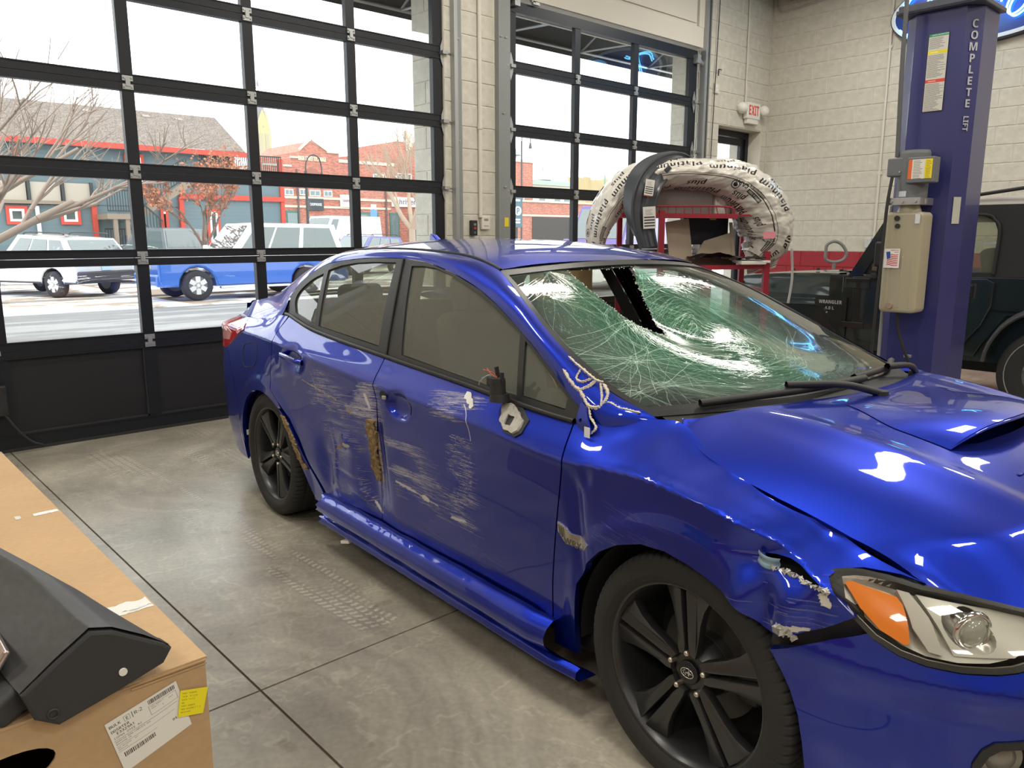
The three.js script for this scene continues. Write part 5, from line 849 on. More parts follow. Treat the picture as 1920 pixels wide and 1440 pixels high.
// ---------- exit sign, conduits and wall boxes ----------
{
  const T = thing('exit_sign', 'white exit sign with two emergency lamp heads above the glass door', 'sign', [9.80, 3.07, ZF]);
  part('housing', rbox(.32, .21, .07, .012, 0, 0, .045), whitePlastic, T);
  const red = std([.72, .07, .04], .5);
  [...'EXIT'].forEach((c, i) => { const g = text3(c, .125, .003), b = g.boundingBox; g.translate(-(b.max.x + b.min.x) / 2, -.06, 0); g.scale(.62, 1, 1); const m = part('letter', g, red, T, 'red letter'); m.position.set([-.105, -.03, .03, .085][i], .005, .0805); });
  part('lower_case', rbox(.26, .07, .06, .01, .0, -.13, .04), whitePlastic, T);
  for (const s of [-1, 1]) { const h = part('lamp_head', merge(at(new THREE.SphereGeometry(.07, 24, 14, 0, 6.283, 0, 1.7), 0, 0, 0, Math.PI / 2), cylY(.072, .07, .02, 0, 0, .005, 28, Math.PI / 2), rod([-s * .02, 0, -.05], [-s * .08, -.02, -.06], .012, 8)), whitePlastic, T); h.position.set(s * .245, .02, s < 0 ? .05 : .075); h.rotation.y = -.75; h.rotation.x = .12; part('lens', cylY(.058, .058, .012, 0, 0, .022, 24, Math.PI / 2), phys([.55, .55, .53], .18, { clearcoat: 1, metalness: .6 }), h); }
  const c = thing('wall_conduit', 'cream conduit running down to the exit sign', 'conduit', [9.67, 0, ZF + .018]); part('pipe', merge(rod([-.02, 5.25, 0], [0, 3.17, 0], .011, 8)), cream, c);
  const p2 = thing('wall_conduit', 'cream conduit running down the block wall beside the neon oval', 'conduit', [XR - .018, 0, -4.335]); part('pipe', rod([0, 1.1, 0], [0, 5.2, 0], .016, 8), cream, p2); part('strap', merge(box(.01, .03, .06, 0, 3.7, 0)), cream, p2); part('strap', box(.01, .03, .06, 0, 2.2, 0), cream, p2);
  const p3 = thing('pier_conduit', 'thin cream pipe on the block pier between the overhead doors', 'conduit', [5.028, 0, ZF + .02]); part('pipe', rod([0, 1.6, 0], [0, 4.9, 0], .020, 10), cream, p3); part('coupling', cylY(.026, .026, .05, 0, 2.45, 0, 12), cream, p3);
  const p4 = thing('wall_cable', 'dark pull cord hanging beside the three column door', 'cord', [8.93, 0, ZF + .03]); part('cord', tube([[.03, 5.2, 0], [.02, 4.2, 0], [-.01, 3.2, 0], [-.04, 2.0, 0], [-.06, 1.0, 0]], .006, 50, 6), darkRubber, p4); part('bracket', merge(bar([.06, 3.5, 0], [.06, 3.42, 0], .01, .01), bar([.06, 3.5, 0], [.12, 3.5, 0], .01, .01)), blackPlastic, p4);
  const ol = thing('wall_outlet', 'small cream outlet plate beside the hanging cord', 'outlet', [8.98, 3.27, ZF]); part('plate', rbox(.11, .12, .02, .006, 0, 0, .011), cream, ol); part('socket', rbox(.03, .035, .006, .004, 0, .025, .022), whitePlastic, ol); part('socket', rbox(.03, .035, .006, .004, 0, -.025, .022), whitePlastic, ol);
  const kp = thing('door_control', 'black door control box with buttons on the block pier', 'control box', [4.935, 1.50, ZF]); part('case', rbox(.075, .145, .04, .008, 0, 0, .022), blackPlastic, kp); part('button', rbox(.03, .025, .01, .004, 0, .03, .044), std([.2, .2, .2], .5), kp); part('button', rbox(.03, .025, .01, .004, 0, -.005, .044), std([.35, .04, .03], .5), kp); part('indicator', rbox(.02, .02, .008, .003, .0, -.045, .043), std([.05, .2, .15], .4), kp);
  const th = thing('thermostat', 'cream thermostat box with slots on the block pier', 'thermostat', [5.085, 1.55, ZF]); part('case', rbox(.105, .13, .035, .008, 0, 0, .02), cream, th); part('display', rbox(.05, .02, .006, .002, 0, .03, .038), std([.25, .26, .24], .4), th); part('antenna', rod([-.04, .06, .02], [-.045, .17, .02], .005, 6), cream, th); part('slot', box(.06, .006, .004, 0, -.03, .038), std([.3, .29, .26], .6), th);
  const jb = thing('junction_box', 'small grey junction box low on the block wall', 'junction box', [XR, 1.335, -4.40]); part('box', rbox(.04, .12, .08, .006, -.022, 0, 0), std([.55, .56, .57], .5), jb); part('cover_screw', cylY(.005, .005, .006, -.043, .03, 0, 8, 0, 0, Math.PI / 2), galv, jb);
  const uh = thing('unit_heater', 'dark unit heater with a looped cable near the ceiling corner', 'heater', [9.95, 4.47, -5.35]); part('case', rbox(.55, .62, .62, .02, 0, .32, 0), std([.16, .155, .15], .5), uh); part('louver', merge(...[0, 1, 2, 3].map((i) => box(.57, .02, .60, 0, .12 + i * .12, 0))), std([.30, .29, .27], .5), uh).userData.kind = 'stuff'; part('hanger_rod', merge(rod([-.2, .63, 0], [-.2, .84, 0], .008, 6)), galv, uh);
  part('cable', tube([[.30, .5, -.55], [.31, .1, -.55], [.31, -.06, -.50], [.31, -.09, -.40], [.31, -.05, .1], [.31, .06, .9], [.31, .5, 1.05]], .010, 60, 6), std([.45, .43, .38], .5), uh);
}
// ---------- floor jack standing by the red wall ----------
{
  const T = thing('floor_jack', 'red floor jack with a grey loop handle by the red wall band', 'jack', [9.75, 0, -4.68], -.9);
  const jr = phys([.38, .02, .03], .35), gg = std([.20, .20, .20], .6);
  part('frame', merge(rbox(.06, .10, .62, .015, -.12, .10, 0), rbox(.06, .10, .62, .015, .12, .10, 0), rbox(.26, .08, .12, .015, 0, .12, .26)), jr, T);
  part('lift_arm', bar([0, .13, .2], [0, .2, -.25], .09, .06), jr, T); part('saddle', cylY(.055, .05, .03, 0, .24, -.26, 20), blackPlastic, T);
  for (const [x, z] of [[-.14, -.25], [.14, -.25]]) part('wheel', cylY(.05, .05, .035, x, .05, z, 18, 0, 0, Math.PI / 2), galv, T);
  for (const x of [-.14, .14]) part('castor', cylY(.035, .035, .03, x, .035, .27, 14, 0, 0, Math.PI / 2), galv, T);
  part('handle_shaft', rod([0, .15, .25], [.0, 1.08, .36], .017, 10), jr, T); part('handle_grip', rod([0, .95, .345], [0, 1.10, .363], .022, 10), gg, T);
  part('handle_loop', tube([[-.10, 1.14, .37], [-.11, 1.24, .375], [-.10, 1.32, .38], [-.02, 1.36, .385], [.07, 1.32, .38], [.13, 1.22, .375], [.10, 1.14, .37], [.0, 1.11, .365]], .019, 70, 8, true), gg, T, 'dark grey loop handle');
}
// ---------- red parts cart with the wrapped bumper cover ----------
{
  const RY = -.70, RP = [5.55, 0, -3.87];
  const redMetal = phys([.30, .012, .03], .42);
  const T = thing('parts_cart', 'red metal parts cart carrying boxes and a wrapped bumper cover', 'cart', RP, RY);
  const post = (x, z, h) => part('post', bxx(x - .022, x + .022, .08, h, z - .022, z + .022), redMetal, T);
  for (const [x, z, h] of [[-.30, .30, 1.62], [.56, .30, 1.30], [-.52, -.34, 1.9], [.60, -.42, 1.96]]) post(x, z, h);
  const rail = (a, b) => part('rail', bar(a, b, .035, .035), redMetal, T);
  rail([-.62, 1.585, .30], [.30, 1.575, .30]); rail([-.52, 1.60, -.34], [.60, 1.60, -.40]); rail([-.30, 1.17, .30], [.58, 1.18, .30]); rail([.56, 1.18, .30], [.60, 1.18, -.42]); rail([-.30, .5, .30], [.58, .5, .30]); rail([-.52, .5, -.34], [.60, .5, -.42]); rail([.58, .98, .30], [.58, .98, -.42]);
  for (let i = 0; i < 14; i++) part('basket_wire', rod([-.60 + i * .068, 1.575, .31], [-.57 + i * .064, 1.645, .30], .004, 6), redMetal, T);
  part('basket_rim', tube([[-.62, 1.65, .30], [-.2, 1.652, .30], [.22, 1.648, .30], [.28, 1.60, .30]], .008, 30, 6), redMetal, T);
  part('shelf', bxx(-.52, .58, 1.575, 1.59, -.40, .29), redMetal, T); part('shelf', bxx(-.50, .58, 1.165, 1.18, -.40, .29), redMetal, T); part('shelf', bxx(-.50, .58, .49, .50, -.40, .29), redMetal, T);
  for (const [x, z] of [[-.30, .30], [.56, .30], [-.52, -.34], [.60, -.42]]) part('castor', merge(cylY(.045, .045, .03, x, .045, z, 16, Math.PI / 2), box(.04, .05, .05, x, .085, z)), blackPlastic, T);
  const loc = (x, y, z) => { const c = Math.cos(RY), s = Math.sin(RY); return [RP[0] + x * c + z * s, y, RP[2] - x * s + z * c]; };
  // boxes on the cart
  const cb = std([.42, .30, .17], .85), cbPale = std([.44, .37, .28], .85), grayBox = std([.26, .23, .21], .8);
  const carton = (name, label, w, h, d, x, y, z, r, m, tilt = 0) => { const t = thing(name, label, 'box', loc(x, y, z), RY + r); const f = .004; part('body', box(w, h, d, 0, h / 2, 0, 0, 0, tilt), m, t); part('flap', box(w * .99, f, d * .49, 0, h + f / 2, d * .25, 0, 0, tilt), m, t); part('flap', box(w * .99, f, d * .49, 0, h + f / 2, -d * .25, 0, 0, tilt), m, t); part('tape_strip', box(w * .9, .001, .05, 0, h + f + .001, 0), std([.5, .42, .3], .4), t); return t; };
  carton('carton', 'grey brown carton on the upper shelf of the red cart', .62, .20, .36, -.16, 1.592, -.05, 0, grayBox);
  const pl = thing('plastic_bag', 'crumpled clear bag beside the carton on the red cart', 'bag', loc(.235, 1.592, .0), RY); part('film', surf((u, v) => { const t = u * 6.283; const r = 1 + .16 * (fbm(u * 22, v * 4, 2) - .5); return [.10 * r * Math.cos(t), v * .2, .15 * r * Math.sin(t)]; }, 60, 8), phys([.62, .58, .52], .15, { transmission: .35, thickness: 0 }), pl); part('knot', at(new THREE.SphereGeometry(.03, 10, 8), 0, .2, 0), phys([.62, .58, .52], .2), pl);
  // leaning open box with dark inside
  const ob = thing('open_carton', 'pale open carton with a dark opening leaning on the red cart', 'box', loc(.12, 1.182, .08), RY + .15);
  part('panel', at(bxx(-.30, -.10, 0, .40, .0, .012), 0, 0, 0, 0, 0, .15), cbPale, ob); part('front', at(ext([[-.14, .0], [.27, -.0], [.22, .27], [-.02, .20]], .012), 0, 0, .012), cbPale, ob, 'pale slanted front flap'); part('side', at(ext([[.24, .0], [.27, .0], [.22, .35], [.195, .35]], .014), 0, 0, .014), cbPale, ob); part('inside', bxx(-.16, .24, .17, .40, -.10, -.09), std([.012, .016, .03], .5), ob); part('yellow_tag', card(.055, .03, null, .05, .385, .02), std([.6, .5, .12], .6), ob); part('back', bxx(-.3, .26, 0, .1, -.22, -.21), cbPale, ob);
  // lower white cloth and black film
  const film = thing('black_film', 'crumpled black plastic sheet on the cart beneath the open carton', 'sheet', loc(.28, 1.18, .20), RY); part('sheet', surf((u, v) => [lerp(-.32, .28, u), .03 + .07 * fbm(u * 5, v * 4, 3) + .03 * Math.sin(u * 5), lerp(-.12, .16, v)], 40, 16), phys([.018, .018, .02], .18), film); part('fold', surf((u, v) => [lerp(-.10, .24, u), .05 + .05 * fbm(u * 7 + 3, v * 4, 3), lerp(.10, .2, v)], 20, 8), phys([.06, .055, .05], .2), film);
  // cartons behind, seen through the broken windscreen
  carton('carton', 'brown carton on the lower shelf of the red cart', .42, .34, .34, -.12, .502, .06, .3, cb); carton('carton', 'tall brown carton standing on the floor between cart and overhead door', .5, .9, .45, -1.05, 0, -.10, .5, cb); carton('carton', 'square brown carton on top of the tall floor carton', .40, .24, .36, -1.05, .912, -.10, .8, cb);

  // ----- printed bag -----
  const bagTex = tex(2048, 1024, (g, W, H) => {
    g.fillStyle = '#d6d1c7'; g.fillRect(0, 0, W, H);
    g.fillStyle = '#171717';
    const put = (s, x, y, a, sz, f = 'italic bold') => { g.save(); g.translate(x, y); g.rotate(a); g.font = `${f} ${sz}px sans-serif`; g.fillText(s, 0, 0); g.restore(); };
    const cyc = (x, y, r) => { g.save(); g.lineWidth = 7; g.strokeStyle = '#171717'; g.beginPath(); g.arc(x, y, r, 0, 6.3); g.stroke(); g.beginPath(); g.arc(x, y, r * .55, 0, 6.3); g.fill(); g.restore(); put('K', x - r * .3, y + r * .32, 0, r, 'bold'); };
    for (let i = 0; i < 6; i++) for (let j = 0; j < 4; j++) {
      const x = i * 350 + (j % 2) * 170, y = j * 256;
      put('Platinum', x + 20, y + 120, -.12, 72); put('plus', x + 150, y + 175, -.12, 62);
      if ((i + j) % 2) cyc(x + 300, y + 200, 30);
      if ((i * 3 + j) % 4 === 1) { g.fillRect(x + 40, y + 195, 150, 26); g.fillRect(x + 40, y + 228, 150, 22); g.fillStyle = '#d6d1c7'; put('COVERS & TUBES', x + 46, y + 215, 0, 17, 'bold'); put('GUARANTEED FIT', x + 46, y + 246, 0, 17, 'bold'); g.fillStyle = '#171717'; put('CAPA', x + 200, y + 240, 0, 44, 'bold'); }
    }
    for (let k = 0; k < 3; k++) { g.fillRect(0, 60 + k * 340, W, 6); g.fillRect(0, 80 + k * 340, W, 3); }
  });
  const wr = (x, y) => .5 * fbm(x * 5, y * 7, 4) + .5 * Math.abs(fbm(x * 13, y * 11, 3) - .5);
  const bagMat = phys(0xffffff, .32, { map: bagTex, clearcoat: .35, clearcoatRoughness: .15 });
  const B = thing('wrapped_bumper', 'bumper cover in a white printed plastic bag arching over the red cart', 'car part', RP, RY);
  const px = (x, y) => [(x - 1285) * .00445, 1.418 + (443.5 - y) * .00452];
  const path = [[1108, 470], [1112, 430], [1135, 385], [1172, 350], [1225, 335], [1290, 335], [1350, 345], [1395, 375], [1420, 415], [1425, 452], [1405, 480]].map(([x, y]) => px(x, y));
  const rad = [.06, .10, .13, .14, .13, .13, .17, .21, .22, .19, .10], dep = [.14, .2, .25, .28, .3, .32, .34, .34, .32, .28, .18];
  const cv = new THREE.CatmullRomCurve3(path.map(([x, y]) => V(x, y, .06)), false, 'centripetal'), pr = pchip(...rad.map((r, i) => [i / 10, r])), pd = pchip(...dep.map((r, i) => [i / 10, r]));
  part('bag', surf((u, v) => { const c = cv.getPoint(u), tg = cv.getTangent(u), n = V(-tg.y, tg.x, 0).normalize(), a = v * 6.28318, w = 1 + .30 * (wr(u * 9, v * 5) - .4), r = pr(u) * w, d = pd(u) * w; return [c.x + n.x * r * Math.cos(a), c.y + n.y * r * Math.cos(a), c.z + d * Math.sin(a)]; }, 150, 72, false, (u, v) => [-u * 1.15, v * 1]), bagMat, B);
  part('bag_tail', surf((u, v) => { const p0 = px(1385, 470), p1 = px(1465, 440), x = lerp(p0[0], p1[0], u), y = lerp(lerp(p0[1], p1[1], u), px(1430, lerp(505, 492, u))[1] - .03, v); return [x + .03 * (1 - u) * v + .1 * v * u * -1, y, .10 + .03 * Math.sin(u * 9) + .03 * wr(u * 4, v * 4)]; }, 26, 18, false, (u, v) => [u * .35 + .4, v * .3]), bagMat, B);
  part('bag_end', surf((u, v) => { const a = v * 6.28318, c = px(1420, 455); return [c[0] + .16 * (1 - u * .75) * Math.cos(a) - .06 * u, c[1] - .17 * u + .12 * (1 - u) * Math.sin(a) * .3, .06 + .2 * (1 - u * .7) * Math.sin(a) * (1 + .3 * wr(u * 5, v * 6))]; }, 20, 36, false, (u, v) => [u * .4, v]), bagMat, B);
  part('bag_ear', surf((u, v) => { const c = px(1378, 322); return [c[0] + .05 * (u - .5), c[1] + .06 * v * (1 - Math.abs(u - .5)), .1 - .1 * v]; }, 8, 8), bagMat, B);
  part('tape_tail', tube([[.80, 1.32, .2], [.815, 1.1, .21], [.80, .95, .22], [.79, .88, .22]], .010, 30, 6), phys([.7, .7, .66], .15, { transmission: .4, thickness: 0 }), B, 'dangling clear tape');
  part('pink_note', at(rbox(.105, .05, .004, .001), ...px(1405, 441), .40, 0, .15, .05), std([.75, .26, .30], .7), B, 'pink paper note');
  // ----- black wheel arch liner hung over the bag -----
  const L = thing('arch_liner', 'black plastic wheel arch liner hung over the wrapped bumper cover', 'car part', RP, RY);
  const lp = [[1188, 462], [1180, 430], [1178, 395], [1186, 360], [1203, 338], [1226, 322], [1252, 314], [1275, 318]].map(([x, y]) => px(x, y));
  const lc = new THREE.CatmullRomCurve3(lp.map(([x, y], i) => V(x, y, i < 4 ? .44 - .01 * i : lerp(.42, .10, (i - 3) / 4))), false, 'centripetal');
  const linerMat = phys([.050, .056, .066], .36);
  const liner = (u, v) => { const c = lc.getPoint(u), tg = lc.getTangent(u), side = V(tg.y, -tg.x, 0).normalize(), w = lerp(.150, .20, sstep(0, .35, u)) * (1 - .35 * sstep(.55, 1, u)), s = (v - .5) * w, rib = Math.abs(v - .5) > .40 ? .022 : (Math.abs(v - .5) < .12 ? -.012 : 0); return [c.x + side.x * s, c.y + side.y * s, c.z + .02 + rib - .10 * (v - .5) * (v - .5)]; };
  part('shell', surf(liner, 60, 24), linerMat, L); part('flange', surf((u, v) => { const p = liner(u * .75 + .1, 0); return [p[0] - .07 * v * Math.sin(u * 3), p[1] + .012 * v, p[2] - .07 * v]; }, 30, 5), linerMat, L);
  part('brace_tab', merge(rbox(.09, .05, .03, .006, ...px(1165, 345), .2, 0, .3, .6), rbox(.05, .035, .03, .005, ...px(1222, 330), .36, 0, 0, .7)), linerMat, L);
  const lt = tex(128, 200, (g, W, H) => { g.fillStyle = '#d9d6d0'; g.fillRect(0, 0, W, H); g.fillStyle = '#333'; for (let k = 90; k < 180; k += 26) g.fillRect(10, k, 108, 13); g.font = '12px sans-serif'; for (let k = 30; k < 80; k += 14) g.fillRect(24, k, rr(50, 90), 3); }, { clamp: true });
  part('paper_label', at(new THREE.PlaneGeometry(.098, .165), ...px(1187, 412), .472, 0, 0, .06), std(0xffffff, .6, { map: lt }), L, 'white barcode label'); part('paper_label', at(new THREE.PlaneGeometry(.07, .12), ...px(1186, 362), .462, -.15, 0, -.15), std(0xffffff, .6, { map: lt }), L); part('orange_label', at(new THREE.PlaneGeometry(.066, .03), ...px(1184, 373), .466, -.1, 0, -.12), std([.85, .25, .05], .6), L);
  const fx = thing('tray_part', 'white flat part lying on the lower front of the red cart', 'car part', loc(.42, 1.20, .30), RY); part('plate', rbox(.22, .03, .16, .008, 0, .02, 0, .1, .2), whitePlastic, fx); part('tab', rbox(.05, .02, .05, .005, .13, .02, .03), whitePlastic, fx);
}
// ---------- dark green off-roader on the next bay, nose towards the doors ----------
{
  const T = thing('off_road_car', 'dark green short off-roader with soft top beside the block wall', 'car', [7.72, 0, -3.1]);
  const green = phys([.010, .020, .018], .34, { clearcoat: 1, clearcoatRoughness: .05, metalness: .3 }), blk = std([.016, .016, .017], .62), canvasBlk = std([.022, .022, .024], .9), canvasGrey = std([.36, .335, .31], .85), flare = std([.060, .062, .068], .7);
  const L = -.72; // left side plane
  // tub with door opening lines
  part('tub', merge(bxx(-.70, .70, .42, 1.07, .0, 2.0)), green, T);
  const sideShape = [[-.10, .48], [-.10, 1.075], [1.03, 1.10], [2.05, 1.10], [2.05, .62], [1.95, .62], [1.80, .80], [1.5, .86], [1.22, .80], [1.06, .55], [1.02, .46], [.0, .46]];
  const g = ext(sideShape.map(([z, y]) => [z, y]), .02, .006, 2); g.rotateY(-Math.PI / 2); part('side_panel', g.clone().translate(L + .02, 0, 0), green, T); part('side_panel', g.clone().translate(-L, 0, 0), green, T);
  const door = ext([[.02, .60], [.0, 1.07], [1.07, 1.09], [1.12, 1.06], [1.12, .88], [1.06, .72], [.94, .55], [.82, .50], [.15, .50], [.05, .53]], .02, .008, 2); door.rotateY(-Math.PI / 2); part('door', door.translate(L - .006, 0, 0), green, T);
  part('waist_line', bxx(L - .02, L - .01, .845, .851, -.08, 2.0), green, T);
  // cowl and bonnet
  part('cowl', merge(bxx(-.66, .66, .80, 1.075, -.25, .05)), green, T);
  const hood = (u, v) => { const z = lerp(-.22, -1.28, v), hw = lerp(.64, .50, v), a = (u * 2 - 1), yt = lerp(1.075, 1.02, v * v), e = Math.abs(a) > .86 ? (Math.abs(a) - .86) / .14 : 0; return [a * hw * (e ? 1 : 1) + Math.sign(a) * .012 * Math.sin(e * 1.57), yt + .022 * (1 - a * a) - .28 * (1 - Math.cos(e * 1.4)), z]; };
  part('bonnet', surf(hood, 48, 20, true), green, T); part('bonnet_side', merge(bxx(-.62, .62, .62, .86, -.25, -.2), surf((u, v) => { const z = lerp(-.20, -1.28, u), hw = lerp(.652, .512, u); return [-hw, lerp(.88, .60, v), z]; }, 6, 2), surf((u, v) => { const z = lerp(-.20, -1.28, u), hw = lerp(.652, .512, u); return [hw, lerp(.88, .60, v), z]; }, 6, 2)), green, T);
  part('grille', bxx(-.50, .50, .55, .98, -1.31, -1.26), green, T); for (let i = 0; i < 7; i++) part('grille_slot', bxx(-.24 + i * .075, -.205 + i * .075, .64, .92, -1.318, -1.308), blk, T); for (const s of [-1, 1]) part('headlamp', cylY(.085, .085, .03, s * .38, .80, -1.315, 24, Math.PI / 2), phys([.7, .7, .66], .1, { clearcoat: 1 }), T);
  for (const s of [-1, 1]) part('front_wing', surf((u, v) => { const z = lerp(.0, -1.22, u), y = u < .25 ? lerp(.5, .83, sstep(0, .25, u)) : lerp(.83, .80, u) - (u > .9 ? (u - .9) * .8 : 0); return [s * lerp(.50, .78, v), y - .02 * v * v, z]; }, 24, 4), green, T);
  part('bumper', bxx(-.66, .66, .45, .55, -1.48, -1.36), blk, T); part('chassis', bxx(-.4, .4, .30, .44, -1.4, 2.05), blk, T);
  part('bonnet_catch', rbox(.03, .05, .04, .008, -.60, .97, -.95), blk, T); for (const [z, x] of [[-.27, -.4], [-.55, -.3], [-.70, -.5]]) part('bonnet_stop', cylY(.016, .02, .02, x, 1.105, z, 12), blk, T); part('bonnet_hinge', box(.05, .012, .09, -.42, 1.10, -.22), green, T);
  // windscreen frame
  const fr = (a, b, w = .05, h = .05) => bar(a, b, w, h);
  part('windscreen_frame', merge(fr([-.69, 1.04, -.01], [-.63, 1.66, .32], .12, .10), fr([.66, 1.06, .0], [.60, 1.66, .32], .07, .06), fr([-.60, 1.66, .32], [.60, 1.66, .32], .06, .06), fr([-.66, 1.08, .0], [.66, 1.08, .0], .06, .06)), green, T);
  part('windscreen', surf((u, v) => [lerp(-.62, .62, u), lerp(1.1, 1.64, v), lerp(.012, .31, v)], 2, 2), sideGlass, T); part('frame_hinge', rbox(.03, .05, .09, .006, -.70, 1.06, .02), blk, T); part('frame_bolt', cylY(.012, .012, .015, -.715, 1.09, -.06, 8, 0, 0, Math.PI / 2), galv, T);
  // soft top and half-door frame
  part('soft_top', surf((u, v) => { const a = u * 2 - 1, z = lerp(.27, 2.0, v), e = Math.abs(a) > .88 ? (Math.abs(a) - .88) / .12 : 0; return [a * lerp(.62, .70, sstep(0, .2, v)) , 1.69 + .035 * Math.sin(v * 2.6) + .02 * (1 - a * a) - .075 * e * e + .006 * Math.sin(v * 18), z]; }, 30, 30, true), canvasGrey, T, 'dusty grey canvas roof');
  part('side_curtain', at(ext(holed([[-.03, 1.09], [.02, 1.20], [.27, 1.64], [.31, 1.665], [2.02, 1.665], [2.02, 1.10]], [[.13, 1.12], [.13, 1.18], [.33, 1.55], [.38, 1.59], [.98, 1.585], [1.07, 1.54], [1.10, 1.46], [1.10, 1.13]]), .018, .005, 1), 0, 0, 0, 0, -Math.PI / 2).translate(L + .03, 0, 0), canvasBlk, T, 'black fabric side with a door window');
  part('side_curtain', at(ext(holed([[.0, 1.09], [.06, 1.20], [.30, 1.63], [2.02, 1.655], [2.02, 1.10]], [[.13, 1.12], [.33, 1.55], [1.07, 1.55], [1.10, 1.13]]), .018), 0, 0, 0, 0, -Math.PI / 2).translate(-L - .02, 0, 0), canvasBlk, T);
  part('door_window', at(ext([[.13, 1.12], [.13, 1.18], [.33, 1.55], [.38, 1.59], [.98, 1.585], [1.07, 1.54], [1.10, 1.46], [1.10, 1.13]], .002), 0, 0, 0, 0, -Math.PI / 2).translate(L + .022, 0, 0), sideGlass, T);
  part('window_seal', tube([[L - .002, 1.125, 1.10], [L - .002, 1.46, 1.11], [L - .002, 1.545, 1.07], [L - .002, 1.59, .97], [L - .002, 1.592, .40], [L - .002, 1.55, .33]], .014, 50, 6), blk, T);
  part('vent_bar', fr([L, 1.10, .22], [L, 1.42, .25], .015, .02), blk, T); part('rear_curtain', bxx(-.70, .70, 1.08, 1.66, 2.0, 2.03), canvasBlk, T);
  part('roll_bar', merge(tube([[-.6, 1.05, 1.15], [-.6, 1.5, 1.12], [-.5, 1.62, 1.1], [.5, 1.62, 1.1], [.6, 1.5, 1.12], [.6, 1.05, 1.15]], .035, 60, 8)), blk, T); part('roll_bar_stay', tube([[-.52, 1.6, 1.1], [-.55, 1.58, .7], [-.58, 1.6, .35]], .03, 20, 8), blk, T); part('roll_bar_stay', tube([[.55, 1.58, 1.1], [.56, 1.25, 1.55], [.56, 1.0, 1.9]], .03, 20, 8), blk, T);
  for (const x of [-.33, .33]) { part('seat_back', rbox(.48, .62, .14, .05, x, 1.02, 1.05, -.2), blk, T); part('headrest', rbox(.26, .18, .09, .04, x, 1.38, 1.12, -.2), blk, T); }
  part('steering_wheel', at(new THREE.TorusGeometry(.18, .015, 8, 30), -.33, 1.10, .38, -.5), blk, T); part('top_strut', merge(rod([L + .02, 1.74, .9], [L - .03, 1.80, 1.4], .014, 6)), blk, T);
  // mirror, hinges, handle
  part('mirror', merge(rbox(.06, .21, .10, .02, L - .13, 1.27, .27), bar([L - .01, 1.08, .20], [L - .12, 1.18, .26], .025, .025), rbox(.06, .05, .06, .01, L - .03, 1.08, .19)), blk, T);
  part('hinge', rbox(.02, .09, .22, .006, L - .035, 1.01, .05), green, T); part('hinge', rbox(.02, .05, .20, .006, L - .035, .64, .03), green, T);
  part('door_handle', merge(rbox(.025, .14, .22, .02, L - .022, .985, .90)), blk, T); part('handle_paddle', rbox(.02, .10, .08, .008, L - .036, .985, .94), std([.006, .006, .006], .4), T); part('lock', cylY(.014, .014, .01, L - .02, .89, 1.05, 12, 0, 0, Math.PI / 2), galv, T);
  // decals
  const dec = (s, size, w, y, z, m) => { const t = text3(s, size, .001), b = t.boundingBox; t.scale(w / (b.max.x - b.min.x), 1, 1); t.rotateY(-Math.PI / 2); const q = part('decal', t, m, T, 'pale lettering'); q.position.set(L - .0235, y, z); };
  const pale = std([.50, .50, .48], .4);
  dec('WRANGLER', .032, .215, .815, -.32 + .02, pale); dec('4.0 L', .028, .085, .762, -.24, pale); dec('Jeep', .062, .135, .49, -.225, pale);
  part('decal_plate', bxx(L - .022, L - .008, .46, .88, -.34, -.04), green, T);
  // rear flare, wheels
  const fl = []; for (let i = 0; i <= 20; i++) { const t = lerp(Math.PI * .98, .0, i / 20); fl.push([1.56 + .48 * Math.cos(t), .40 + .50 * Math.sin(t) * (i > 3 && i < 17 ? 1 : .98)]); }
  part('wheel_flare', surf((u, v) => { const k = u * 20, i = Math.min(19, Math.floor(k)), f = k - i, z = lerp(fl[i][0], fl[i + 1][0], f), y = lerp(fl[i][1], fl[i + 1][1], f); const nx = (z - 1.56) / .48, ny = (y - .4) / .5; return [L - .01 - .11 * Math.sin(v * 2.2), y - .05 * v * ny + .012, z - .05 * v * nx]; }, 60, 8), flare, T, 'grey black fender flare');
  const tyre = (x, z) => { const w = new THREE.Group(); w.name = 'wheel'; w.position.set(x, .365, z); T.add(w); const lp = [[.18, -.1], [.22, -.115], [.30, -.12], [.35, -.10], [.365, -.06], [.365, .06], [.35, .10], [.30, .12], [.22, .115], [.18, .1]]; const t = new THREE.LatheGeometry(lp.map(([r, h]) => new THREE.Vector2(r, h)), 48); t.rotateZ(Math.PI / 2); part('tyre', t, tyreMat, w); part('rim', merge(cylY(.185, .185, .16, 0, 0, 0, 32, 0, 0, Math.PI / 2), cylY(.06, .06, .20, 0, 0, 0, 20, 0, 0, Math.PI / 2)), std([.30, .30, .30], .4, { metalness: .7 }), w); for (let i = 0; i < 5; i++) part('spoke', at(box(.19, .14, .05, 0, .11, 0), 0, 0, 0, i * 1.2566), std([.34, .34, .34], .4, { metalness: .7 }), w); part('lettering', at(new THREE.TorusGeometry(.295, .004, 4, 40), -.121, 0, 0, 0, Math.PI / 2), std([.3, .28, .25], .7), w); return w; };
  tyre(-.66, 1.56); tyre(.66, 1.56); tyre(-.66, -.80); tyre(.66, -.80);
}
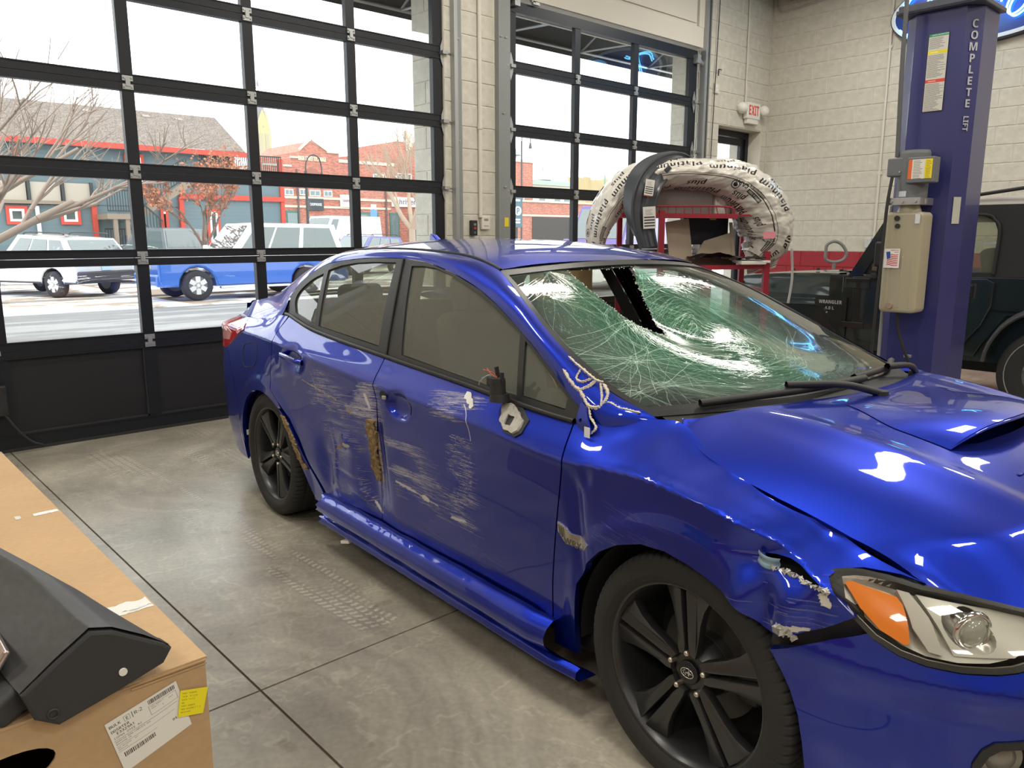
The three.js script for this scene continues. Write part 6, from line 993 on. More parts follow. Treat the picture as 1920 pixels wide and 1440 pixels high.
// ---------- outside: street, verge, awnings, buildings, cars, trees ----------
const GY = -0.2;
{
  const asph = pix(512, 512, (u, v) => { const a = fbm(u * 3, v * 24, 4, 24), b = fbm(u * 30, v * 30, 3, 30), k = 150 + 50 * (a - .5) + 22 * (b - .5) + (a > .58 ? 26 : 0); return [k, k, k * .985]; });
  const snowT = pix(512, 512, (u, v) => { const a = fbm(u * 7, v * 9, 5, 9), s = sstep(.50, .58, a), n = 20 * (fbm(u * 60, v * 60, 2, 60) - .5); return [lerp(228, 150, s) + n, lerp(230, 132, s) + n, lerp(234, 112, s) + n]; });
  const wuv = (g, k) => uvm(g, (x, y, z) => [x / k, z / k]);
  const st = struct('street'); part('asphalt', wuv(bxx(-30, 60, GY - .3, GY, -18.8, -8.2), 9), std([.50, .50, .50], .6, { map: asph }), st); part('apron', wuv(bxx(-30, 60, -.5, -.03, -8.2, ZF - .5), 4), std([.30, .29, .28], .8, { map: asph }), st); part('street_beyond', wuv(bxx(9.0, 120, GY - .3, GY - .01, -75, -34), 9), std([.6, .6, .6], .6, { map: asph }), st);
  const vg = struct('verge'); part('snow', wuv(bxx(-30, 120, GY - .4, GY + .03, -34.2, -18.8), 7), std(0xffffff, .8, { map: snowT }), vg); part('kerb', bxx(-30, 60, GY - .1, GY + .08, -22.2, -22.0), std([.30, .27, .23], .9), vg); part('far_ground', bxx(-60, 150, GY - .5, GY - .05, -160, -75), std([.5, .5, .5], .9), vg);
}
// striped underside of the awnings over the doors
for (const [x0, x1, lab] of [[-0.6, 11.2, 'long black fabric awning with a tube frame outside the overhead doors']]) {
  const T = thing('awning', lab, 'awning', [0, 0, 0]), fab = std([.028, .032, .038], .85), al = std([.42, .43, .44], .4, { metalness: .6 });
  part('canopy', surf((u, v) => [lerp(x0, x1, u), lerp(4.55, 3.92, v), lerp(-6.47, -7.62, v)], 4, 4), fab, T); part('valance', surf((u, v) => [lerp(x0, x1, u), lerp(3.92, 3.79, v), -7.62], 4, 1), fab, T);
  for (const x of [x0, x1]) part('end_panel', at(ext([[-6.47, 4.55], [-6.47, 3.72], [-7.62, 3.79], [-7.62, 3.92]], .004), 0, 0, 0, 0, -Math.PI / 2).translate(x, 0, 0), fab, T);
  const n = 8; for (let i = 0; i <= n; i++) { const x = lerp(x0 + .05, x1 - .05, i / n); part('strut', rod([x, 4.5, -6.5], [x, 3.86, -7.58], .016, 8), al, T); part('strut', rod([x, 3.80, -6.5], [x, 3.86, -7.58], .016, 8), al, T); if (i < n) part('brace', rod([x, 3.86, -7.58], [x + .55, 3.95, -6.5], .013, 8), al, T); }
  part('front_tube', rod([x0, 3.86, -7.59], [x1, 3.86, -7.59], .02, 8), al, T); part('rear_tube', rod([x0, 3.76, -6.5], [x1, 3.76, -6.5], .02, 8), al, T); part('wall_light_bar', bxx(x0 + .1, x1 - .1, 3.71, 3.75, -6.50, -6.46), cream, T);
}
// ---------- cars outside ----------
const extGlass = phys([.10, .13, .13], .04, { clearcoat: 1 });
function vehicle(name, label, o) {
  const T = thing(name, label, o.cat ?? 'car', [o.x, o.y ?? GY + .03, o.z], o.ry, 'cars parked along the street'); if (o.solo) delete T.userData.group;
  const { len, w, h, belt, wb, fo, r } = o, xf = fo + wb / 2, xr = xf - len, ax = [wb / 2, -wb / 2], sill = o.sill ?? .32;
  const up = phys(o.paint, .25, { clearcoat: 1 }), lo = o.lower ? phys(o.lower, .25, { clearcoat: 1 }) : up, trim = std(o.trim ?? [.03, .03, .032], .6), tr = std([.02, .02, .02], .8), rim = std([.62, .62, .62], .3, { metalness: .7 });
  const arch = (c, n = 9) => Array.from({ length: n }, (_, i) => { const t = i / (n - 1) * Math.PI; return [c - (r + .07) * Math.cos(t), r + (r + .07) * Math.sin(t)]; });
  const bot = (y) => [[xr + .06, y], [ax[1] - r - .07, y], ...arch(ax[1]), [ax[1] + r + .07, y], [ax[0] - r - .07, y], ...arch(ax[0]), [ax[0] + r + .07, y], [xf - .08, y]];
  const mid = o.split ?? belt, body = (pts) => { const g = ext(pts, w - .12, .06, 3); g.translate(0, 0, -(w - .12) / 2); return g; };
  const hoodY = o.hood, nose = xf;
  const upperTop = o.cab === 'pickup' ? [[nose - .02, mid + .08], [nose - .06, hoodY - .06], [nose - o.hl, hoodY], [xr, belt], [xr, mid]] : [[nose - .02, mid + .05], [nose - .08, hoodY - .06], [nose - o.hl, hoodY], [xr + .04, belt], [xr, mid + .05]];
  if (o.lower) { part('lower_body', body([...bot(sill), [xf, sill + .15], [xf, mid], [xr, mid], [xr, sill + .12]]), lo, T); part('upper_body', body([[xr, mid + .005], [xf, mid + .005], ...upperTop.slice(0, 4)]), up, T); }
  else part('body', body([...bot(sill), [xf, sill + .15], ...upperTop, [xr, sill + .12]]), up, T);
  if (o.cladding) part('cladding', merge(ext([...bot(sill - .03), [xf - .02, sill + .14], [xr + .02, sill + .14]], w - .06).translate(0, 0, -(w - .06) / 2)), trim, T);
  // cabin
  const q = o.cabin, hb = w / 2 - .05, ht = w / 2 - (o.tuck ?? .17), rb = .06;
  const cv = (p, t) => { const [a, b] = p; return [[a, belt - .04, hb], [b, h, ht]][t]; };
  const P = { fb: [q[0], belt - .05], ft: [q[1], h], rt: [q[2], h - (o.drop ?? .04)], rb: [q[3], belt - .05] };
  const quadG = (a, b, c, d) => { const g = new THREE.BufferGeometry(); g.setAttribute('position', new THREE.Float32BufferAttribute([...a, ...b, ...c, ...a, ...c, ...d], 3)); g.computeVertexNormals(); return g; };
  const pt = (k, s, dz = 0) => { const [x, y] = P[k], top = k[1] === 't'; return [x, y, s * (top ? ht : hb) + dz]; };
  part('cabin', merge(quadG(pt('fb', 1), pt('ft', 1), pt('ft', -1), pt('fb', -1)), quadG(pt('rb', -1), pt('rt', -1), pt('rt', 1), pt('rb', 1)), quadG(pt('rb', 1), pt('rt', 1), pt('ft', 1), pt('fb', 1)), quadG(pt('fb', -1), pt('ft', -1), pt('rt', -1), pt('rb', -1)), surf((u, v) => { const s = 2 * v - 1, x = lerp(P.ft[0], P.rt[0], u); return [x, lerp(P.ft[1], P.rt[1], u) + .035 * (1 - s * s) * Math.sin(Math.min(1, u * 8, (1 - u) * 8) * 1.57), s * ht]; }, 16, 10)), up, T);
  const onSide = (s, u, v) => { const x = lerp(lerp(P.rb[0], P.fb[0], u), lerp(P.rt[0], P.ft[0], u), v), y = lerp(lerp(P.rb[1], P.fb[1], u), lerp(P.rt[1], P.ft[1], u), v); return [x, y, s * (lerp(hb, ht, v) + .006)]; };
  for (const s of [1, -1]) for (const [u0, u1] of o.sw) { const sk = .10 * Math.sign(u0 + u1 - 1); part('side_window', quadG(onSide(s, u0, .16), onSide(s, u1, .16), onSide(s, u1 - (u1 > .9 ? .01 : 0), .88), onSide(s, u0 + (u0 < .1 ? .02 : 0), .88)), extGlass, T); }
  const fr = (a, b, off) => { const m = (s, v) => { const A = P[a], B = P[b]; return [lerp(A[0], B[0], v) + off, lerp(A[1], B[1], v) + .004, s * (lerp(hb, ht, v) - .07)]; }; return quadG(m(1, .18), m(-1, .18), m(-1, .92), m(1, .92)); };
  part('windscreen', fr('fb', 'ft', .012), extGlass, T); part('rear_window', fr('rb', 'rt', -.012), extGlass, T);
  for (const a of ax) for (const s of [1, -1]) {
    const wg = new THREE.Group(); wg.name = 'wheel'; wg.position.set(a, r, s * (w / 2 - .13)); T.add(wg);
    const t = new THREE.LatheGeometry([[.6, -.11], [.85, -.12], [.98, -.09], [1, 0], [.98, .09], [.85, .12], [.6, .11]].map(([k, z]) => new THREE.Vector2(k * r, z)), 28); t.rotateX(Math.PI / 2); part('tyre', t, tr, wg);
    part('rim', cylY(.60 * r, .60 * r, .20, 0, 0, 0, 24, Math.PI / 2), std([.12, .12, .12], .5), wg); for (let i = 0; i < 6; i++) part('spoke', at(box(.11 * r / .37, .56 * r, .03, 0, .30 * r, s * .105), 0, 0, 0, 0, 0, i * 1.047), rim, wg); part('hub_cap', cylY(.12 * r, .12 * r, .03, 0, 0, s * .115, 14, Math.PI / 2), rim, wg);
  }
  for (const s of [1, -1]) { part('headlamp', rbox(.10, .16, .34, .03, xf - .07, hoodY - .22, s * (w / 2 - .24)), phys([.75, .73, .68], .1, { clearcoat: 1 }), T); part('tail_lamp', rbox(.08, o.tallLamp ?? .16, o.tallLamp ? .12 : .34, .02, xr + .05, belt - (o.tallLamp ? .22 : .12), s * (w / 2 - (o.tallLamp ? .10 : .22))), phys([.50, .02, .02], .15, { clearcoat: 1 }), T); part('mirror', rbox(.10, .16, .20, .04, q[0] - .12, belt + .08, s * (w / 2 + .09)), up, T); }
  part('rear_bumper', rbox(.14, .26, w - .1, .05, xr - .01, sill + .16, 0), o.cladding ? trim : lo, T); part('front_bumper', rbox(.16, .30, w - .08, .06, xf - .03, sill + .16, 0), o.lower ? lo : o.cladding ? trim : up, T); part('number_plate', box(.01, .13, .30, xr - .02, belt - .28, 0), std([.35, .5, .6], .5), T); part('grille', rbox(.03, .24, w * .45, .01, xf - .005, hoodY - .25, 0), std([.4, .4, .4], .25, { metalness: .8 }), T);
  if (o.board) for (const s of [1, -1]) part('running_board', rbox(wb - 2 * r - .3, .06, .14, .02, 0, sill - .04, s * (w / 2 + .02)), std([.6, .6, .6], .3, { metalness: .8 }), T);
  if (o.rails) for (const s of [1, -1]) part('roof_rail', tube([[P.ft[0] - .1, h + .02, s * ht * .9], [P.ft[0] - .3, h + .06, s * ht * .9], [P.rt[0] + .3, h + .04, s * ht * .9], [P.rt[0] + .1, h, s * ht * .9]], .018, 20, 6), trim, T);
  if (o.bed) part('load_bed', merge(bxx(xr + .05, q[3] - .05, belt - .1, belt + .01, -w / 2 + .07, -w / 2 + .15), bxx(xr + .05, q[3] - .05, belt - .1, belt + .01, w / 2 - .15, w / 2 - .07)), up, T);
  return T;
}
const ang = (dx, dz) => Math.atan2(-dz, dx); // heading
vehicle('two_tone_car', 'white over blue two-tone large car with chrome wheels across the street', { x: 8.98, z: -20.65, ry: ang(-1, -.03), len: 5.1, w: 1.98, h: 1.93, belt: 1.20, split: .98, hood: 1.16, hl: 1.25, wb: 2.95, fo: .93, r: .385, sill: .36, paint: [.80, .80, .80], lower: [.015, .10, .42], cabin: [.62, -.02, -2.42, -2.62], sw: [[.70, .93], [.42, .68], [.05, .38]], tallLamp: .5, board: 1, solo: 1, drop: .02 });
vehicle('silver_car', 'silver crossover with black lower cladding parked nose towards the grey house', { x: 5.3, z: -24.85, ry: ang(-.42, -.9), len: 4.48, w: 1.86, h: 1.64, belt: 1.05, hood: 1.02, hl: 1.0, wb: 2.67, fo: .92, r: .35, sill: .40, paint: [.52, .53, .55], cladding: 1, cabin: [.62, .0, -1.72, -2.12], sw: [[.66, .92], [.36, .63], [.08, .32]], solo: 1, rails: 1, drop: .10 });
vehicle('grey_pickup', 'dark grey pickup parked between silver crossover and two-tone car', { cat: 'truck', x: 9.6, z: -28.15, ry: ang(-.35, -.94), len: 5.8, w: 1.95, h: 1.88, belt: 1.15, hood: 1.15, hl: 1.3, wb: 3.6, fo: .95, r: .39, sill: .42, cab: 'pickup', paint: [.14, .16, .17], cabin: [.95, .35, -1.0, -1.22], sw: [[.55, .92], [.08, .50]], tallLamp: .4, bed: 1, solo: 1 });
vehicle('white_pickup', 'white pickup parked left of the silver crossover', { cat: 'truck', x: 2.5, z: -29.5, ry: ang(-.42, -.9), len: 5.6, w: 1.95, h: 1.85, belt: 1.15, hood: 1.15, hl: 1.3, wb: 3.5, fo: .95, r: .39, sill: .42, cab: 'pickup', paint: [.78, .78, .78], cabin: [.9, .3, -1.0, -1.2], sw: [[.55, .92], [.08, .50]], bed: 1, solo: 1 });
vehicle('blue_wagon', 'deep blue wagon parked behind the two-tone car', { x: 18.2, z: -29.6, ry: ang(-.95, .3), len: 4.7, w: 1.84, h: 1.62, belt: 1.05, hood: 1.0, hl: 1.1, wb: 2.75, fo: .95, r: .34, sill: .34, paint: [.03, .035, .22], cabin: [.75, .05, -1.95, -2.25], sw: [[.68, .93], [.40, .66], [.10, .36]], rails: 1, solo: 1, drop: .08 });
vehicle('white_van', 'tall white van before the red brick shops', { cat: 'van', x: 23.4, z: -40.5, ry: ang(-.98, .2), len: 5.9, w: 2.02, h: 2.72, belt: 1.35, hood: 1.28, hl: .85, wb: 3.6, fo: 1.0, r: .36, sill: .38, paint: [.80, .80, .80], cabin: [1.75, 1.0, -2.7, -2.82], sw: [[.84, .97]], tallLamp: .5, tuck: .12, solo: 1, drop: 0 });
vehicle('purple_van', 'purple and white van seen through the three column door', { cat: 'van', x: 20.5, z: -17.0, ry: ang(-.97, .22), len: 5.9, w: 2.05, h: 2.55, belt: 1.35, split: 1.25, hood: 1.28, hl: .85, wb: 3.6, fo: 1.0, r: .36, sill: .38, paint: [.07, .03, .24], lower: [.62, .62, .66], cabin: [1.75, 1.0, -2.7, -2.82], sw: [[.80, .97]], tallLamp: .5, tuck: .12, solo: 1 });
vehicle('white_sedan', 'white sedan seen low through the three column door', { x: 14.6, z: -15.6, ry: ang(1, .1), len: 4.6, w: 1.8, h: 1.44, belt: .95, hood: .93, hl: 1.15, wb: 2.7, fo: .95, r: .33, sill: .3, paint: [.8, .8, .8], cabin: [.72, .0, -1.25, -1.75], sw: [[.60, .92], [.12, .56]], solo: 1, drop: .05 });
// ---------- blue-grey wooden house ----------
{
  const sid = std([.125, .185, .205], .7), red = std([.50, .055, .035], .6), white = std([.75, .75, .74], .6), wood = std([.24, .19, .145], .85), dk = std([.025, .035, .04], .6), pane = phys([.06, .08, .075], .1);
  const shing = pix(512, 512, (u, v) => { const row = Math.floor(v * 64), c = nz(Math.floor(u * 90 + (row % 2) * .5), row, 90), k = 105 + 55 * (c - .5) + 24 * (fbm(u * 20, v * 20, 3, 20) - .5); return [k * 1.03, k * .93, k * .85]; });
  const roofM = std(0xffffff, .9, { map: shing });
  const T = thing('timber_house', 'blue-grey timber house with red trim and brown shingle roof', 'house', [0, GY, 0]);
  const O = .2, y = (v) => v + O; // heights above the street
  const boards = (x0, x1, y0, y1, z, cuts = []) => { const l = []; for (let yy = y0; yy < y1 - .02; yy += .145) { let sp = [[x0, x1]]; for (const [a, b, c, d] of cuts) if (yy + .13 > c && yy < d) sp = sp.flatMap(([m, n]) => (b <= m || a >= n ? [[m, n]] : [[m, a], [b, n]].filter(([p, q]) => q - p > .05))); for (const [m, n] of sp) l.push(box(n - m, Math.min(.15, y1 - yy), .018, (m + n) / 2, yy + .072, z + .012, .11)); } return merge(l); };
  part('wall_core', merge(bxx(-8, 14.3, 0, y(4.85), -40, -33.1), bxx(12.0, 16.45, 0, y(3.0), -40, -33.05)), sid, T);
  stuff('lap_siding', merge(boards(-2, 8.78, 0, y(2.62), -33.05), boards(8.6, 14.3, y(2.6), y(4.8), -33.08, [[10.05, 10.7, y(3.2), y(4.6)]]), boards(-2, 8.6, y(3.36), y(4.8), -33.08), boards(9.7, 12.0, 0, y(2.6), -33.08), boards(12.1, 16.4, 0, y(3.0), -33.0, [[13.0, 13.6, 0, y(2.6)]]), boards(12.1, 16.4, y(3.1), y(4.05), -33.0)), sid, T, 'blue-grey lap siding');
  const roof = (a, b, c, d) => { const g = new THREE.BufferGeometry(); g.setAttribute('position', new THREE.Float32BufferAttribute([...a, ...b, ...c, ...a, ...c, ...d], 3)); g.setAttribute('uv', new THREE.Float32BufferAttribute([0, 0, 6, 0, 5.4, 1.4, 0, 0, 5.4, 1.4, 0, 1.4], 2)); g.computeVertexNormals(); return g; };
  part('roof', merge(roof([-8, y(4.8), -32.5], [14.7, y(4.88), -32.5], [15.75, y(6.95), -38], [-8, y(6.8), -38]), roof([14.7, y(4.88), -32.5], [16.9, y(4.88), -43], [15.75, y(6.95), -38.5], [15.75, y(6.95), -38])), roofM, T, 'brown shingle roof');
  part('roof_snow', surf((u, v) => { const x = lerp(2, 8.9, u), t = lerp(.06, lerp(.62, .12, u) + .12 * fbm(u * 9, 1, 3), v); return [x, lerp(y(4.8), y(6.85), t) + .05, lerp(-32.5, -38, t)]; }, 40, 8), std([.85, .86, .88], .8), T, 'patch of snow');
  for (const x of [7.6, 9.9, 12.3, 14.0 - .3]) part('roof_vent', rbox(.30, .10, .3, .02, x, y(6.55), -37.0, .4), std([.25, .22, .2], .8), T);
  part('eave_fascia', bxx(-8, 14.75, y(4.66), y(4.86), -32.52, -32.42), red, T); part('deck_fascia', bxx(12.0, 16.55, y(2.92), y(3.12), -33.0, -32.85), red, T);
  for (const [x, a, b] of [[8.78, 0, y(2.6)], [16.45, 0, y(4.75)], [12.05, 0, y(2.95)], [6.4, y(3.4), y(4.5)]]) part('corner_board', bxx(x - .09, x + .09, a, b, -33.05, -32.9), red, T);
  const win = (x0, x1, y0, y1, z = -32.98) => { const f = part('window', at(ext(holed([[x0, y0], [x1, y0], [x1, y1], [x0, y1]], [[x0 + .12, y0 + .12], [x1 - .12, y0 + .12], [x1 - .12, y1 - .12], [x0 + .12, y1 - .12]]), .06), 0, 0, z), red, T); part('window_sash', at(ext(holed([[x0 + .11, y0 + .11], [x1 - .11, y0 + .11], [x1 - .11, y1 - .11], [x0 + .11, y1 - .11]], [[x0 + .19, y0 + .19], [x1 - .19, y0 + .19], [x1 - .19, y1 - .19], [x0 + .19, y1 - .19]]), .04), 0, 0, z + .03), white, f); part('pane', bxx(x0 + .18, x1 - .18, y0 + .18, y1 - .18, z + .02, z + .03), pane, f); };
  win(5.9, 6.58, y(1.84), y(2.5)); win(7.62, 8.3, y(1.85), y(2.54)); win(10.02, 10.72, y(3.3), y(4.55)); win(13.05, 13.6, y(.2), y(2.55)); win(11.2, 11.5, y(1.2), y(2.5)); win(3.4, 4.1, y(1.84), y(2.5));
  for (const [a, b] of [[5.0, 6.6], [6.75, 7.7], [7.85, 8.7]]) part('porch_screen', bxx(a, b, y(2.68), y(3.36), -33.0, -32.95), std([.42, .38, .31], .8), T);
  part('porch_beam', bxx(2, 8.85, y(2.58), y(2.70), -33.0, -32.8), wood, T); for (const x of [6.68, 7.78, 8.74]) part('porch_post', bxx(x - .05, x + .05, y(2.6), y(3.4), -33.0, -32.85), dk, T);
  part('downpipe', rod([6.9, 0, -32.9], [6.88, y(2.5), -32.9], .07, 10), white, T); part('downpipe', rod([10.14, 0, -32.8], [10.1, y(2.45), -32.8], .05, 10), white, T);
  // stair to the upper deck
  part('stair_landing', bxx(8.85, 10.0, y(2.05), y(2.25), -33.0, -31.6), wood, T); for (const [x, z] of [[9.13, -31.7], [9.55, -31.7], [9.95, -31.7]]) part('stair_post', bxx(x - .07, x + .07, 0, y(2.1), z - .07, z + .07), wood, T);
  part('stair_stringer', bar([9.95, y(2.15), -31.8], [12.0, y(3.5), -31.8], .08, .28), wood, T); part('stair_stringer', bar([9.7, y(2.0), -31.7], [10.9, y(.9), -31.7], .08, .26), wood, T);
  const rl = (a, b, n) => { part('deck_railing', merge(bar(a, b, .05, .05), bar([a[0], a[1] - .75, a[2]], [b[0], b[1] - .75, b[2]], .05, .05), ...Array.from({ length: n }, (_, i) => { const t = i / (n - 1), x = lerp(a[0], b[0], t), yy = lerp(a[1], b[1], t), z = lerp(a[2], b[2], t); return box(.025, .75, .025, x, yy - .37, z); })), dk, T, 'black railing'); };
  rl([8.9, y(3.1), -31.65], [9.9, y(3.1), -31.65], 12); rl([9.95, y(3.15), -31.75], [11.9, y(4.45), -31.75], 20); rl([12.9, y(4.78), -32.9], [16.45, y(4.82), -32.9], 40); rl([9.9, y(2.85), -31.6], [10.8, y(2.0), -31.6], 9); rl([9.0, y(1.7), -32.6], [10.3, y(1.7), -32.6], 14);
}
// ---------- brick shops, further brick wing, steeple ----------
{
  const hazedBrickT = pix(256, 256, (u, v) => { const row = Math.floor(v * 32), f = (v * 32) % 1, c = (u * 12 + (row % 2) * .5) % 1, n = nz(Math.floor(u * 12 + (row % 2) * .5), row, 12); if (f < .12 || c < .05) return [170, 140, 125]; const k = .85 + .3 * n; return [172 * k, 108 * k, 92 * k]; });  // brick tones paled and greyed to paint in distance haze
  const brick = std(0xffffff, .85, { map: hazedBrickT }), cap = std([.62, .55, .42], .8), glass = phys([.14, .20, .20], .08, { clearcoat: .5 }), frame = std([.06, .16, .13], .6), white = std([.8, .8, .78], .6);
  const buv = (g) => uvm(g, (x, y, z) => [(x + z) / 2.6, y / 2.4]);
  const T = thing('brick_shops', 'red brick shop building with stepped gable and lettering', 'building', [0, GY, 0]);
  part('gable_wall', buv(at(ext([[28.5, 0], [43.9, 0], [43.9, 9.6], [43.5, 9.6], [43.5, 10.0], [41.0, 9.9], [41.0, 9.0], [38, 8.6], [35.3, 8.2], [35.3, 8.5], [34.2, 8.5], [32.75, 9.3], [31.7, 8.4], [31.7, 8.1], [30.9, 7.9], [30.9, 7.3], [28.5, 7.1]], 8), 0, 0, -68)), brick, T);
  for (const [a, b, c, d] of [[28.5, 30.9, 7.15, 7.3], [30.85, 31.75, 7.85, 8.0], [34.15, 35.35, 8.45, 8.6], [35.25, 41, 7.75, 8.0], [41, 43.5, 9.9, 10.05], [43.5, 43.9, 9.5, 9.7], [28.5, 43.9, 4.65, 4.85], [28.5, 40.3, 3.95, 4.12]]) part('stone_band', bxx(a, b, c, d, -60.1, -59.92), cap, T);
  part('gable_coping', bar([31.65, 8.55, -60], [32.72, 9.45, -60], .2, .14), cap, T); part('gable_coping', bar([32.72, 9.45, -60], [34.2, 8.62, -60], .2, .14), cap, T);
  part('round_pediment', at(new THREE.CylinderGeometry(.85, .85, .3, 28, 1, false, 0, Math.PI), 42.1, 10.05, -60, Math.PI / 2, 0, Math.PI / 2 * 0), cap, T);
  const w = text3('MAIN STREET EXCHANGE', .34, .05); { const b = w.boundingBox; w.scale(2.5 / (b.max.x - b.min.x), 1, 1); } const wm = part('gable_letters', w, std([.78, .70, .50], .6), T, 'pale raised letters'); wm.position.set(31.5, 7.72, -59.97);
  part('arched_recess', at(ext([[32.0, 5.8], [33.4, 5.8], [33.4, 6.6], [33.2, 7.0], [32.7, 7.2], [32.2, 7.0], [32.0, 6.6]], .05), 0, 0, -60.0), std([.30, .13, .10], .9), T);
  const win = (a, b, c, d) => { const f = part('window', bxx(a, b, c, d, -60.02, -59.95), white, T); part('pane', bxx(a + .08, (a + b) / 2 - .03, c + .08, d - .08, -59.95, -59.93), glass, f); part('pane', bxx((a + b) / 2 + .03, b - .08, c + .08, d - .08, -59.95, -59.93), glass, f); };
  for (const [a, b, c, d] of [[30.2, 30.95, 4.9, 5.4], [31.5, 32.2, 4.95, 5.45], [32.4, 33.4, 4.9, 5.4], [33.7, 34.5, 4.9, 5.4], [38.6, 39.7, 6.2, 7.0], [41.0, 42.7, 6.2, 7.2]]) win(a, b, c, d);
  for (const [a, b] of [[30.2, 31.3], [36.3, 39.0], [40.2, 41.2], [42.2, 43.7]]) { const f = part('shop_front', bxx(a, b, .2, 3.7, -60.02, -59.93), frame, T); part('pane', bxx(a + .12, b - .12, .5, 3.5, -59.93, -59.91), glass, f); }
  const sg = (x0, x1, y0, y1, bg, txt, fg, sz) => { const s = part('shop_sign', bxx(x0, x1, y0, y1, -59.95, -59.85), std(bg, .6), T); if (txt) { const t = text3(txt, sz, .02), b = t.boundingBox; t.scale((x1 - x0) * .72 / (b.max.x - b.min.x), 1, 1); const m = part('sign_letters', t, std(fg, .6), s); m.position.set(x0 + (x1 - x0) * .14, (y0 + y1) / 2 - sz * .45, -59.84); } };
  sg(32.1, 33.6, 3.75, 4.7, [.05, .06, .07], 'CHOPHOUSE', [.7, .7, .7], .22); sg(35.2, 36.5, 4.1, 5.1, [.8, .78, .76], 'TAVERN', [.25, .1, .1], .2); sg(40.4, 43.8, 4.25, 5.1, [.82, .82, .82], 'thrivent', [.2, .22, .24], .45);
  for (const x of [31.3, 39.8]) part('rain_pipe', rod([x, 0, -59.85], [x, 7.0, -59.85], .07, 8), std([.10, .09, .09], .6), T);
  const S2 = thing('brick_corner_building', 'red brick corner building with a small domed turret', 'building', [0, GY, 0]);
  part('wall', buv(bxx(44.2, 53.2, 0, 8.6, -64, -55)), brick, S2); part('cornice', bxx(44.1, 53.3, 8.45, 8.7, -64, -54.9), cap, S2); part('turret', merge(cylY(.5, .5, .5, 51.3, 8.9, -56, 16), cylY(.12, .95, 1.0, 51.3, 9.6, -56, 20), cylY(.14, .16, .5, 51.3, 10.3, -56, 12), cylY(.0, .2, .25, 51.3, 10.65, -56, 12)), std([.22, .25, .28], .6), S2, 'grey metal turret'); for (const [a, b, c, d] of [[51.0, 52.0, 4.6, 6.0], [48.8, 50, 4.6, 6.0]]) { const f = part('window', bxx(a, b, c, d, -55.02, -54.92), white, S2); part('pane', bxx(a + .1, b - .1, c + .1, d - .1, -54.92, -54.9), glass, f); }
  const S3 = thing('low_brick_wall', 'low red brick parking wall with stone cap behind the doors', 'wall', [0, GY, 0]); part('wall', buv(bxx(44, 60, 0, 4.6, -50.6, -50)), brick, S3); part('cap', bxx(44, 60, 4.55, 4.7, -50.7, -49.9), cap, S3); part('opening_shade_sheet', bxx(48.3, 53.5, .4, 3.3, -50, -49.95), std([.05, .045, .045], .8), S3); part('stone_band', bxx(44, 60, 3.35, 3.5, -50, -49.93), cap, S3);  // garage opening is a flat dark sheet painted as inner shade, no recess
  const S4 = thing('tan_house', 'pale gabled houses far beyond the three column door', 'building', [0, GY, 0]); part('wall', bxx(60.0, 66, 0, 7.2, -68, -62), std([.62, .58, .46], .8), S4); part('roof', bxx(59.7, 66.3, 7.1, 7.6, -68.2, -61.8), std([.35, .42, .38], .8), S4); part('turret', merge(cylY(.2, 1.0, 1.0, 62.5, 8.2, -63, 14), cylY(.1, .1, .6, 62.5, 8.8, -63, 8)), std([.35, .37, .38], .7), S4); for (const a of [61, 63.4, 64.9]) part('window', bxx(a, a + .8, 5.2, 6.4, -62.0, -61.95), glass, S4);
  const S5 = thing('far_tree_row', 'tan winter hedge row along the far hill', 'hedge', [0, GY, 0]); const hg = surf((u, v) => { const x = lerp(67, 84, u); return [x, 8.0 * v + (v > .9 ? .7 * fbm(u * 30, 1, 3) : 0), -63 - .8 * v + .5 * fbm(u * 40, v * 9, 3)]; }, 90, 12); part('hedge', hg, std([.42, .33, .18], .95), S5); part('hedge_post', rod([71.5, 6, -61.8], [71.5, 8.6, -61.8], .1, 6), std([.2, .35, .28], .7), S5);
  const C5 = thing('church_steeple', 'pale stone church tower with dark pointed spire', 'church', [57.3, GY, -121]); const stone = std([.42, .36, .20], .8); part('tower', bxx(-1.2, 1.2, 0, 18.0, -1.2, 1.2), stone, C5); for (const a of [0, Math.PI / 2]) part('gable', at(ext([[-1.2, 18.0], [1.2, 18.0], [0, 21.0]], 2.4), 0, 0, -1.2).applyMatrix4(new THREE.Matrix4().makeRotationY(a)), stone, C5); part('spire', at(new THREE.ConeGeometry(1.25, 7.6, 8), 0, 22.2, 0), std([.22, .21, .22], .7), C5); for (const x of [-.5, .5]) part('louver', bxx(x - .25, x + .25, 14.2, 17.4, 1.2, 1.26), std([.35, .32, .24], .8), C5); part('cross', merge(box(.06, .9, .06, 0, 26.3, 0), box(.4, .06, .06, 0, 26.4, 0)), std([.3, .3, .3], .6), C5);
}
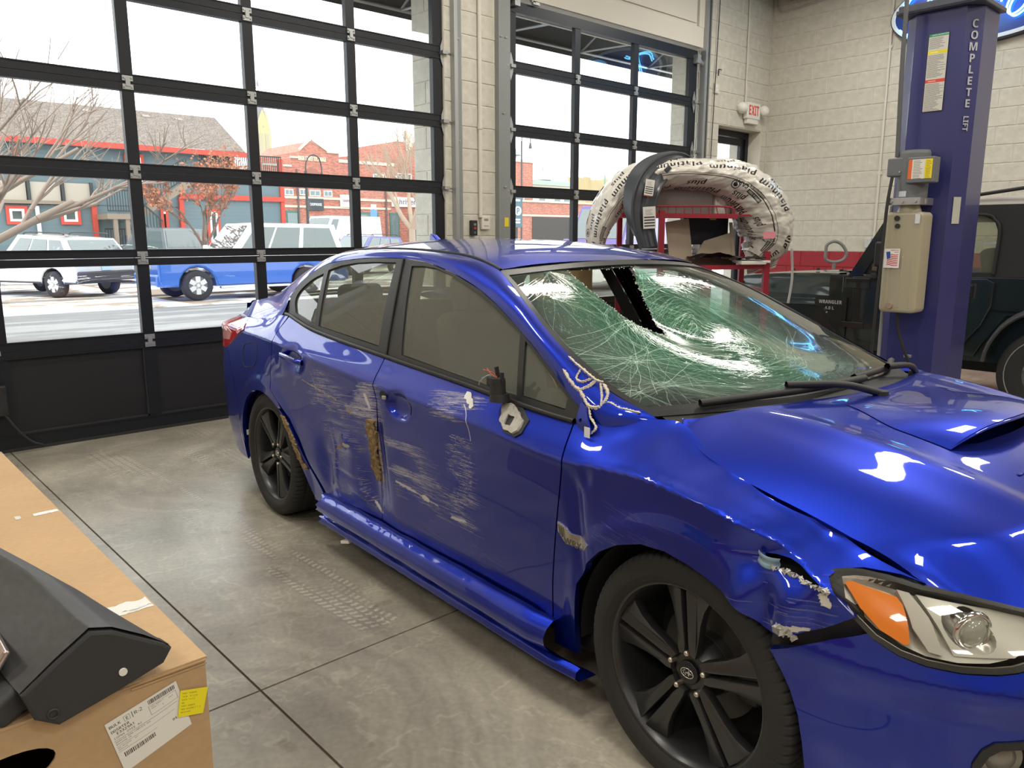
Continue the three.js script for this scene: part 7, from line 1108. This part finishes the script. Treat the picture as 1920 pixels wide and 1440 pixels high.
// ---------- street furniture ----------
{
  const ir = std([.04, .045, .05], .5), gz = phys([.6, .6, .55], .2);
  const lamp = (label, x, z, hgt) => { const T = thing('street_lamp', label, 'street lamp', [x, GY, z]); part('post', merge(rod([0, 0, 0], [0, hgt - .4, 0], .05, 10), cylY(.11, .14, .5, 0, .25, 0, 12)), ir, T); part('arch_arm', tube([[0, hgt - .5, 0], [.02, hgt - .15, 0], [.15, hgt + .1, 0], [.35, hgt + .18, 0], [.55, hgt + .08, 0], [.64, hgt - .2, 0], [.65, hgt - .45, 0]], .025, 40, 8), ir, T); part('lantern', merge(cylY(.05, .10, .30, .65, hgt - .6, 0, 14)), ir, T); part('lens', cylY(.09, .08, .12, .65, hgt - .80, 0, 14), gz, T); };
  lamp('arched black street lamp before the gabled brick shops', 14.2, -26.5, 4.35); lamp('arched black street lamp before the turret of the corner building', 30.1, -32.0, 7.1);
  const T = thing('parking_sign', 'blue round parking sign with white letter on a post', 'sign', [15.8, GY, -17.0]); part('post', rod([0, 0, 0], [0, 3.0, 0], .03, 8), ir, T); part('board', rbox(.34, .95, .03, .03, 0, 2.35, .03), std([.05, .12, .16], .5), T); part('disc', cylY(.13, .13, .012, 0, 2.35, .052, 28, Math.PI / 2), std([.75, .76, .78], .5), T); const p = text3('P', .17, .004), b = p.boundingBox; p.translate(-(b.max.x + b.min.x) / 2, -.085, 0); const m = part('letter', p, std([.05, .12, .16], .5), T); m.position.set(0, 2.35, .06);
  part('symbol', merge(rbox(.18, .06, .006, .01, 0, 2.65, .05), rbox(.18, .05, .006, .01, 0, 2.10, .05), rbox(.18, .05, .006, .01, 0, 2.02, .05)), std([.7, .7, .72], .5), T).userData.kind = 'stuff';
  const Q = thing('accessible_sign', 'small blue and white parking plate on a thin post before the shops', 'sign', [28.9, GY, -45]); part('post', rod([0, 0, 0], [0, 3.4, 0], .03, 6), ir, Q); part('plate', rbox(.5, .75, .03, .02, 0, 3.0, .03), std([.10, .25, .6], .5), Q); part('plate', rbox(.4, .3, .03, .02, 0, 3.55, .03), std([.8, .8, .8], .5), Q);
}
// ---------- bare trees ----------
{
  const tree = (name, label, x, z, o) => {
    const T = thing(name, label, 'tree', [x, GY, z]), gs = [], tips = [];
    const grow = (p, d, L, r, k) => {
      const n = 3; let a = p.clone(), dir = d.clone(); const pts = [a.clone()];
      for (let i = 0; i < n; i++) { dir.add(V(rr(-.16, .16), rr(-.05, .13) * (o.up ?? 1), rr(-.16, .16))).normalize(); a = a.clone().addScaledVector(dir, L / n); pts.push(a); }
      for (let i = 0; i < n; i++) gs.push(rod(pts[i], pts[i + 1], lerp(r, r * .68, i / n), k > 3 ? 6 : 4, lerp(r, r * .68, (i + 1) / n)));
      tips.push(...pts.slice(1)); if (k <= 0) return;
      const m = k > 2 ? 3 : 3; for (let i = 0; i < m; i++) { const t = rr(.45, 1), q = pts[0].clone().lerp(pts[n], t), dd = dir.clone().add(V(rr(-1, 1), rr(-.25, .7), rr(-1, 1)).multiplyScalar(o.spread)).normalize(); grow(q, dd, L * rr(.58, .82), r * .55, k - 1); }
    };
    const th = o.trunk; part('trunk', merge(rod([0, -.1, 0], [0, th * .5, 0], o.r, 8, o.r * .9), rod([0, th * .5, 0], [o.lean ?? 0, th, 0], o.r * .9, 8, o.r * .8)), o.mat, T);
    for (let i = 0; i < (o.mains ?? 4); i++) { const a = i / (o.mains ?? 4) * 6.28 + rr(0, 1); grow(V(o.lean ?? 0, th - .05, 0), V(Math.cos(a) * o.open, 1, Math.sin(a) * o.open).normalize(), o.L, o.r * .62, o.depth); }
    stuff('branches', merge(gs), o.mat, T);
    if (o.leaves) { const l = []; for (let i = 0; i < o.leaves; i++) { const t = tips[Math.floor(rnd() * tips.length)], g = new THREE.PlaneGeometry(.05, .07); at(g, t.x + rr(-.09, .09), t.y + rr(-.12, .06), t.z + rr(-.09, .09), rr(0, 3), rr(0, 3), rr(0, 3)); l.push(g); } stuff('leaves', merge(l), std([.38, .16, .09], .9), T, 'withered red-brown leaves'); }
    return T;
  };
  tree('red_leaf_tree', 'small tree with withered red-brown leaves before the timber house', 9.3, -23.9, { trunk: 1.35, r: .065, L: 1.2, depth: 4, spread: .75, open: .7, mains: 4, mat: std([.17, .12, .10], .9), leaves: 2600 });
  tree('bare_tree', 'pale bare tree before the brick shop windows', 17.05, -24.0, { trunk: 1.9, r: .15, L: 1.9, depth: 4, spread: .6, open: .75, mains: 4, mat: std([.36, .28, .21], .9) });
  tree('bare_tree', 'bare spreading tree before the roof of the timber house', 2.3, -16.6, { trunk: 1.3, r: .13, L: 2.0, depth: 4, spread: .75, open: 1.5, mains: 6, mat: std([.28, .22, .18], .9), up: .6 });
  tree('bare_shrub', 'low brown bare shrub beside the white van', 21.3, -36.0, { trunk: .3, r: .05, L: .8, depth: 3, spread: .7, open: 1.0, mains: 5, mat: std([.24, .16, .14], .9) });
}
scene.traverse((o) => { if (o.isMesh) o.castShadow = o.receiveShadow = true; });
renderer.render(scene, camera);
